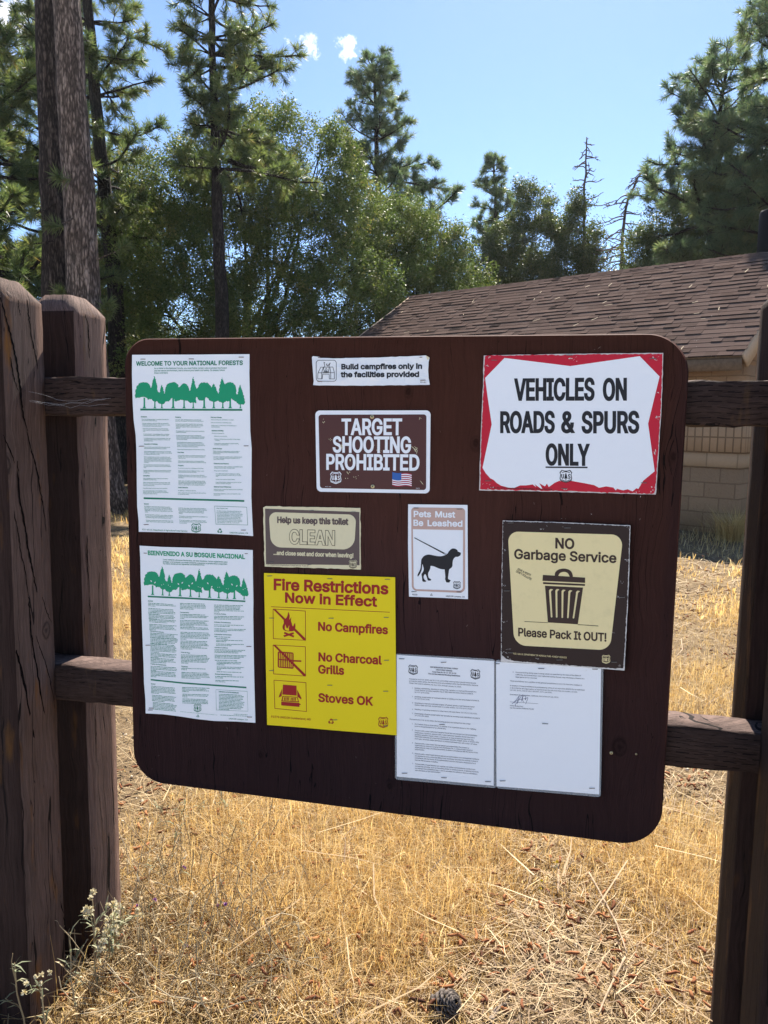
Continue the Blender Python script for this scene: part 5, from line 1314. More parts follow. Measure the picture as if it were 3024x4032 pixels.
for cx, cy in ((932, 1133), (958, 1146)):
    ci = lambda r: pts(CPT, [(cx + r * math.cos(t), cy + r * math.sin(t)) for t in np.linspace(0, 6.28, 14, endpoint=False)])
    a.put([ci(18), ci(12)], Y0 - LY - 6e-5 * (1 + (cx > 940)))
T(a, CPT, 'P2330', 238, 2012, 346, 2016, 30, Y0 - LY, 0.03)
T(a, CPT, 'UNICOR Lompoc, CA', 950, 2046, 1350, 2060, 30, Y0 - LY, 0.03)
recycle(CPT, 645, 2004, 26, Y0 - LY, a)
a.build('dog_picture', INK, p8)
shield(CPT, 1186, 1798, 160, 172, Y0 - LY, INK, p8)
staples(p8, CPT, [(320, 162, 96), (1240, 184, 110), (275, 1934, 100), (1230, 1942, 100)], Y0 - LY, METAL)

# --- garbage sign
Y2 = -0.0072
p9 = sign('garbage_sign', CG, (75, 1722), 'scuffed brown and cream sign with a picture of a garbage can', 'sign')
sheet('board_edge', pts(CG, ragged([(92, 54), (700, 72), (1602, 112), (1590, 600), (1570, 1100), (1531, 1828), (900, 1780), (400, 1745), (70, 1722), (76, 1000), (84, 500)], 30, 1.6, 12)), Y2, 0.0025, EDGE, p9)
yg = Y2 - LY
sheet('brown_face', pts(CG, ragged([(97, 62), (700, 79), (1592, 120), (1580, 600), (1560, 1100), (1518, 1800), (1400, 1802), (900, 1766), (400, 1730), (240, 1715), (130, 1690), (80, 1640), (78, 1450), (82, 1000), (90, 500)], 14, 2.4, 13)), yg, 0, GARB, p9)
sheet('cream_field', rquad(CG, (152, 182), (1518, 222), (1360, 1588), (228, 1528), (125, 140, 130, 140), 10), yg - LY, 0, CREAM, p9)
a = Art()
yy = yg - 2 * LY
T(a, CG, 'NO', 706, 378, 942, 388, 116, yy, 0.048)
T(a, CG, 'Garbage Service', 224, 502, 1438, 552, 108, yy, 0.046)
T(a, CG, 'Please Pack It OUT!', 270, 1416, 1322, 1482, 92, yy, 0.046)
T(a, CG, "GIVE A HOOT!", 264, 636, 418, 712, 22, yy, 0.03, rise=10)
T(a, CG, "DON'T POLLUTE!", 246, 662, 428, 760, 22, yy, 0.03, rise=10)
a.build('lettering', INKB, p9, split=True)
a = Art()
a.put([pts(CG, smooth([(708, 712), (712, 670), (740, 640), (780, 625), (820, 621), (870, 632), (905, 660), (920, 700), (920, 720)], 3, False) + smooth([(884, 718), (872, 690), (850, 668), (816, 660), (780, 668), (758, 688), (748, 714)], 3, False))], yy)
a.put([pts(CG, [(568, 696), (1066, 728), (1066, 790), (562, 766)])], yy - 6e-5)
a.put([pts(CG, [(568, 782), (1066, 804), (1064, 826), (570, 804)])], yy)
cs = [pts(CG, [(592, 824), (1042, 846), (980, 1280), (626, 1258)])]
for i, (x, y, xb, yb) in enumerate([(660, 868, 670, 1198), (735, 868, 730, 1200), (808, 876, 796, 1204), (888, 882, 862, 1206), (978, 888, 928, 1210)]):
    cs.append(pts(CG, smooth([(x - 20, y + 12), (x - 2, y - 6), (x + 28, y + 2), (x + 10, y + 14), (x + 3, y + 30)], 2, False) + [(xb + 10, yb - 4), (xb, yb + 3), (xb - 9, yb - 4), (x - 20, y + 36)]))
a.put(cs, yy)
a.put([pts(CG, [(350, 1244), (626, 1258), (626, 1264), (350, 1250)]), ], yy - 6e-5)
a.put([pts(CG, [(980, 1280), (1222, 1296), (1222, 1303), (980, 1287)])], yy)
a.build('garbage_can_picture', INKB, p9)
a = Art()
T(a, CG, 'P23-58 U.S. DEPARTMENT OF AGRICULTURE-FOREST SERVICE', 216, 1636, 850, 1684, 19, yg - LY, 0.01)
a.build('imprint', CREAM, p9)
shield(CG, 1314, 1694, 100, 104, yg - LY, CREAM, p9)
a = Art()
for (x, y, n, sp, L) in ((560, 155, 4, 12, 30), (110, 400, 3, 10, 26), (130, 1600, 8, 34, 40), (180, 1690, 8, 40, 24), (1560, 520, 6, 16, 40), (1460, 960, 3, 14, 50), (115, 820, 4, 12, 30), (1380, 1380, 4, 16, 22), (500, 1690, 3, 14, 26), (1560, 130, 4, 20, 18), (900, 100, 8, 200, 18), (1470, 1780, 5, 40, 20), (800, 1770, 8, 200, 18), (110, 1250, 6, 20, 20), (900, 1560, 3, 10, 18), (1500, 780, 4, 30, 22)):
    for i in range(n):
        px, py = x + rs.normal() * sp, y + rs.normal() * sp * .4
        an = rs.normal() * .7 + (0.5 if rs.random() > .5 else 0)
        l = L * rs.uniform(.5, 1.1)
        w = rs.uniform(1, 3.2)
        dx, dy = math.cos(an) * l / 2, math.sin(an) * l / 2
        a.put([pts(CG, [(px - dx, py - dy), (px + 1, py - w), (px + dx, py + dy), (px - 1, py + w)])], yg - 1.6 * LY - i * 1.5e-5)
tag(a.build('scuff_marks', EDGE, p9), kind='stuff')
staples(p9, CG, [(186, 82, 64), (856, 140, 70), (140, 884, 66), (1490, 960, 90), (186, 1614, 56), (764, 1700, 66), (1410, 1726, 62)], yg - LY, METAL)

# --- two laminated order pages
Y3 = Y0
p10 = sign('order_page', CO, (34, 980), 'laminated white page packed with black small print and two shields, beside the yellow sign', 'notice', 'laminated forest order pages')
sheet('laminate', rquad(CO, (28, 24), (790, 66), (800, 1046), (32, 980), 22, 5), Y3, 0.0008, LAM, p10)
ys = Y3 - LY
sheet('paper', pts(CO, [(44, 34), (784, 80), (780, 1026), (45, 956)]), ys, 0, PRINT, p10)
yy = ys - LY
a = Art()
for s, x0, y, x1, y1 in (('SAN BERNARDINO NATIONAL FOREST', 298, 130, 510, 144), ('USDA FOREST SERVICE', 342, 150, 466, 160), ('Forest Order No. 05-12-00-24-06', 314, 166, 496, 178), ('Fire and Recreational Shooting Restrictions', 284, 180, 526, 198)):
    T(a, CO, s, x0, y, x1, y1, 9.5, yy, 0.05)
BODY = [(139, 219, 645, 252, 'Pursuant to 16 U.S.C. $ 551 and 36 C.F.R. $ 261.50(a), and to protect natural resources and'), (139, 235, 662, 270, 'provide for public safety, the following acts are prohibited within the San Bernardino National'), (139, 251, 536, 281, 'Forest. This Order is effective July 2nd, 2024, through January 15, 2025.'),
        (160, 288, 168, 288, '1.'), (180, 289, 648, 318, 'Building, maintaining, attending or using a fire, campfire, or charcoal fire except in a'), (180, 304, 626, 333, 'Forest Service-provided campfire ring or BBQ within the areas listed in Exhibit A.'), (180, 320, 294, 327, '36 C.F.R. $ 261.52(a).'),
        (160, 353, 168, 353, '2.'), (180, 354, 671, 386, 'Smoking, except within an enclosed vehicle or building, or in the areas listed in Exhibit A.'), (180, 369, 296, 377, '36 C.F.R. $ 261.52(d).'), (161, 401, 169, 401, '3.'), (180, 402, 634, 432, 'Operating an internal combustion engine off paved, gravel, or dirt National Forest'), (180, 417, 620, 448, 'System roads and trails, except boats on a water surface. 36 C.F.R. $ 261.52(h).'),
        (161, 449, 169, 449, '4.'), (180, 450, 656, 484, 'Welding, or operating acetylene or other torch with open flame. 36 C.F.R. $ 261.52(i).'), (161, 481, 169, 481, '5.'), (180, 482, 677, 520, 'Discharging a firearm except within the recreational shooting areas identified in Exhibit B.'), (180, 497, 290, 505, '36 C.F.R. $ 261.58(m).'),
        (142, 525, 606, 562, 'Pursuant to 36 C.F.R. $ 261.50(e), the following persons are exempt from this Order:'), (160, 558, 168, 558, '1.'), (180, 561, 646, 602, 'Any Federal, State or local officer, or member of an organized rescue or fire-fighting'), (180, 578, 420, 598, 'force in the performance of an official duty.'),
        (160, 608, 168, 608, '2.'), (181, 610, 654, 650, 'Persons with a valid California Campfire Permit are not exempt from the prohibitions'), (181, 626, 634, 666, 'listed above. However, persons with a valid California Campfire Permit may use a'), (181, 641, 629, 683, 'portable campfire ring/pit, stove, or lantern in an area at least five feet from any'), (181, 656, 668, 701, 'flammable materials provided that the portable campfire ring/pit, stove, or lantern only'), (181, 672, 656, 717, 'burns gas, kerosene, jellied petroleum or pressurized liquid fuel, with a shut-off valve.'),
        (161, 704, 169, 704, '3.'), (182, 707, 594, 744, 'Persons with a valid Forest Service special use authorization for a resort or'), (182, 722, 620, 762, 'organizational camp are exempt from Prohibition No. 1, while at their resort or'), (182, 738, 659, 780, 'organizational camp, provided the activity is done in compliance with the terms of the'), (182, 754, 256, 760, 'authorization.'),
        (161, 782, 169, 782, '4.'), (182, 786, 670, 830, 'Persons with a valid Forest Service special use authorization for a recreational residence'), (182, 802, 660, 846, 'are allowed to have a charcoal BBQ at their residence, provided the activity is done in'), (182, 818, 643, 862, 'compliance with the terms of the authorization and the charcoal is disposed of in a'), (182, 834, 358, 852, 'manner that prevents a wildfire.'),
        (163, 861, 171, 861, '5.'), (183, 864, 646, 908, 'Persons with a Forest Service non-special use written authorization to conduct non-'), (183, 880, 666, 926, 'recreational activities, such as harvesting timber or forest products, or grazing livestock,'), (183, 896, 656, 942, 'are exempt from Prohibition Nos. 1 and 4, provided the activity is done in compliance'), (183, 912, 378, 930, 'with the terms of the authorization.')]
for x0, y, x1, y1, s in BODY:
    T(a, CO, s.replace('$', '\u00a7'), x0, y, x1, y1, 8.6, yy, 0.02)
a.build('small_print', GREY_INK, p10)
shield(CO, 169, 147, 72, 76, yy, INK, p10, 3)
shield(CO, 641, 181, 74, 78, yy, INK, p10, 3)
staples(p10, CO, [(82, 62, 38), (400, 90, 38), (388, 561, 38), (104, 930, 38), (403, 963, 38), (736, 993, 40)], yy, METAL)

p11 = sign('order_page', CO, (802, 1040), 'laminated white page with a short text and a signature at its top, mostly blank', 'notice', 'laminated forest order pages')
sheet('laminate', rquad(CO, (792, 68), (1612, 118), (1592, 1112), (800, 1044), 22, 5), Y3 - 0.0012, 0.0008, LAM, p11)
ys = Y3 - 0.0012 - LY
sheet('paper', pts(CO, [(798, 84), (1594, 130), (1580, 1090), (802, 1028)]), ys, 0, PRINT, p11)
yy = ys - LY
a = Art()
for x0, y, x1, y1, s in [(924, 165, 934, 165, '6.'), (946, 168, 1442, 194, 'Persons hunting during open hunting season as specified by the laws of the State of'), (946, 185, 1468, 217, 'California, and possessing a valid California hunting license, may discharge a firearm at a'), (946, 203, 1110, 213, 'legal game bird or mammal.'),
                          (903, 233, 1452, 267, 'These prohibitions are in addition to the general prohibitions in 36 C.F.R. Part 261, Subpart A.'), (903, 268, 1470, 303, 'A violation of these prohibitions is punishable by a fine of not more than $5000 for an individual'), (903, 286, 1416, 318, 'or $10,000 for an organization, or imprisonment for not more than six months, or both.'), (903, 302, 1224, 322, '16 U.S.C. $ 551, and 18 U.S.C. $$ 3559, 3571, and 3581.'),
                          (903, 336, 1274, 358, 'Executed in San Bernardino, California, this 1st day of July, 2024.'), (903, 420, 1004, 427, 'Forest Supervisor'), (903, 437, 1084, 447, 'San Bernardino National Forest')]:
    if s:
        T(a, CO, s, x0, y, x1, y1, 8.6, yy, 0.02)
a.put([pts(CO, [(903, 387), (1118, 401), (1118, 403), (903, 389)])], yy)
a.build('small_print', GREY_INK, p11)
a = Art()
for i, s in enumerate(([(918, 404), (950, 375), (975, 340), (962, 380), (955, 404), (985, 350), (1000, 338), (990, 385), (1005, 345), (1022, 350), (1016, 395), (998, 370), (1024, 362), (1040, 358), (1022, 404)], [(935, 395), (965, 372), (1000, 368)], [(946, 400), (944, 422)])):
    a.put([band(CO, smooth(s, 4, False), 2.6)], yy - 6e-5 * (i + 1))
a.build('signature', simple('blue_pen_ink', (0.03, 0.03, 0.13), 0.5), p11)
staples(p11, CO, [(805, 98, 38), (1141, 135, 42), (1549, 139, 40), (1170, 551, 42), (848, 986, 40), (1526, 1042, 40)], yy, METAL)

# bare screw and a leftover screw below the blank page
CB = (2000, 2700, 1.6201)
for x, y, r, lab in ((659, 428, 11, 'brass screw in the bare board near its lower end, beside the blank page'), (818, 436, 7, 'small bright screw end in the bare board near its outer edge')):
    X, Z = BP(CB, x, y)
    e = empty('screw', (X, 0, Z), lab, 'screw', 'bare screws in the board')
    screw(e, CB, x, y, r, 0.0, 'screw_head')
# ------------------------------------------------------------------ building behind the board
HTH = rad(-28.731)
HU = np.array([math.cos(HTH), math.sin(HTH), 0])       # along the eaves, towards the nearer end
HV = np.array([-math.sin(HTH), math.cos(HTH), 0])      # away from us
HE = np.array([3.243, 9.526, 2.443]) - HU * 0.02                   # near end of the front eave
HL, HS, HP = 9.6, 3.10, rad(31.8)
RIGHT_EXT = 0.0


def hp(a, b, z):
    """house frame: a metres left of the near gable edge, b metres behind the eave line, height z"""
    return tuple(HE * (1, 1, 0) - HU * a + HV * b + np.array([0, 0, z]))


house = empty('block_building', hp(4, 3, 0), 'low tan concrete block building with a brown shingle gable roof behind the notice board', 'building')
HLEN = 8.27


def house_box(mb, a0, a1, b0, b1, z0, z1, tint=0.5):
    v = [hp(a, b, z) for z in (z0, z1) for (a, b) in ((a0, b0), (a1, b0), (a1, b1), (a0, b1))]
    mb.add(v, [(0, 1, 2, 3), (7, 6, 5, 4), (4, 5, 1, 0), (5, 6, 2, 1), (6, 7, 3, 2), (7, 4, 0, 3)], tint=tint)


def block_mat(name, base, w=0.42, h=0.214, split=0.6, mort=0.009, off=0.5, ph=0.0, dark=0.62):
    m, g = new_mat(name)
    co = g.coord('Object')
    x, y, z = g.xyz(co)
    h1 = g.m('ADD', g.m('MULTIPLY', x, float(HU[0])), g.m('MULTIPLY', y, float(HU[1])))
    h2 = g.m('ADD', g.m('MULTIPLY', x, float(HV[0])), g.m('MULTIPLY', y, float(HV[1])))
    cv = g.n('CombineXYZ')
    g.set(cv.inputs[0], g.m('ADD', h1, g.m('ADD', h2, 0.13)))
    g.set(cv.inputs[1], g.m('ADD', z, ph))
    br = g.n('TexBrick', offset=off, i_Scale=1.0, i_Mortar_Size=mort, i_Mortar_Smooth=0.3, i_Brick_Width=w, i_Row_Height=h, i_Color1=base, i_Color2=tuple(v * 0.86 for v in base), i_Mortar=tuple(v * dark for v in base))
    g.set(br.inputs['Vector'], cv)
    nz = g.noise(co, 26, 6, 0.7)
    col = g.mix(g.m('MULTIPLY', nz, 0.6), br.outputs['Color'], tuple(v * 0.6 for v in base))
    hh = g.m('SUBTRACT', g.m('MULTIPLY', nz, split), g.m('MULTIPLY', br.outputs['Fac'], 0.6))
    g.bsdf(col, 0.9, g.bump(hh, 0.9, 0.03), 0.15)
    return m


WALLM = block_mat('split_face_block', (0.50, 0.30, 0.165), split=1.0, ph=-.93 + .214 * 10)
BANDM = block_mat('scored_block', (0.52, 0.325, 0.185), w=0.106, split=0.15, mort=0.010, off=0.0, ph=-1.147 + .214 * 10, dark=.42)
SMOOTHM = block_mat('smooth_block', (0.56, 0.37, 0.22), w=0.42, split=0.15, ph=-.932 + .214 * 10)
mb = MB()
WA, WB = 0.06, 0.45
zc = [0.0, 0.93, 1.145, 1.575, 1.72]
house_box(mb, WA, HLEN - .25, WB, 5.75, -0.2, zc[1])
house_box(mb, WA, HLEN - .25, WB, 5.75, zc[3] + .002, 2.36)
wl = mb.build('wall', WALLM, house)
# gable triangles close the roof ends
mb = MB()
for a in (WA, HLEN - .25):
    a2 = a + (0.16 if a < 4 else -0.16)
    v = [hp(a, WB, 2.36), hp(a, 5.75, 2.36), hp(a, HS, 2.36 + 2.65 * math.tan(HP) - .1), hp(a2, WB, 2.36), hp(a2, 5.75, 2.36), hp(a2, HS, 2.36 + 2.65 * math.tan(HP) - .1)]
    mb.add(v, [(0, 1, 4, 3), (1, 2, 5, 4), (2, 0, 3, 5)], [(0, 2, 1), (3, 4, 5)])
mb.build('gable', WALLM, house)
mb = MB()
house_box(mb, WA - .012, HLEN - .24, WB - .012, 5.76, zc[1] + .001, zc[2])
mb.build('smooth_course', SMOOTHM, house)
mb = MB()
house_box(mb, WA - .04, HLEN - .21, WB - .04, 5.79, zc[2] + .001, zc[3])
mb.build('scored_band', BANDM, house)

# roof: courses of overlapping shingle tabs on a deck
SHM, g = new_mat('brown_shingles')
tn = g.attr('tint')
co = g.coord('Object')
gr = g.noise(co, 260, 3, 0.7)
bl = g.noise(co, 2.4, 4, 0.6)
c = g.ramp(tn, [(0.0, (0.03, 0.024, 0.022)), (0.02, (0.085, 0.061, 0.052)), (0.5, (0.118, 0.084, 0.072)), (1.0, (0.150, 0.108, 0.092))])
c = g.mix(g.m('MULTIPLY', g.m('SUBTRACT', bl, 0.5), 1.6, clamp=True), c, (0.145, 0.112, 0.098))
c = g.mix(g.m('MULTIPLY', gr, 0.3), c, (0.09, 0.065, 0.055))
sp = g.m('MULTIPLY', g.m('GREATER_THAN', g.noise(g.scale(co, (1, 1, 1)), 42, 3, 0.7), 0.715), g.m('GREATER_THAN', bl, 0.47))
c = g.mix(sp, c, (0.55, 0.54, 0.55))  # pale specks: sun glints painted into the shingle colour
g.bsdf(c, 1.0, g.bump(gr, 0.5, 0.004), 0.0)
SLOPE = HS / math.cos(HP)


def roof_pt(a, s, lift, back=False):
    """s metres up the slope from the eave; lift metres off the deck"""
    b = s * math.cos(HP) - lift * math.sin(HP)
    z = HE[2] + s * math.sin(HP) + lift * math.cos(HP)
    if back:
        b = 2 * HS - b
    return hp(a, b, z)


mb = MB()
rr = np.random.default_rng(5)
exp_ = 0.142
nrow = int(SLOPE / exp_) + 1
for back in (False, True):
    for i in range(nrow):
        s0 = i * exp_
        s1 = min(s0 + exp_ * 1.25, SLOPE)
        a = -0.02 - rr.random() * 0.2
        while a < HLEN:
            w = rr.uniform(0.12, 0.34)
            a0, a1 = max(a, -0.02), min(a + w, HLEN + 0.02)
            if a1 - a0 > 0.01:
                thick = 0.008 + (0.010 if rr.random() < 0.5 else 0) + rr.random() * .002
                if back and i % 2:
                    pass
                d = rr.normal() * .002
                t = np.clip(rr.normal(0.5, 0.22), 0, 1)
                v = [roof_pt(a0, s0 + d, 0.0, back), roof_pt(a1, s0 + d, 0.0, back), roof_pt(a1, s0 + d, thick, back), roof_pt(a0, s0 + d, thick, back), roof_pt(a1, s1, 0.002, back), roof_pt(a0, s1, 0.002, back)]
                mb.add(v[2:], [(1, 0, 2, 3)], tint=t)
                mb.add(v, [(0, 1, 2, 3)], [(0, 3, 5), (1, 4, 2)], tint=-1.0)  # near-black tab edges: the shadow line under each course, painted in
            a += w
roof = mb.build('roof', SHM, house)
mb = MB()
a = -0.03
while a < HLEN:
    t = np.clip(rr.normal(0.45, 0.2), 0, 1)
    w = 0.16
    for back in (False, True):
        v = [roof_pt(a, SLOPE - .15, 0.012, back), roof_pt(a + w + .1, SLOPE - .15, 0.006, back), roof_pt(a + w + .1, SLOPE + .004, 0.012, back), roof_pt(a, SLOPE + .004, 0.022, back)]
        mb.add(v, [(0, 1, 2, 3)] if not back else [(3, 2, 1, 0)], tint=t)
    a += w
mb.build('ridge_cap', SHM, roof)
mb = MB()
for i in range(40):
    a, s_ = rr.uniform(0, HLEN), rr.uniform(.1, SLOPE - .1)
    an, L_ = rr.uniform(0, 3.1), rr.uniform(.025, .07)
    da, ds = math.cos(an) * L_, math.sin(an) * L_
    mb.add([roof_pt(a - da, s_ - ds, .034), roof_pt(a + da, s_ + ds, .032), roof_pt(a + da + .012, s_ + ds + .008, .034), roof_pt(a - da + .012, s_ - ds + .008, .036)], [(0, 1, 2, 3)], tint=rr.random())
NDL = simple('dry_needles_on_roof', (.50, .38, .24), .8, .2, .3)
tag(mb.build('needle_debris', NDL, roof), kind='stuff')
TAN = simple('tan_painted_fascia', (0.50, 0.36, 0.24), 0.6, 0.3, 0.08, 20)
SOFF = simple('brown_soffit_wood', (0.16, 0.105, 0.065), 0.8, 0.2, 0.2, 20)
mb = MB()
v = [roof_pt(0.0, 0.02, -.012), roof_pt(HLEN, 0.02, -.012), roof_pt(HLEN, SLOPE, -.012), roof_pt(0, SLOPE, -.012)]
v2 = [roof_pt(0.0, 0.02, -.05), roof_pt(HLEN, 0.02, -.05), roof_pt(HLEN, SLOPE, -.05), roof_pt(0, SLOPE, -.05)]
mb.add(v + v2, [(0, 1, 2, 3), (7, 6, 5, 4), (0, 4, 5, 1), (1, 5, 6, 2), (2, 6, 7, 3), (3, 7, 4, 0)])
v = [roof_pt(0.0, 0.02, -.012, True), roof_pt(HLEN, 0.02, -.012, True), roof_pt(HLEN, SLOPE, -.012, True), roof_pt(0, SLOPE, -.012, True)]
v2 = [roof_pt(0.0, 0.02, -.05, True), roof_pt(HLEN, 0.02, -.05, True), roof_pt(HLEN, SLOPE, -.05, True), roof_pt(0, SLOPE, -.05, True)]
mb.add(v + v2, [(3, 2, 1, 0), (4, 5, 6, 7), (1, 5, 4, 0), (2, 6, 5, 1), (3, 7, 6, 2), (0, 4, 7, 3)])
mb.build('roof_deck', SOFF, roof)
for a0, a1 in ((-.045, -.003), (HLEN + .003, HLEN + .045)):
    for back in (False, True):
        mb = MB()
        P = [(0.0, .012), (SLOPE, .012), (SLOPE, -.20), (0.06, -.20)]
        v = [roof_pt(a, s, l, back) for a in (a0, a1) for s, l in P]
        mb.add(v, [(0, 1, 2, 3), (7, 6, 5, 4), (0, 4, 5, 1), (1, 5, 6, 2), (2, 6, 7, 3), (3, 7, 4, 0)])
        mb.build('barge_board', TAN, roof)
for b0, b1 in ((-.0, .04), (2 * HS - .04, 2 * HS)):
    mb = MB()
    house_box(mb, 0.0, HLEN, b0 - .006, b1 - .006, HE[2] - .19, HE[2] - .035)
    mb.build('fascia', SOFF, roof)
# dark vent stack standing on the ridge
mb = MB()
VENT = simple('black_vent_pipe', (0.006, 0.008, 0.012), 0.7, 0.12)
vp = tp(1655, 500, 13.4)
vt = tp(1655, 458, 13.4)
p0 = np.array(hp(0.3, HS, 0))
# stand it on the ridge line where the photo shows it
best = min(np.linspace(-1, 3, 200), key=lambda a: abs(math.atan2(*(np.array(hp(a, HS, 0)) - np.array(CAM))[:2]) - math.atan2(*(ray(1668 * K, 500 * K))[:2])))
vb = np.array(hp(best, HS + .25, 0))
dv = ray(1655 * K, 458 * K)
hd = math.hypot(vb[0] - CAM.x, vb[1] - CAM.y)
ztop = CAM.z + dv.z / math.hypot(dv.x, dv.y) * hd
for r0, z0, z1 in ((0.30, 3.7, ztop - .04), (0.305, ztop - .04, ztop)):
    pass
mb.tube([(vb[0], vb[1], 3.6), (vb[0], vb[1], ztop - .03), (vb[0], vb[1], ztop), (vb[0], vb[1], ztop + .002)], [0.28, 0.28, 0.265, 0.24], 28)
mb.build('vent_stack', VENT, house)


# ------------------------------------------------------------------ trees
def bark_mat(name, dark, light, ridge=0.9, scale=1.0):
    m, g = new_mat(name)
    co = g.coord('Object')
    v = g.scale(co, (1, 1, 0.30))
    w = g.vm('ADD', v, g.vm('SCALE', g.n('TexNoise', i_Scale=9.0 * scale, i_Detail=4).outputs['Color'], sc=0.07))
    vo = g.n('TexVoronoi', feature='DISTANCE_TO_EDGE', i_Scale=25 * scale)
    g.set(vo.inputs['Vector'], w)
    ed = g.m('MULTIPLY', vo.outputs['Distance'], 3.2, clamp=True)
    v2 = g.scale(co, (1, 1, 0.16))
    fur = g.m('MULTIPLY', g.m('ABSOLUTE', g.m('SUBTRACT', g.noise(v2, 15 * scale, 4, 0.6), 0.5)), 7.0, clamp=True)
    nz = g.noise(v, 60 * scale, 7, 0.72)
    hgt = g.m('ADD', g.m('MULTIPLY', ed, 0.35), g.m('ADD', g.m('MULTIPLY', fur, 0.45), g.m('MULTIPLY', nz, 0.45)))
    col = g.ramp(hgt, [(0.25, tuple(x * 0.35 for x in dark)), (0.55, dark), (0.95, light)])
    g.bsdf(col, 0.9, g.bump(hgt, ridge, 0.035), 0.15)
    return m


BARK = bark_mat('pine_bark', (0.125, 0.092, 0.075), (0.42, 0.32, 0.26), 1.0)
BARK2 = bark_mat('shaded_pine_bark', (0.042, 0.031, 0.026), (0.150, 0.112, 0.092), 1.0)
BARKD = bark_mat('dark_pine_bark', (0.032, 0.026, 0.024), (0.085, 0.068, 0.060), 0.9, 1.4)
OAKB = bark_mat('oak_bark', (0.028, 0.023, 0.020), (0.075, 0.062, 0.052), 0.9, 2.0)
DEAD = bark_mat('dead_wood', (0.11, 0.075, 0.062), (0.24, 0.175, 0.15), 0.5, 2.0)


def leaf_mat(name, stops, tfac, tcol, rough, spec):
    m, g = new_mat(name)
    t = g.attr('tint')
    c = g.ramp(t, stops)
    tc = g.mix(1.0, c, tcol, 'MULTIPLY')
    g.bsdf(c, rough, None, spec, trans=(tc, tfac))
    return m


NEEDLE = leaf_mat('pine_needles', [(0.0, (0.045, 0.070, 0.034)), (0.45, (0.090, 0.118, 0.050)), (0.8, (0.150, 0.160, 0.062)), (1.0, (0.22, 0.155, 0.07))], 0.42, (2.2, 2.3, 1.5), 0.45, 0.35)
NEEDLEB = leaf_mat('bluish_pine_needles', [(0.0, (0.060, 0.092, 0.055)), (0.5, (0.115, 0.155, 0.085)), (1.0, (0.215, 0.20, 0.10))], 0.40, (2.0, 2.2, 1.6), 0.45, 0.35)
OAKL = leaf_mat('oak_leaves', [(0.0, (0.062, 0.100, 0.034)), (0.5, (0.130, 0.172, 0.056)), (0.85, (0.21, 0.22, 0.075)), (1.0, (0.28, 0.235, 0.095))], 0.28, (1.5, 1.6, 0.95), 0.55, 0.18)
OAKD = leaf_mat('dark_oak_leaves', [(0.0, (0.048, 0.070, 0.030)), (0.5, (0.090, 0.115, 0.046)), (1.0, (0.165, 0.165, 0.070))], 0.32, (1.8, 1.9, 1.0), 0.45, 0.3)


def unit(v):
    return v / (np.linalg.norm(v, axis=-1, keepdims=True) + 1e-12)


def tuft_geo(P, Dr, r, nn, L, w, spread=(18, 78), stem=0.16):
    """needle bundles: for each tuft at P pointing along Dr, nn thin needles raying out from the last bit of twig"""
    n = len(P)
    P = np.repeat(P, nn, 0)
    D = np.repeat(unit(Dr), nn, 0)
    N = len(P)
    ref = np.where(np.abs(D[:, 2:3]) < .9, np.array([[0, 0, 1.0]]), np.array([[1.0, 0, 0]]))
    A = unit(np.cross(D, ref))
    B = np.cross(D, A)
    phi = r.uniform(0, 2 * np.pi, N)
    th = np.radians(r.uniform(spread[0], spread[1], N))
    rad_ = np.cos(phi)[:, None] * A + np.sin(phi)[:, None] * B
    nd = unit(np.cos(th)[:, None] * D + np.sin(th)[:, None] * rad_)
    base = P - D * (r.uniform(0, 1, N) ** 1.3 * stem)[:, None]
    ln = L * r.uniform(.7, 1.12, N)
    tip = base + nd * ln[:, None] + np.array([0, 0, -1.0]) * (ln * .12 * r.uniform(0, 1, N))[:, None]
    side = unit(np.cross(nd, r.standard_normal((N, 3)))) * (w * .5)
    mid = base * .5 + tip * .5
    V = np.stack([base - side * .7, base + side * .7, mid + side, tip, mid - side], 1)
    k = np.arange(N)[:, None] * 5
    Q = np.concatenate([k, k + 1, k + 2, k + 4], 1)
    Tt = np.concatenate([k + 4, k + 2, k + 3], 1)
    return V.reshape(-1, 3), Q, Tt


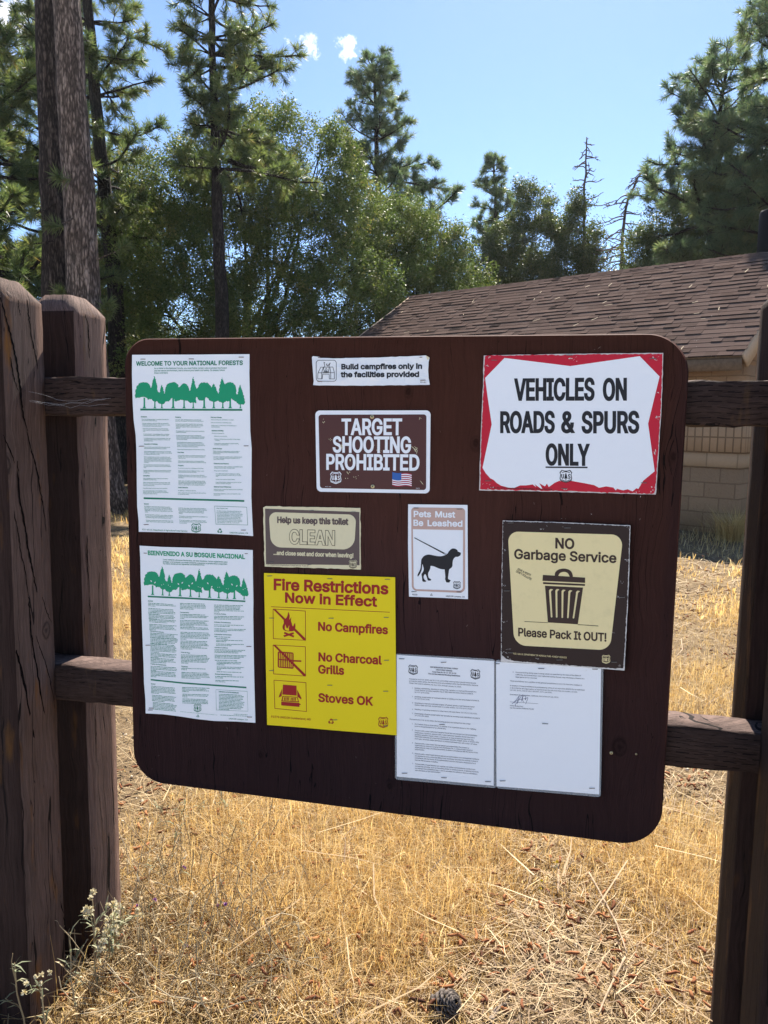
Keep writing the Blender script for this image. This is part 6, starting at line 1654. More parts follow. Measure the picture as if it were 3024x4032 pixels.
def pine(name, label, path, r0, r1, lo, hi, length, seed, mat=NEEDLE, bark=BARKD, spacing=0.42, per=4, density=1.0, nn=62, needle=0.20, w=0.011, droop=0.15, group='pine trees behind the notice board', az_bias=None, twigs=None, sides=14, wob=0.02):
    """path: trunk centre line (world points, bottom to top); branches between fractions lo..hi of its height.
    length(t, az): branch length at fraction t of the crown (0 = its bottom, 1 = its tip)"""
    r = np.random.default_rng(seed)
    path = np.array([tuple(p) for p in path], float)
    sarc = np.concatenate([[0], np.cumsum(np.linalg.norm(np.diff(path, axis=0), axis=1))])
    at = lambda f: np.array([np.interp(f * sarc[-1], sarc, path[:, k]) for k in range(3)])
    root = empty(name, tuple(path[0]), label, 'tree', group)
    mb = MB()
    nst = 36
    fs = np.linspace(0, 1, nst)
    wobble = np.cumsum(r.standard_normal((nst, 3)) * .012, 0) * [1, 1, 0]
    wobble -= wobble[0] + (wobble[-1] - wobble[0]) * fs[:, None]
    C = np.array([at(f) for f in fs]) + wobble
    flare = 1 + 0.5 * np.exp(-fs * sarc[-1] / 0.5)
    R = (r0 + (r1 - r0) * fs ** 0.9) * flare
    mb.tube(C, R, sides, True, 0.5, wob)
    mb.build('trunk', bark, root, True)
    atc = lambda f: np.array([np.interp(f, fs, C[:, k]) for k in range(3)])
    bm_ = MB()
    TP, TD, TT = [], [], []

    def twig(p, d, L, rad0, depth):
        d = unit(np.array(d, float))
        n = 5
        q = [np.array(p, float)]
        dd = d.copy()
        for i in range(n):
            dd = unit(dd + r.standard_normal(3) * .13 + np.array([0, 0, .10 if i > 1 else -droop * .5]))
            q.append(q[-1] + dd * L / n)
        q = np.array(q)
        bm_.tube(q, np.linspace(rad0, max(rad0 * .35, .006), n + 1), 5 if depth == 0 else 4, False)
        return q, dd

    nlev = max(1, int((hi - lo) * sarc[-1] / spacing))
    for i in range(nlev):
        f = lo + (hi - lo) * (i + r.uniform(.1, .9)) / nlev
        t = (f - lo) / max(1e-6, (hi - lo))
        a0 = r.uniform(0, 6.28)
        for k in range(per):
            az = a0 + k * 6.283 / per + r.normal() * .35
            if az_bias is not None and r.random() > az_bias(az, t):
                continue
            L = length(t, az) * r.uniform(.6, 1.12)
            if L < .12:
                continue
            up = 0.05 + .75 * t ** 2 + r.normal() * .16
            q, dd = twig(atc(f), (math.cos(az), math.sin(az), up), L, .012 + .014 * L, 0)
            TP.append(q[-1]); TD.append(dd); TT.append(r.random())
            ns = max(2, int(L * 7.5 * density))
            for s in range(ns):
                fr = r.uniform(.28, .98)
                ii = fr * (len(q) - 1)
                p = q[int(ii)] + (q[min(int(ii) + 1, len(q) - 1)] - q[int(ii)]) * (ii - int(ii))
                td = unit(q[min(int(ii) + 1, len(q) - 1)] - q[int(ii)])
                sd = unit(td * .7 + r.standard_normal(3) * .75 + np.array([0, 0, .22]))
                sl = r.uniform(.14, .30) + .26 * L * (1 - fr) * r.random()
                qq, d2 = twig(p, sd, sl, .009, 1)
                TP.append(qq[-1]); TD.append(d2); TT.append(r.random())
                if sl > .3:
                    TP.append(qq[3]); TD.append(unit(d2 + r.standard_normal(3) * .7)); TT.append(r.random())
    for (p, d) in (twigs or []):
        q, dd = twig(p, d, np.linalg.norm(d), .012, 1)
        TP.append(q[-1]); TD.append(dd); TT.append(.7)
        TP.append(q[-2]); TD.append(unit(dd + r.standard_normal(3) * .6)); TT.append(.7)
    if hi > .97:
        TP.append(C[-1]); TD.append(np.array([0, 0, 1.])); TT.append(.5)
    if bm_.v:
        bm_.build('branches', bark, root)
    if TP:
        V, Q, Tt = tuft_geo(np.array(TP), np.array(TD), r, nn, needle, w)
        tint = np.repeat(np.clip(np.array(TT) * .55 + .15, 0, 1), nn)
        tint = np.clip(tint + r.normal(0, .16, len(tint)), 0, 1)
        np_mesh('crown', V, [Q, Tt], mat, root, False, {'tint': np.repeat(tint, 5)})
    return root


def oak(name, label, base, blobs, dist, seed, mat=OAKL, dens=1.0, leaf=0.062, depth=0.85, group='oak trees behind the notice board', limbs=None, trunk_r=.16):
    """blobs: crown lobes (x, y, r in view pixels at distance dist, offset in depth metres)"""
    r = np.random.default_rng(seed)
    root = empty(name, tuple(base), label, 'tree', group)
    base = np.array(base)
    fpx = FOC / K
    cs = []
    for (x, y, rp, dz) in blobs:
        p = np.array(tp(x, y, dist + dz))
        cs.append((p, rp / fpx * (dist + dz)))
    ctr = np.mean([p for p, _ in cs], 0)
    mb = MB()
    fork = base + (ctr - base) * np.array([.35, .35, 0]) + np.array([0, 0, max(.8, (ctr[2] - base[2]) * .45)])
    mb.tube([base - (0, 0, .1), base * .5 + fork * .5 + r.normal(0, .06, 3), fork], [trunk_r * 1.25, trunk_r, trunk_r * .85], 10, True, .5, .04)
    mb.build('trunk', OAKB, root, True)
    lb = MB()
    gapw = [(unit(r.standard_normal(3)) * r.uniform(3.5, 8.0), r.uniform(0, 6.28)) for _ in range(5)]
    P, C, S = [], [], []
    for p, rr in cs:
        a = fork
        m1 = a * .6 + p * .4 + r.normal(0, .3, 3) * [1, 1, .5]
        m2 = a * .25 + p * .75 + r.normal(0, .2, 3)
        lb.tube([a, m1, m2, p], [trunk_r * .5, trunk_r * .3, trunk_r * .16, .008], 6, False)
        n = int(125 * dens * (rr / .7) ** 2)
        d = unit(r.standard_normal((n, 3)))
        rad_ = rr * r.uniform(.35, 1.08, n) ** .55
        q = p + d * rad_[:, None] * np.array([1, 1, .92])
        q = q[q[:, 2] > .15]
        gap = sum(np.sin(q @ f_ + o_) for f_, o_ in gapw)
        q = q[gap > -0.85]
        for k in range(0, len(q), 14):
            st_ = m1 * .4 + p * .6 + r.normal(0, rr * .3, 3)
            mm = st_ * .5 + q[k] * .5 + r.normal(0, .12, 3)
            lb.tube([st_, mm, q[k]], [.014, .010, .005], 4, False)
        P.append(q)
        S.append(np.full(len(q), .34))
    lb.build('limbs', OAKB, root)
    P = np.concatenate(P)
    nl = 54
    N = len(P) * nl
    size = r.uniform(.5, 1.25, len(P))
    ctr_t = np.clip(r.normal(.45, .2, len(P)), 0, 1)
    # each clump: leaves strung along a few short shoots
    sh = unit(r.standard_normal((len(P), 6, 3)) + np.array([0, 0, .25]))
    pick = r.integers(0, 6, (len(P), nl))
    dirs = np.take_along_axis(sh, pick[:, :, None].repeat(3, 2), 1)
    LP = P[:, None] + dirs * (r.uniform(.02, .30, (len(P), nl)) * size[:, None])[:, :, None] + r.normal(0, .045, (len(P), nl, 3))
    LP = LP.reshape(-1, 3)
    nrm = unit(r.standard_normal((N, 3)) + np.array([0, 0, .9]))
    ax = unit(np.cross(nrm, r.standard_normal((N, 3))))
    bx = np.cross(nrm, ax)
    l = leaf * r.uniform(.6, 1.25, N)[:, None]
    V = np.stack([LP - ax * l * .5, LP + bx * l * .27 + nrm * l * .05, LP + ax * l * .5, LP - bx * l * .27 + nrm * l * .05], 1).reshape(-1, 3)
    k = np.arange(N)[:, None] * 4
    tint = np.clip(np.repeat(ctr_t, nl) + r.normal(0, .10, N), 0, 1)
    np_mesh('crown', V, [np.concatenate([k, k + 1, k + 2, k + 3], 1)], mat, root, False, {'tint': np.repeat(tint, 4)})
    return root


def trunk_pts(pix, dist):
    return [tp(x, y, dist) for x, y in pix]


def ground_under(p):
    return Vector((p.x, p.y, 0))


# the two big bare trunks on the left
d1 = 12.9
A = trunk_pts([(222, 1060), (183, 640), (150, 0), (131, -500), (118, -1200)], d1)
A[0].z = 0
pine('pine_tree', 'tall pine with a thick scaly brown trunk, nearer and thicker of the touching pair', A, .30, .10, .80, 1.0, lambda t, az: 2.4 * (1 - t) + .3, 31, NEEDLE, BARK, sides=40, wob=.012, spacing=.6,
     twigs=[(tp(205, 650, 12.6), (.28, -.15, -.02)), (tp(212, 560, 12.6), (.5, -.1, .10)), (tp(160, 470, 12.7), (-.1, -.35, -.25)), (tp(150, 400, 12.7), (.05, -.4, .1)), (tp(215, 690, 12.6), (.2, -.1, .12))])
d2 = 13.5
A = trunk_pts([(150, 1040), (118, 640), (88, 0), (70, -500), (60, -1200)], d2)
A[0].z = 0
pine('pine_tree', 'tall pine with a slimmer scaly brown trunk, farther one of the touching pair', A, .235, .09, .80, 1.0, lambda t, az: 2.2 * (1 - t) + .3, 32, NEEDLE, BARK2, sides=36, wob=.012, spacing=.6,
     twigs=[(tp(120, 440, 13.2), (-.4, -.2, -.2)), (tp(118, 520, 13.2), (-.35, -.25, -.15)), (tp(140, 640, 13.2), (.1, -.35, .05))])
# dark pine just right of them
A = trunk_pts([(268, 1000), (245, 610), (215, 330), (186, 0), (170, -260)], 19)
A[0].z = 0
pine('pine_tree', 'dark pine with a slender leaning trunk between the bare pair and the oaks', A, .24, .07, .42, 1.0, lambda t, az: 2.3 * (1 - .5 * t), 33, NEEDLE, BARKD, spacing=.5, per=4, density=1.05)
# pines at the far left
A = trunk_pts([(112, 900), (104, 600), (99, 300), (92, 30)], 23)
A[0].z = 0
pine('pine_tree', 'pine with long drooping branches and yellowish needles at the far left', A, .24, .03, .30, 1.0, lambda t, az: 3.2 * (1 - t) ** .7 + .5, 34, NEEDLE, BARKD, spacing=.42, per=5, density=1.15)
A = trunk_pts([(-120, 950), (-90, 600), (-70, 300), (-62, 60)], 17)
A[0].z = 0
pine('pine_tree', 'broad pine reaching in from the far left edge with dense needle tufts', A, .24, .05, .26, 1.0, lambda t, az: 3.0 * (1 - t) ** .6 + .5, 35, NEEDLE, BARKD, spacing=.42, per=5, density=1.1)
# tall pine left of centre
A = trunk_pts([(489, 960), (478, 640), (466, 330), (455, 0), (449, -170)], 16.0)
A[0].z = 0
pine('pine_tree', 'tall dark pine with an open crown and a black trunk rising above the centre oak', A, .19, .04, .57, 1.0, lambda t, az: 1.9 * (1 - t * .4) * (.75 + .35 * math.cos(az - .2)), 36, NEEDLE, BARKD, spacing=.34, per=5, density=1.2, needle=.17, w=.009)
# round-topped pine in the middle
A = trunk_pts([(822, 900), (818, 560), (815, 330), (808, 140)], 25)
A[0].z = 0
pine('pine_tree', 'round topped pine standing free against the sky right of the centre oak', A, .22, .035, .44, 1.0, lambda t, az: (2.55 * (1 - t) ** .55 * (.8 + .3 * math.cos(az)) + .35) if t < .62 else (1.7 * (1.05 - t) ** .5 + .25), 37, NEEDLEB, BARKD, spacing=.36, per=5, density=1.15, needle=.21)
# smaller pine above the roof
A = trunk_pts([(1078, 880), (1074, 560), (1068, 335)], 30)
A[0].z = 0
pine('pine_tree', 'small pointed pine above the left half of the shingle roof', A, .17, .03, .45, 1.0, lambda t, az: 1.75 * (1 - t) ** .8 + .22, 38, NEEDLEB, BARKD, spacing=.42, per=5, density=1.2, needle=.22, w=.013)
# pines at the right edge
A = trunk_pts([(1535, 870), (1541, 440), (1556, 250), (1575, 120)], 21)
A[0].z = 0
pine('pine_tree', 'leaning pine with layered branches above the roof on the right', A, .2, .03, .44, 1.0, lambda t, az: 2.2 * (1 - t) ** .6 + .5, 39, NEEDLEB, BARKD, spacing=.38, per=5, density=1.15)
A = trunk_pts([(1745, 900), (1735, 400), (1725, 0), (1720, -160)], 18.5)
A[0].z = 0
pine('pine_tree', 'large pine at the right edge whose long limbs reach in over the roof', A, .28, .05, .40, 1.0, lambda t, az: 2.3 * (1 - t * .72) + .25, 40, NEEDLEB, BARKD, spacing=.38, per=5, density=1.05)


def snag(label, pix, dist, seed, L, group='bare dead trees'):
    r = np.random.default_rng(seed)
    P = np.array([tuple(p) for p in trunk_pts(pix, dist)])
    base = Vector((P[0][0], P[0][1], 0))
    root = empty('dead_tree', base, label, 'tree', group)
    full = np.concatenate([[tuple(base)], P])
    s = np.concatenate([[0], np.cumsum(np.linalg.norm(np.diff(full, axis=0), axis=1))])
    at = lambda f: np.array([np.interp(f * s[-1], s, full[:, k]) for k in range(3)])
    mb = MB()
    C = np.array([at(f) + r.normal(0, .015, 3) for f in np.linspace(0, 1, 30)])
    mb.tube(C, np.linspace(.13, .018, 30), 8)
    mb.build('trunk', DEAD, root, True)
    bb = MB()
    f0 = .42
    for i in range(84):
        f = f0 + (1 - f0) * i / 84
        az = r.uniform(0, 6.28)
        ln = L * (1 - (f - f0) / (1 - f0)) ** .7 * r.uniform(.35, 1.1) + .15
        d = np.array([math.cos(az), math.sin(az), .12])
        q = [at(f)]
        for k in range(7):
            d = unit(d + r.normal(0, .16, 3) + np.array([0, 0, -.14 if k < 4 else .05]))
            q.append(q[-1] + d * ln / 7)
        bb.tube(q, np.linspace(.022, .009, 8), 4, False)
        for k in range(3):
            p = q[r.integers(3, 7)]
            e = unit(d + r.normal(0, .6, 3))
            bb.tube([p, p + e * .12 * ln, p + e * .2 * ln + r.normal(0, .03, 3)], [.012, .009, .006], 4, False)
    bb.build('branches', DEAD, root)


snag('straight bare dead tree with short drooping branches above the roof', [(1266, 600), (1262, 440), (1268, 296)], 27, 51, 1.75)
snag('curved bare dead tree leaning over above the roof, beside the straight one', [(1342, 600), (1344, 500), (1356, 430), (1382, 380), (1408, 342)], 25, 52, 1.5)

# oaks
oak('oak_tree', 'big olive green oak filling the middle behind the board', gp(520, 1010), [(470, 350, 92, 0), (590, 305, 88, .5), (390, 410, 95, -.3), (545, 420, 120, 0), (690, 370, 95, .4), (650, 520, 120, -.4), (470, 560, 120, -.3), (345, 540, 100, 0), (750, 640, 115, -.6), (560, 670, 120, -.4), (400, 690, 110, -.4), (300, 620, 80, .2), (640, 760, 110, 0), (460, 800, 110, 0), (330, 800, 90, .2), (760, 470, 90, .3), (600, 250, 42, .3), (700, 300, 40, .4)], 19.0, 61, OAKL, 1.15, trunk_r=.2)
oak('oak_tree', 'rounded olive oak between the round topped pine and the roof', gp(880, 990), [(850, 500, 85, 0), (930, 560, 90, 0), (985, 620, 80, .2), (880, 640, 95, -.4), (820, 580, 80, 0), (1010, 700, 80, 0), (900, 760, 90, 0), (790, 690, 85, -.2), (960, 490, 45, .2)], 21.0, 62, OAKL, 1.15)
oak('oak_tree', 'shaded leafy oak behind the fence posts and the edge of the board', gp(285, 1000), [(300, 390, 60, 0), (262, 470, 70, 0), (330, 470, 60, .3), (265, 590, 80, 0), (240, 700, 80, 0), (300, 760, 80, 0), (250, 850, 85, 0), (320, 900, 80, 0), (265, 960, 70, 0), (205, 800, 70, .3), (180, 900, 70, .4), (120, 860, 90, 1.2), (60, 760, 100, 1.5)], 21.0, 63, OAKD, 1.15)
oak('oak_tree', 'dark bushy oak row part above the left end of the roof', gp(1120, 960), [(1040, 560, 45, 0), (1095, 520, 48, 0), (1150, 460, 52, .2), (1185, 520, 55, 0), (1120, 590, 55, 0), (1060, 640, 60, 0), (1010, 600, 40, 0), (1170, 620, 60, 0), (1135, 420, 28, 0)], 27.0, 64, OAKD, 1.25, .07)
oak('oak_tree', 'dark bushy oak right below the straight dead tree', gp(1250, 950), [(1215, 470, 48, 0), (1250, 520, 52, 0), (1230, 580, 55, 0), (1285, 570, 38, 0), (1200, 640, 60, 0), (1290, 640, 40, 0), (1235, 440, 26, 0)], 26.0, 65, OAKD, 1.25, .07)
oak('oak_tree', 'wide dark oak right of the curved dead tree, under the leaning pine', gp(1470, 950), [(1390, 540, 45, 0), (1440, 500, 60, 0), (1500, 460, 65, 0), (1480, 560, 65, 0), (1420, 590, 55, 0), (1550, 520, 65, -.3), (1545, 440, 50, 0), (1370, 600, 40, .2)], 22.0, 66, OAKD, 1.2, .06)
oak('oak_tree', 'dark oak behind the vent stack at the right edge', gp(1640, 960), [(1610, 420, 70, 0), (1660, 480, 80, 0), (1620, 530, 70, 0), (1700, 400, 80, .4), (1570, 560, 60, 0), (1730, 540, 90, 0), (1640, 360, 45, 0)], 20.0, 67, OAKD, 1.2, .06)


# the wood beyond, a low far mass of crowns that closes the horizon
r = np.random.default_rng(70)
n = 30000
az = r.uniform(-1.9, 1.9, n)
dd = r.uniform(48, 66, n)
top = 4.2 + 1.6 * np.sin(az * 9.0 + 1) + 1.1 * np.sin(az * 23.0) + .7 * np.sin(az * 51.0 + 2)
C = np.stack([CAM.x + np.sin(az) * dd, CAM.y + np.cos(az) * dd, top * r.uniform(0, 1, n) ** .75], 1)
nrm = unit(r.standard_normal((n, 3)) + (0, 0, .5))
ax = unit(np.cross(nrm, r.standard_normal((n, 3))))
bx = np.cross(nrm, ax)
l = r.uniform(.22, .6, n)[:, None]
V = np.stack([C - ax * l, C + bx * l * .6, C + ax * l, C - bx * l * .6], 1).reshape(-1, 3)
k = np.arange(n)[:, None] * 4
tag(np_mesh('far_woods', V, [np.concatenate([k, k + 1, k + 2, k + 3], 1)], OAKD, None, False, {'tint': np.repeat(np.clip(r.normal(.45, .2, n), 0, 1), 4)}), kind='stuff')
# ------------------------------------------------------------------ ground
def gnoise(x, y, s=1.0, seed=0):
    r = np.random.default_rng(100 + seed)
    out = 0
    for k in range(9):
        a = r.uniform(0, 6.28)
        f = s * r.uniform(.6, 2.6)
        out = out + np.sin((x * math.cos(a) + y * math.sin(a)) * f + r.uniform(0, 6.28)) / (1 + .3 * k)
    return out / 3.2


def gh(x, y):
    near = 1 / (1 + ((np.asarray(x) ** 2 + np.asarray(y) ** 2) / 900.0))
    return (0.018 * gnoise(x, y, 1.6, 1) + 0.008 * gnoise(x, y, 6, 2)) * near


GRM, g = new_mat('dry_litter_soil')
co = g.coord('Object')
n1 = g.noise(co, 1.1, 5, 0.6)
n2 = g.noise(co, 14, 6, 0.7)
n3 = g.noise(g.scale(co, (1, 1, 1)), 120, 4, 0.7)
c = g.ramp(n2, [(0.28, (0.10, 0.072, 0.046)), (0.5, (0.24, 0.17, 0.095)), (0.72, (0.36, 0.265, 0.15))])
c = g.mix(g.m('MULTIPLY', g.m('SUBTRACT', n1, 0.48), 4.0, clamp=True), c, (0.36, 0.25, 0.115))
c = g.mix(g.m('MULTIPLY', n3, 0.6), c, (0.13, 0.09, 0.06))
px, py, pz = g.xyz(co)
bounce = g.m('MULTIPLY', g.m('SUBTRACT', g.m('ADD', -0.35, g.m('MULTIPLY', n1, 0.6)), py), 1.6, clamp=True)   # unseen pale ground added before the fence to bounce light on the board
c = g.mix(bounce, c, g.ramp(n2, [(0.3, (0.38, 0.355, 0.33)), (0.7, (0.54, 0.51, 0.48))]))
g.bsdf(c, 0.95, g.bump(g.m('ADD', n2, g.m('MULTIPLY', n3, .6)), 0.8, 0.03), 0.1)
us = np.linspace(-1, 1, 181)
gx = 0.5 + np.sinh(us * 5.2) / math.sinh(5.2) * 300
gy = 3.0 + np.sinh(us * 5.2) / math.sinh(5.2) * 300
XX, YY = np.meshgrid(gx, gy, indexing='ij')
ZZ = gh(XX, YY)
n = len(us)
i, j = np.meshgrid(np.arange(n - 1), np.arange(n - 1), indexing='ij')
b = (i * n + j).ravel()[:, None]
tag(np_mesh('ground', np.stack([XX, YY, ZZ], -1).reshape(-1, 3), [np.concatenate([b, b + n, b + n + 1, b + 1], 1)], GRM, None, True), kind='structure')


def straw_mat(name, stops, tfac=0.35):
    return leaf_mat(name, stops, tfac, (1.25, 1.15, 0.9), 0.6, 0.25)


STRAW = straw_mat('dry_grass', [(0.0, (0.24, 0.13, 0.05)), (0.4, (0.50, 0.34, 0.14)), (0.75, (0.64, 0.49, 0.235)), (1.0, (0.80, 0.68, 0.42))], .5)
NEEDL = straw_mat('fallen_pine_needles', [(0.0, (0.11, 0.055, 0.030)), (0.45, (0.35, 0.235, 0.115)), (1.0, (0.68, 0.54, 0.32))], .2)
HOUSE_P = np.array([[0, 0]])


def in_view(x, y, pad=0.25):
    """keep only blades inside (a generous margin round) the photo's view of the ground"""
    fx, fy = float(ROT[0][2]) * -1, float(ROT[1][2]) * -1
    dx, dy = x - CAM.x, y - CAM.y
    f = dx * fx + dy * fy
    l = dx * fy - dy * fx
    return (f > 1.55) & (np.abs(l) < f * .55 + .5)


def blocked(x, y):
    out = np.zeros(len(x), bool)
    for x0, x1, y0, y1 in ((-.372, -.2285, -.112, .029), (-.352, -.212, .126, .265), (1.404, 1.545, -.112, .029), (1.396, 1.536, .126, .265)):
        out |= (x > x0) & (x < x1) & (y > y0) & (y < y1)
    rel = np.stack([x, y], 1) - HE[:2]
    a, b = -(rel @ HU[:2]), rel @ HV[:2]
    out |= (a > WA) & (a < HLEN - .2) & (b > WB) & (b < 5.8)
    return out


def scatter(n, dmin, dmax, r):
    """points over the viewed ground, denser close by"""
    u = r.uniform(0, 1, n)
    f = dmin * (dmax / dmin) ** u
    l = r.uniform(-1, 1, n) * (f * .53 + .45)
    fx, fy = -float(ROT[0][2]), -float(ROT[1][2])
    s = math.hypot(fx, fy)
    fx, fy = fx / s, fy / s
    x, y = CAM.x + f * fx + l * fy, CAM.y + f * fy - l * fx
    k = ~blocked(x, y)
    return x[k], y[k], f[k]


def gold(x, y):
    """where the tall golden grass stands (0..1)"""
    v = gnoise(x, y, 1.3, 5) * .6 + gnoise(x, y, 4.0, 6) * .45
    for gx_, gy_, s, w in ((gp(800, 1900).x, gp(800, 1900).y, .42, 1.5), (gp(1470, 1880).x, gp(1470, 1880).y, .36, 1.6), (gp(1500, 1500).x, gp(1500, 1500).y, .5, 1.0), (gp(620, 1790).x, gp(620, 1790).y, .5, .9),
                            (gp(300, 2090).x, gp(300, 2090).y, .3, -.4), (gp(1130, 2080).x, gp(1130, 2080).y,   .36, -.35), (gp(1280, 2000).x, gp(1280, 2000).y, .25, -.1), (gp(270, 1620).x, gp(270, 1620).y, .55, -1.8), (gp(260, 1350).x, gp(260, 1350).y, 1.0, 1.2), (gp(1560, 1180).x, gp(1560, 1180).y, .7, 1.0)):
        v = v + w * np.exp(-((x - gx_) ** 2 + (y - gy_) ** 2) / (s * s))
    return np.clip(v * .75 + .55, 0, 1.2)


def blades(name, n, dmin, dmax, hmin, hmax, w, seed, lean=.45, m=STRAW, keep=None, tbias=0.0, clump=0):
    r = np.random.default_rng(seed)
    x, y, f = scatter(n, dmin, dmax, r)
    cx_, cy_ = x, y
    if clump:
        pick = r.integers(0, max(2, len(x) // clump), len(x))
        cx_, cy_ = x[pick], y[pick]
        sp_ = r.uniform(.012, .05, len(x))[pick]
        f = f[pick]
        loose = r.uniform(0, 1, len(x)) < .25
        nx_, ny_ = cx_ + r.normal(0, 1, len(x)) * sp_, cy_ + r.normal(0, 1, len(x)) * sp_
        x, y = np.where(loose, x, nx_), np.where(loose, y, ny_)
        ok = ~blocked(x, y)
        x, y, f, cx_, cy_ = x[ok], y[ok], f[ok], cx_[ok], cy_[ok]
    gl = gold(x, y)
    k = r.uniform(0, 1, len(x)) < (np.clip(gl, 0.03, 1) if keep is None else keep(gl))
    rel = np.stack([x, y], 1) - HE[:2]
    bare = (rel @ HV[:2] > -2.4) & (-(rel @ HU[:2]) > -1.5)      # grass thinned along the wall, where shade turned it dark green
    k &= ~(bare & (r.uniform(0, 1, len(x)) < .8))
    x, y, f, gl, cx_, cy_ = x[k], y[k], f[k], gl[k], cx_[k], cy_[k]
    N = len(x)
    h = (hmin + (hmax - hmin) * np.clip(gl, 0, 1.2) * r.uniform(.25, 1.0, N)) * r.uniform(.6, 1.2, N)
    az = r.uniform(0, 6.28, N) * .75 + .25 * (gnoise(x, y, 2.0, 9) * 3)
    if clump:
        az = np.arctan2(y - cy_, x - cx_) + r.normal(0, .7, N)
    ln = np.abs(r.normal(0, lean, N)) + .08
    dx, dy = np.cos(az), np.sin(az)
    z0 = gh(x, y)
    sc = 1 + np.clip((f - 4) / 6, 0, 2.5)          # far blades drawn a little wider
    ww = w * r.uniform(.6, 1.3, N) * sc * .5
    sa = az + 1.57 + r.normal(0, .6, N)
    sx, sy = np.cos(sa) * ww, np.sin(sa) * ww
    p0 = np.stack([x, y, z0 - .005], 1)
    p1 = np.stack([x + dx * h * ln * .35, y + dy * h * ln * .35, z0 + h * .55], 1)
    p2 = np.stack([x + dx * h * ln * 1.0, y + dy * h * ln * 1.0, z0 + h * (1.0 - .28 * np.clip(ln, 0, 1.6))], 1)
    sd = np.stack([sx, sy, np.zeros(N)], 1)
    V = np.stack([p0 - sd, p0 + sd, p1 + sd * .8, p1 - sd * .8, p2], 1).reshape(-1, 3)
    b = np.arange(N)[:, None] * 5
    t = np.clip(r.normal(.46 + tbias, .2, N) + .12 * gl, 0, 1)
    return V, np.concatenate([b, b + 1, b + 2, b + 3], 1), np.concatenate([b + 3, b + 2, b + 4], 1), np.repeat(t, 5)


def join_blades(name, sets, m):
    V, Q, Tt, A, n = [], [], [], [], 0
    for v, q, t, a in sets:
        V.append(v); Q.append(q + n); Tt.append(t + n); A.append(a)
        n += len(v)
    return tag(np_mesh(name, np.concatenate(V), [np.concatenate(Q), np.concatenate(Tt)], m, None, False, {'tint': np.concatenate(A)}), kind='stuff')


join_blades('dry_grass', [blades('a', 170000, 1.75, 7.0, .015, .15, .0018, 71, lean=.95, clump=26), blades('b', 80000, 6.0, 24, .04, .20, .004, 72, tbias=.1, lean=.8, clump=16),
                          blades('c', 30000, 1.75, 6.0, .01, .06, .0018, 73, lean=1.5, keep=lambda g_: np.full(len(g_), .8)),
                          blades('d', 2600, 1.75, 6.0, .18, .32, .0016, 74, lean=.5, tbias=.15, keep=lambda g_: np.clip(g_ - .35, 0.03, 1)),
                          ], STRAW)


def litter(n, dmin, dmax, lo, hi, w, seed, zmax=.02):
    r = np.random.default_rng(seed)
    x, y, f = scatter(n, dmin, dmax, r)
    N = len(x)
    az = r.uniform(0, 6.28, N)
    L = r.uniform(lo, hi, N)
    cv = r.normal(0, .25, N)
    z = gh(x, y) + r.uniform(.002, zmax, N)
    sc = 1 + np.clip((f - 4) / 6, 0, 2.5)
    ww = w * r.uniform(.7, 1.3, N) * sc * .5
    d = np.stack([np.cos(az), np.sin(az), r.normal(0, .10, N)], 1) * L[:, None] * .5
    s = np.stack([-np.sin(az), np.cos(az), np.zeros(N)], 1)
    c = np.stack([x, y, z], 1)
    m_ = c + s * (L * cv * .25)[:, None]
    s = s * ww[:, None]
    V = np.stack([c - d - s, c - d + s, m_ + s, m_ - s, c + d], 1)
    V[:, :, 2] = np.maximum(V[:, :, 2], (gh(x, y) + .001)[:, None])
    V = V.reshape(-1, 3)
    b = np.arange(N)[:, None] * 5
    t = np.clip(r.normal(.5, .24, N), 0, 1)
    return V, np.concatenate([b, b + 1, b + 2, b + 3], 1), np.concatenate([b + 3, b + 2, b + 4], 1), np.repeat(t, 5)


join_blades('fallen_needles', [litter(24000, 1.75, 6.5, .05, .20, .0019, 81, .05), litter(22000, 6, 22, .1, .25, .004, 82), litter(260, 1.8, 6, .2, .42, .004, 83, .12)], NEEDL)

# reddish brown catkins, chips and pebbles
BROWN = leaf_mat('rusty_catkins', [(0.0, (0.07, 0.026, 0.013)), (0.5, (0.24, 0.085, 0.034)), (1.0, (0.44, 0.19, 0.075))], .05, (1, 1, 1), .8, .2)
r = np.random.default_rng(91)
x, y, f = scatter(7000, 1.78, 9, r)
kk = r.uniform(0, 1, len(x)) < np.clip(.35 + .6 * gnoise(x, y, 2.2, 15), .06, 1)
mb = MB()
for xi, yi in zip(x[kk], y[kk]):
    az, L = r.uniform(0, 6.28), r.uniform(.02, .045)
    cv = r.normal(0, .7)
    zo = .045 * r.random()
    pp = []
    for s in (-.5, -.2, .15, .5):
        a = az + cv * s
        pp.append((xi + math.cos(a) * L * s, yi + math.sin(a) * L * s, float(gh(xi, yi)) + .012 + zo + r.normal(0, .003)))
    rr_ = r.uniform(.0032, .0056)
    mb.tube(pp, [rr_ * .6, rr_, rr_, rr_ * .5], 5, True, np.clip(r.normal(.5, .25), 0, 1))
tag(mb.build('fallen_catkins_litter', BROWN), kind='stuff')
CHIP = leaf_mat('grey_chips', [(0.0, (0.05, 0.042, 0.04)), (0.5, (0.24, 0.19, 0.14)), (1.0, (0.58, 0.50, 0.40))], .02, (1, 1, 1), .8, .2)
mb = MB()
x, y, f = scatter(5200, 1.78, 10, r)
kk = r.uniform(0, 1, len(x)) < np.clip(.5 - .5 * gold(x, y) + 1.4 * np.exp(-((x - gp(270, 1620).x) ** 2 + (y - gp(270, 1620).y) ** 2) / .5), .05, 1)
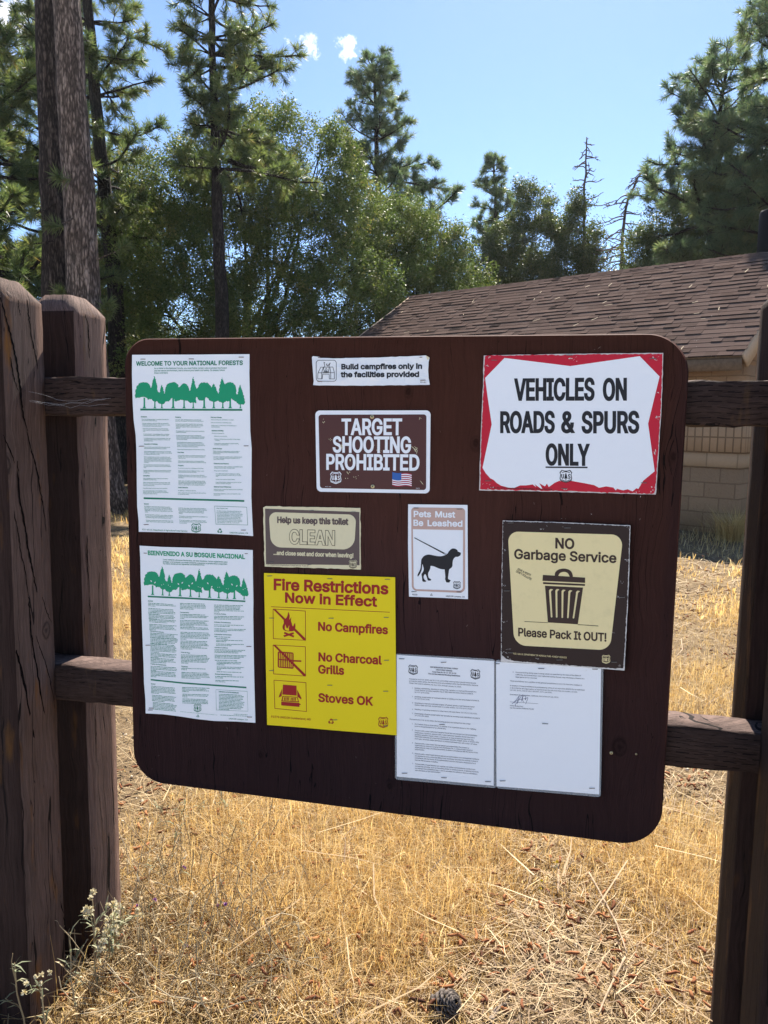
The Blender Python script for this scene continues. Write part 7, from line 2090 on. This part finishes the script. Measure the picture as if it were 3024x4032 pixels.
for xi, yi in zip(x[kk], y[kk]):
    s = r.uniform(.005, .02)
    R = Matrix.Rotation(r.uniform(0, 6.28), 3, 'Z') @ Matrix.Rotation(r.normal() * .4, 3, 'X')
    h = s * r.uniform(.12, .5)
    v = np.array([(-1, -.4, -h / s), (.9, -.55, -h / s), (1, .4, -h / s), (-.8, .5, -h / s), (-.8, -.3, h / s), (.7, -.4, h / s), (.8, .3, h / s * .6), (-.6, .4, h / s)]) * s * .5 * (1 + r.normal(0, .15, (8, 3)))
    v = v @ np.array(R).T + (xi, yi, float(gh(xi, yi)) + s * .15 + .004)
    mb.add(v, [(0, 3, 2, 1), (4, 5, 6, 7), (0, 1, 5, 4), (1, 2, 6, 5), (2, 3, 7, 6), (3, 0, 4, 7)], tint=r.random())
tag(mb.build('bark_chip_debris', CHIP), kind='stuff')


# ------------------------------------------------------------------ things lying on the ground
CONEM = leaf_mat('grey_pine_cone', [(0.0, (0.008, 0.006, 0.005)), (0.5, (0.038, 0.029, 0.025)), (1.0, (0.20, 0.165, 0.14))], .02, (1, 1, 1), .75, .25)


def pine_cone(loc, size, label, seed, tilt):
    r = np.random.default_rng(seed)
    root = empty('pine_cone', loc, label, 'pine cone')
    mb = MB()
    R = np.array(Matrix.Rotation(tilt[0], 3, 'X') @ Matrix.Rotation(tilt[1], 3, 'Y') @ Matrix.Rotation(r.uniform(0, 6), 3, 'Z'))
    core = MB()
    for i in range(120):
        t = (i + .5) / 120
        ph = i * 2.39996
        zz = (t - .5) * 1.15
        prof = math.sin(math.pi * min(1, .12 + .86 * t)) ** .7
        rr_ = .50 * prof
        up = -.25 + 1.15 * t
        d = np.array([math.cos(ph), math.sin(ph), up])
        d /= np.linalg.norm(d)
        s = np.array([-math.sin(ph), math.cos(ph), 0])
        nn_ = np.cross(d, s)
        b = np.array([0, 0, zz]) + d * .10
        tip = np.array([0, 0, zz]) + d * rr_ * r.uniform(.9, 1.12)
        wd = .125 * (0.6 + .6 * prof)
        md = b * .35 + tip * .65
        th = .022
        V = np.array([b - s * wd * .3, b + s * wd * .3, md + s * wd, tip + s * wd * .55, tip - s * wd * .55, md - s * wd])
        V = np.concatenate([V + nn_ * th, V - nn_ * th]) * size
        tint = np.array([.1, .1, .45, .95, .95, .45] * 2) * r.uniform(.7, 1.05)
        mb.add(V @ R.T + np.array(loc) + (0, 0, size * .42), [(0, 1, 2, 5), (5, 2, 3, 4), (6, 11, 8, 7), (11, 10, 9, 8), (2, 8, 9, 3), (3, 9, 10, 4), (4, 10, 11, 5)], tint=np.clip(tint, 0, 1))
    mb.build('scales', CONEM, root)
    core.tube(np.array([(0, 0, -.5), (0, 0, -.2), (0, 0, .4), (0, 0, .55)]) * size @ R.T + np.array(loc) + (0, 0, size * .42), np.array([.1, .2, .14, .02]) * size, 8, True, .1)
    core.build('core', CONEM, root)


def onground(x, y, dz=0.0):
    p = gp(x, y)
    return (p.x, p.y, float(gh(p.x, p.y)) + dz)


pine_cone(onground(960, 2190), .074, 'open grey pine cone lying in the straw near the lower edge', 3, (.5, .7))


def stick(label, pix, radii, m, seed, lift=.012, group=None, name='twig', cat='twig'):
    r = np.random.default_rng(seed)
    P = [onground(x, y, lift + abs(r.normal(0, .004))) for x, y in pix]
    mb = MB()
    P = np.array(P)
    tt = np.linspace(0, len(P) - 1, 4 * len(P))
    Q = np.stack([np.interp(tt, np.arange(len(P)), P[:, k]) for k in range(3)], 1)
    Q[1:-1] += r.normal(0, radii[0] * .12, (len(Q) - 2, 3))
    root = empty(name, tuple(P[0]), label, cat, group)
    mb.tube(Q, np.interp(tt, np.linspace(0, len(P) - 1, len(radii)), radii) * (1 + .08 * r.standard_normal(len(Q))), 8)
    mb.build('stem', m, root, True)
    return root


GREYW = simple('grey_dead_twig', (0.20, 0.165, 0.14), .85, .2, .35, 90, .6, 120)
PALEW = simple('bleached_wood', (0.40, 0.29, 0.19), .85, .2, .25, 60, .6, 90)
stick('bleached stub of wood standing askew in the straw above the pine cone', [(918, 2068), (936, 2098)], [.010, .010, .008], PALEW, 5, .03)
stick('ringed grey twig bent at its end at the lower edge', [(720, 2215), (742, 2180), (752, 2150)], [.008, .008, .007], GREYW, 6)
stick('short knobbly grey twig right of the pine cone', [(1060, 2215), (1072, 2188), (1096, 2176)], [.008, .007, .004], GREYW, 7)
stick('dark thick stick end at the lower edge left of the middle', [(548, 2216), (572, 2200)], [.014, .012], simple('dark_stick', (.05, .04, .036), .9, .2, .3, 60, .6), 8)
stick('white sun-bleached splinter standing in the grass right of the middle', [(1206, 1890), (1204, 1950)], [.004, .005, .003], PALEW, 9, .03)
stick('long pale fallen stalk lying across the straw right of the middle', [(1270, 1920), (1330, 2030), (1352, 2098)], [.003, .003, .002], PALEW, 10, .05, 'long pale stalks')
stick('long pale stalk leaning toward the lower edge right of the middle', [(1348, 2105), (1310, 2190), (1290, 2240)], [.003, .003, .002], PALEW, 11, .05, 'long pale stalks')


# ------------------------------------------------------------------ weeds by the posts
STEM = leaf_mat('pale_weed_stem', [(0, (.24, .165, .09)), (.5, (.40, .31, .18)), (1, (.60, .50, .34))], .15, (1.2, 1.2, 1), .8, .2)
WLEAF = leaf_mat('grey_green_weed_leaf', [(0, (.14, .16, .10)), (.5, (.25, .27, .17)), (1, (.42, .40, .26))], .3, (1.2, 1.2, 1), .7, .2)
FLOWER = leaf_mat('cream_everlasting_flower', [(0, (.42, .33, .16)), (.5, (.68, .60, .38)), (1, (.85, .82, .70))], .3, (1.1, 1.05, .9), .8, .2)
PURPLE = simple('purple_petals', (.36, .14, .40), .6)
YELF = simple('yellow_petals', (.75, .55, .02), .6)


def blade(mb, p, d, L, w, tint, r, curl=.3):
    d = unit(np.array(d, float))
    s = unit(np.cross(d, (0, 0, 1.0)) + 1e-6)
    up = np.cross(s, d)
    a, b = np.array(p), np.array(p) + d * L * .5 + up * L * .1
    c = np.array(p) + d * L - up * L * curl * .3
    mb.add([a - s * w * .25, a + s * w * .25, b + s * w * .5, b - s * w * .5, c], [(0, 1, 2, 3)], [(3, 2, 4)], tint=tint)


def puff(mb, p, rad_, r, n=34):
    for i in range(n):
        d = unit(r.standard_normal(3) + np.array([0, 0, .35]))
        s = unit(np.cross(d, r.standard_normal(3)))
        a = np.array(p)
        mb.add([a - s * rad_ * .16, a + s * rad_ * .16, a + d * rad_ * r.uniform(.75, 1.1) + s * rad_ * .14, a + d * rad_ * r.uniform(.75, 1.1) - s * rad_ * .14], [(0, 1, 2, 3)], tint=np.clip(r.normal(.6, .25), 0, 1))


def weed(label, base, height, lean, nb, heads, seed, rad_=.0024, leafn=8, hr=.009, group='weeds by the fence posts', name='flowering_weed', bare=False, petal=None):
    r = np.random.default_rng(seed)
    base = np.array(base, float)
    root = empty(name, tuple(base), label, 'weed', group)
    st, lf, fl = MB(), MB(), MB()

    def grow(p, d, L, rd, lev):
        d = unit(np.array(d, float))
        q = [np.array(p, float)]
        for i in range(8):
            d = unit(d + r.normal(0, .07 + .04 * lev, 3) + np.array([0, 0, .05]))
            q.append(q[-1] + d * L / 8)
        q = np.array(q)
        st.tube(q, np.linspace(rd, rd * .55, 9), 5, True, np.clip(r.normal(.5, .2), 0, 1))
        for i in range(int(leafn * (1 if lev == 0 else .5))):
            k = r.integers(1, 8)
            dd = unit(d * .8 + r.standard_normal(3) * .55)
            blade(lf, q[k], dd, r.uniform(.018, .045), .0045, r.random(), r)
        return q, d

    q, d = grow(base, (lean[0], lean[1], 1), height, rad_, 0)
    tips = [(q[-1], d)]
    for i in range(nb):
        k = r.integers(3, 8)
        e = unit(d + r.standard_normal(3) * .5 + np.array([0, 0, .2]))
        q2, d2 = grow(q[k], e, height * r.uniform(.18, .4), rad_ * .7, 1)
        tips.append((q2[-1], d2))
    st.build('stem', STEM, root)
    if lf.v:
        lf.build('leaves', WLEAF, root)
    if not bare:
        for p, d in tips:
            for k in range(heads):
                fl = MB()
                puff(fl, p + r.normal(0, .010, 3) + d * .004, hr * r.uniform(.7, 1.15), r)
                fl.build('flower_head', petal or FLOWER, root)
    return root


def at_height(x, y, z_guess_dist):
    return tp(x, y, z_guess_dist)


# tallest one: head in front of the dark gap between the two left posts
def weed_to(label, head, dist, seed, foot_dx=0.0, **kw):
    h = np.array(tp(head[0], head[1], dist))
    b = np.array([h[0] + foot_dx, h[1] + .03, 0.0])
    v = h - b
    weed(label, b, np.linalg.norm(v), (v[0] / v[2], v[1] / v[2]), seed=seed, **kw)


weed_to('tall weed with a cluster of cream flower heads before the dark gap between the posts', (168, 1955), 1.98, 201, .03, nb=4, heads=3, leafn=12, hr=.011)
weed_to('weed with scattered small white flowers before the back post', (232, 1975), 2.05, 202, -.02, nb=7, heads=1, leafn=10, hr=.008)
weed_to('leaning weed with long grey green leaves and small pale flowers beside the back post', (258, 1985), 2.08, 203, -.04, nb=6, heads=1, leafn=14, hr=.009)
weed_to('dry twiggy weed without flowers in front of the front post', (128, 2060), 1.93, 204, .02, nb=5, heads=1, leafn=5, bare=True)
weed_to('low weed with a pinkish head at the lower left corner', (48, 2150), 1.9, 205, .05, nb=2, heads=2, leafn=9, hr=.008)
weed_to('green grass stalk with thin side leaves in front of the shaded post', (22, 2060), 1.9, 206, .01, nb=2, heads=1, leafn=8, bare=True)
for i, (hx, hy, dd, fdx) in enumerate(((336, 1745, 2.75, .05), (398, 1735, 2.8, -.03), (430, 1740, 2.85, -.02), (520, 1760, 2.9, -.14), (362, 1800, 2.5, .0), (470, 1890, 2.6, .03), (312, 1880, 2.45, .04), (545, 1880, 2.7, -.08))):
    weed_to(['dry upright weed stalk nearest the board corner', 'thin bare weed stalk under the board, second from the post', 'thin bare weed stalk under the board, third from the post', 'long leaning weed stalk under the lower edge of the board', 'short weed stalk in the open straw right of the back post', 'weed stalk with tiny pale buds in the golden straw', 'weed stalk with tiny buds close to the back post', 'leaning weed stalk with tiny buds right of the others'][i],
            (hx, hy), dd, 210 + i, fdx, nb=4, heads=1, leafn=5, bare=(i < 5), hr=.006, rad_=.0019, group='tall thin weed stalks under the board')
weed_to('thin oat stalk with hanging pale spikelets in front of the right posts', (1600, 2120), 2.0, 230, -.05, nb=7, heads=1, leafn=2, hr=.006, rad_=.0013, group=None)
def near_posts(g_x, g_y):
    v = 0
    for px_, py_, s_ in ((300, 2120, .34), (180, 2140, .25), (420, 2060, .3), (330, 1960, .25)):
        q_ = gp(px_, py_)
        v = v + np.exp(-((g_x - q_.x) ** 2 + (g_y - q_.y) ** 2) / (s_ * s_))
    return np.clip(v, 0, 1)


def stalks(n, seed):
    r = np.random.default_rng(seed)
    c = np.array([tuple(gp(300, 2090))[:2]])
    x, y = c[0, 0] + r.normal(0, .34, n), c[0, 1] + r.normal(0, .26, n)
    k = (r.uniform(0, 1, n) < near_posts(x, y)) & ~blocked(x, y) & (y > .0)
    x, y = x[k], y[k]
    m_ = MB()
    for xi, yi in zip(x, y):
        L = r.uniform(.05, .24)
        d = unit(r.normal(0, 1, 3) * (1, 1, .25) + (0, 0, .55))
        p = np.array([xi, yi, float(gh(xi, yi)) + r.uniform(0, .03)])
        q = [p]
        for i in range(4):
            d = unit(d + r.normal(0, .22, 3))
            q.append(q[-1] + d * L / 4)
        q = np.array(q)
        q[:, 2] = np.maximum(q[:, 2], .004)
        m_.tube(q, r.uniform(.0007, .0016), 4, False, r.random())
        if r.random() < .35:
            blade(m_, q[-1], d, r.uniform(.01, .03), .006, r.random(), r)
    return tag(m_.build('dead_weed_undergrowth', STEM), kind='stuff')


stalks(2600, 77)
# small blossoms dotted through the straw
for i, (x, y, z, pm, nm, lab) in enumerate(((388, 1862, .10, PURPLE, 'purple', 'purple blossom on a thin stalk left of the golden grass'), (320, 1938, .12, PURPLE, 'purple', 'purple blossom close to the back post'), (478, 1948, .10, PURPLE, 'purple', 'purple blossom under the middle of the left board edge'),
                                       (402, 2038, .07, PURPLE, 'purple', 'purple blossom low in the straw right of the weeds'), (1192, 1872, .07, YELF, 'yellow', 'yellow blossom under the lower edge of the board'), (1164, 1908, .06, YELF, 'yellow', 'smaller yellow blossom just below the other yellow one'))):
    d = ray(x * K, y * K)
    p = CAM + d * ((z - CAM.z) / d.z)
    weed(lab, (p.x, p.y, 0), z, (0.05, 0.02), 1, 1, 240 + i, .0012, 2, .0055, group=nm + ' blossoms in the straw', name='wildflower', petal=pm)
# grass clump against the wall of the building
r = np.random.default_rng(301)
cp = np.array(gp(1585, 1168))
V, Q, Tt, A, n = [], [], [], [], 0
mb = MB()
for i in range(700):
    a, rr_ = r.uniform(0, 6.28), abs(r.normal(0, .16))
    p = cp + np.array([math.cos(a) * rr_, math.sin(a) * rr_, 0])
    d = unit(np.array([math.cos(a) * .45, math.sin(a) * .45, 1]) + r.normal(0, .2, 3))
    blade(mb, p, d, r.uniform(.2, .55), .007, np.clip(r.normal(.55, .2), 0, 1), r, .6)
cl = empty('grass_clump', tuple(cp), 'golden tuft of dry grass growing at the foot of the block wall', 'grass clump')
mb.build('leaves', STRAW, cl)
# cobweb strung from the front post to the rail
WEB = simple('cobweb_silk', (.62, .62, .64), .6, .2)
mb = MB()
r = np.random.default_rng(77)
a0, b0 = np.array([-.2275, -.03, 1.542]), np.array([-.06, .029, 1.545])
for i in range(4):
    a, b = a0 + r.normal(0, .006, 3) * (0, 1, 1), b0 + r.normal(0, .006, 3) * (1, 0, 1)
    q = [a + (b - a) * t - np.array([0, 0, .016]) * math.sin(math.pi * t) * r.uniform(.3, 1) for t in np.linspace(0, 1, 9)]
    mb.tube(q, .00012, 4, False)
tag(mb.build('cobweb', WEB), 'wispy grey cobweb strung between the near left post and the upper rail', 'cobweb')


# ------------------------------------------------------------------ the hazy summer air
HAZE = bpy.data.materials.new('haze_air')
HAZE.use_nodes = True
g = G(HAZE.node_tree)
pv = g.n('VolumePrincipled')
pv.inputs['Color'].default_value = (0.93, 0.96, 1.0, 1)
pv.inputs['Density'].default_value = 0.00025
pv.inputs['Anisotropy'].default_value = 0.55
o = g.n('OutputMaterial')
g.t.links.new(pv.outputs[0], o.inputs['Volume'])
mb = MB()
mb.box((-75, -40, -1.6), (75, 75, 24))
tag(mb.build('haze', HAZE), kind='stuff')
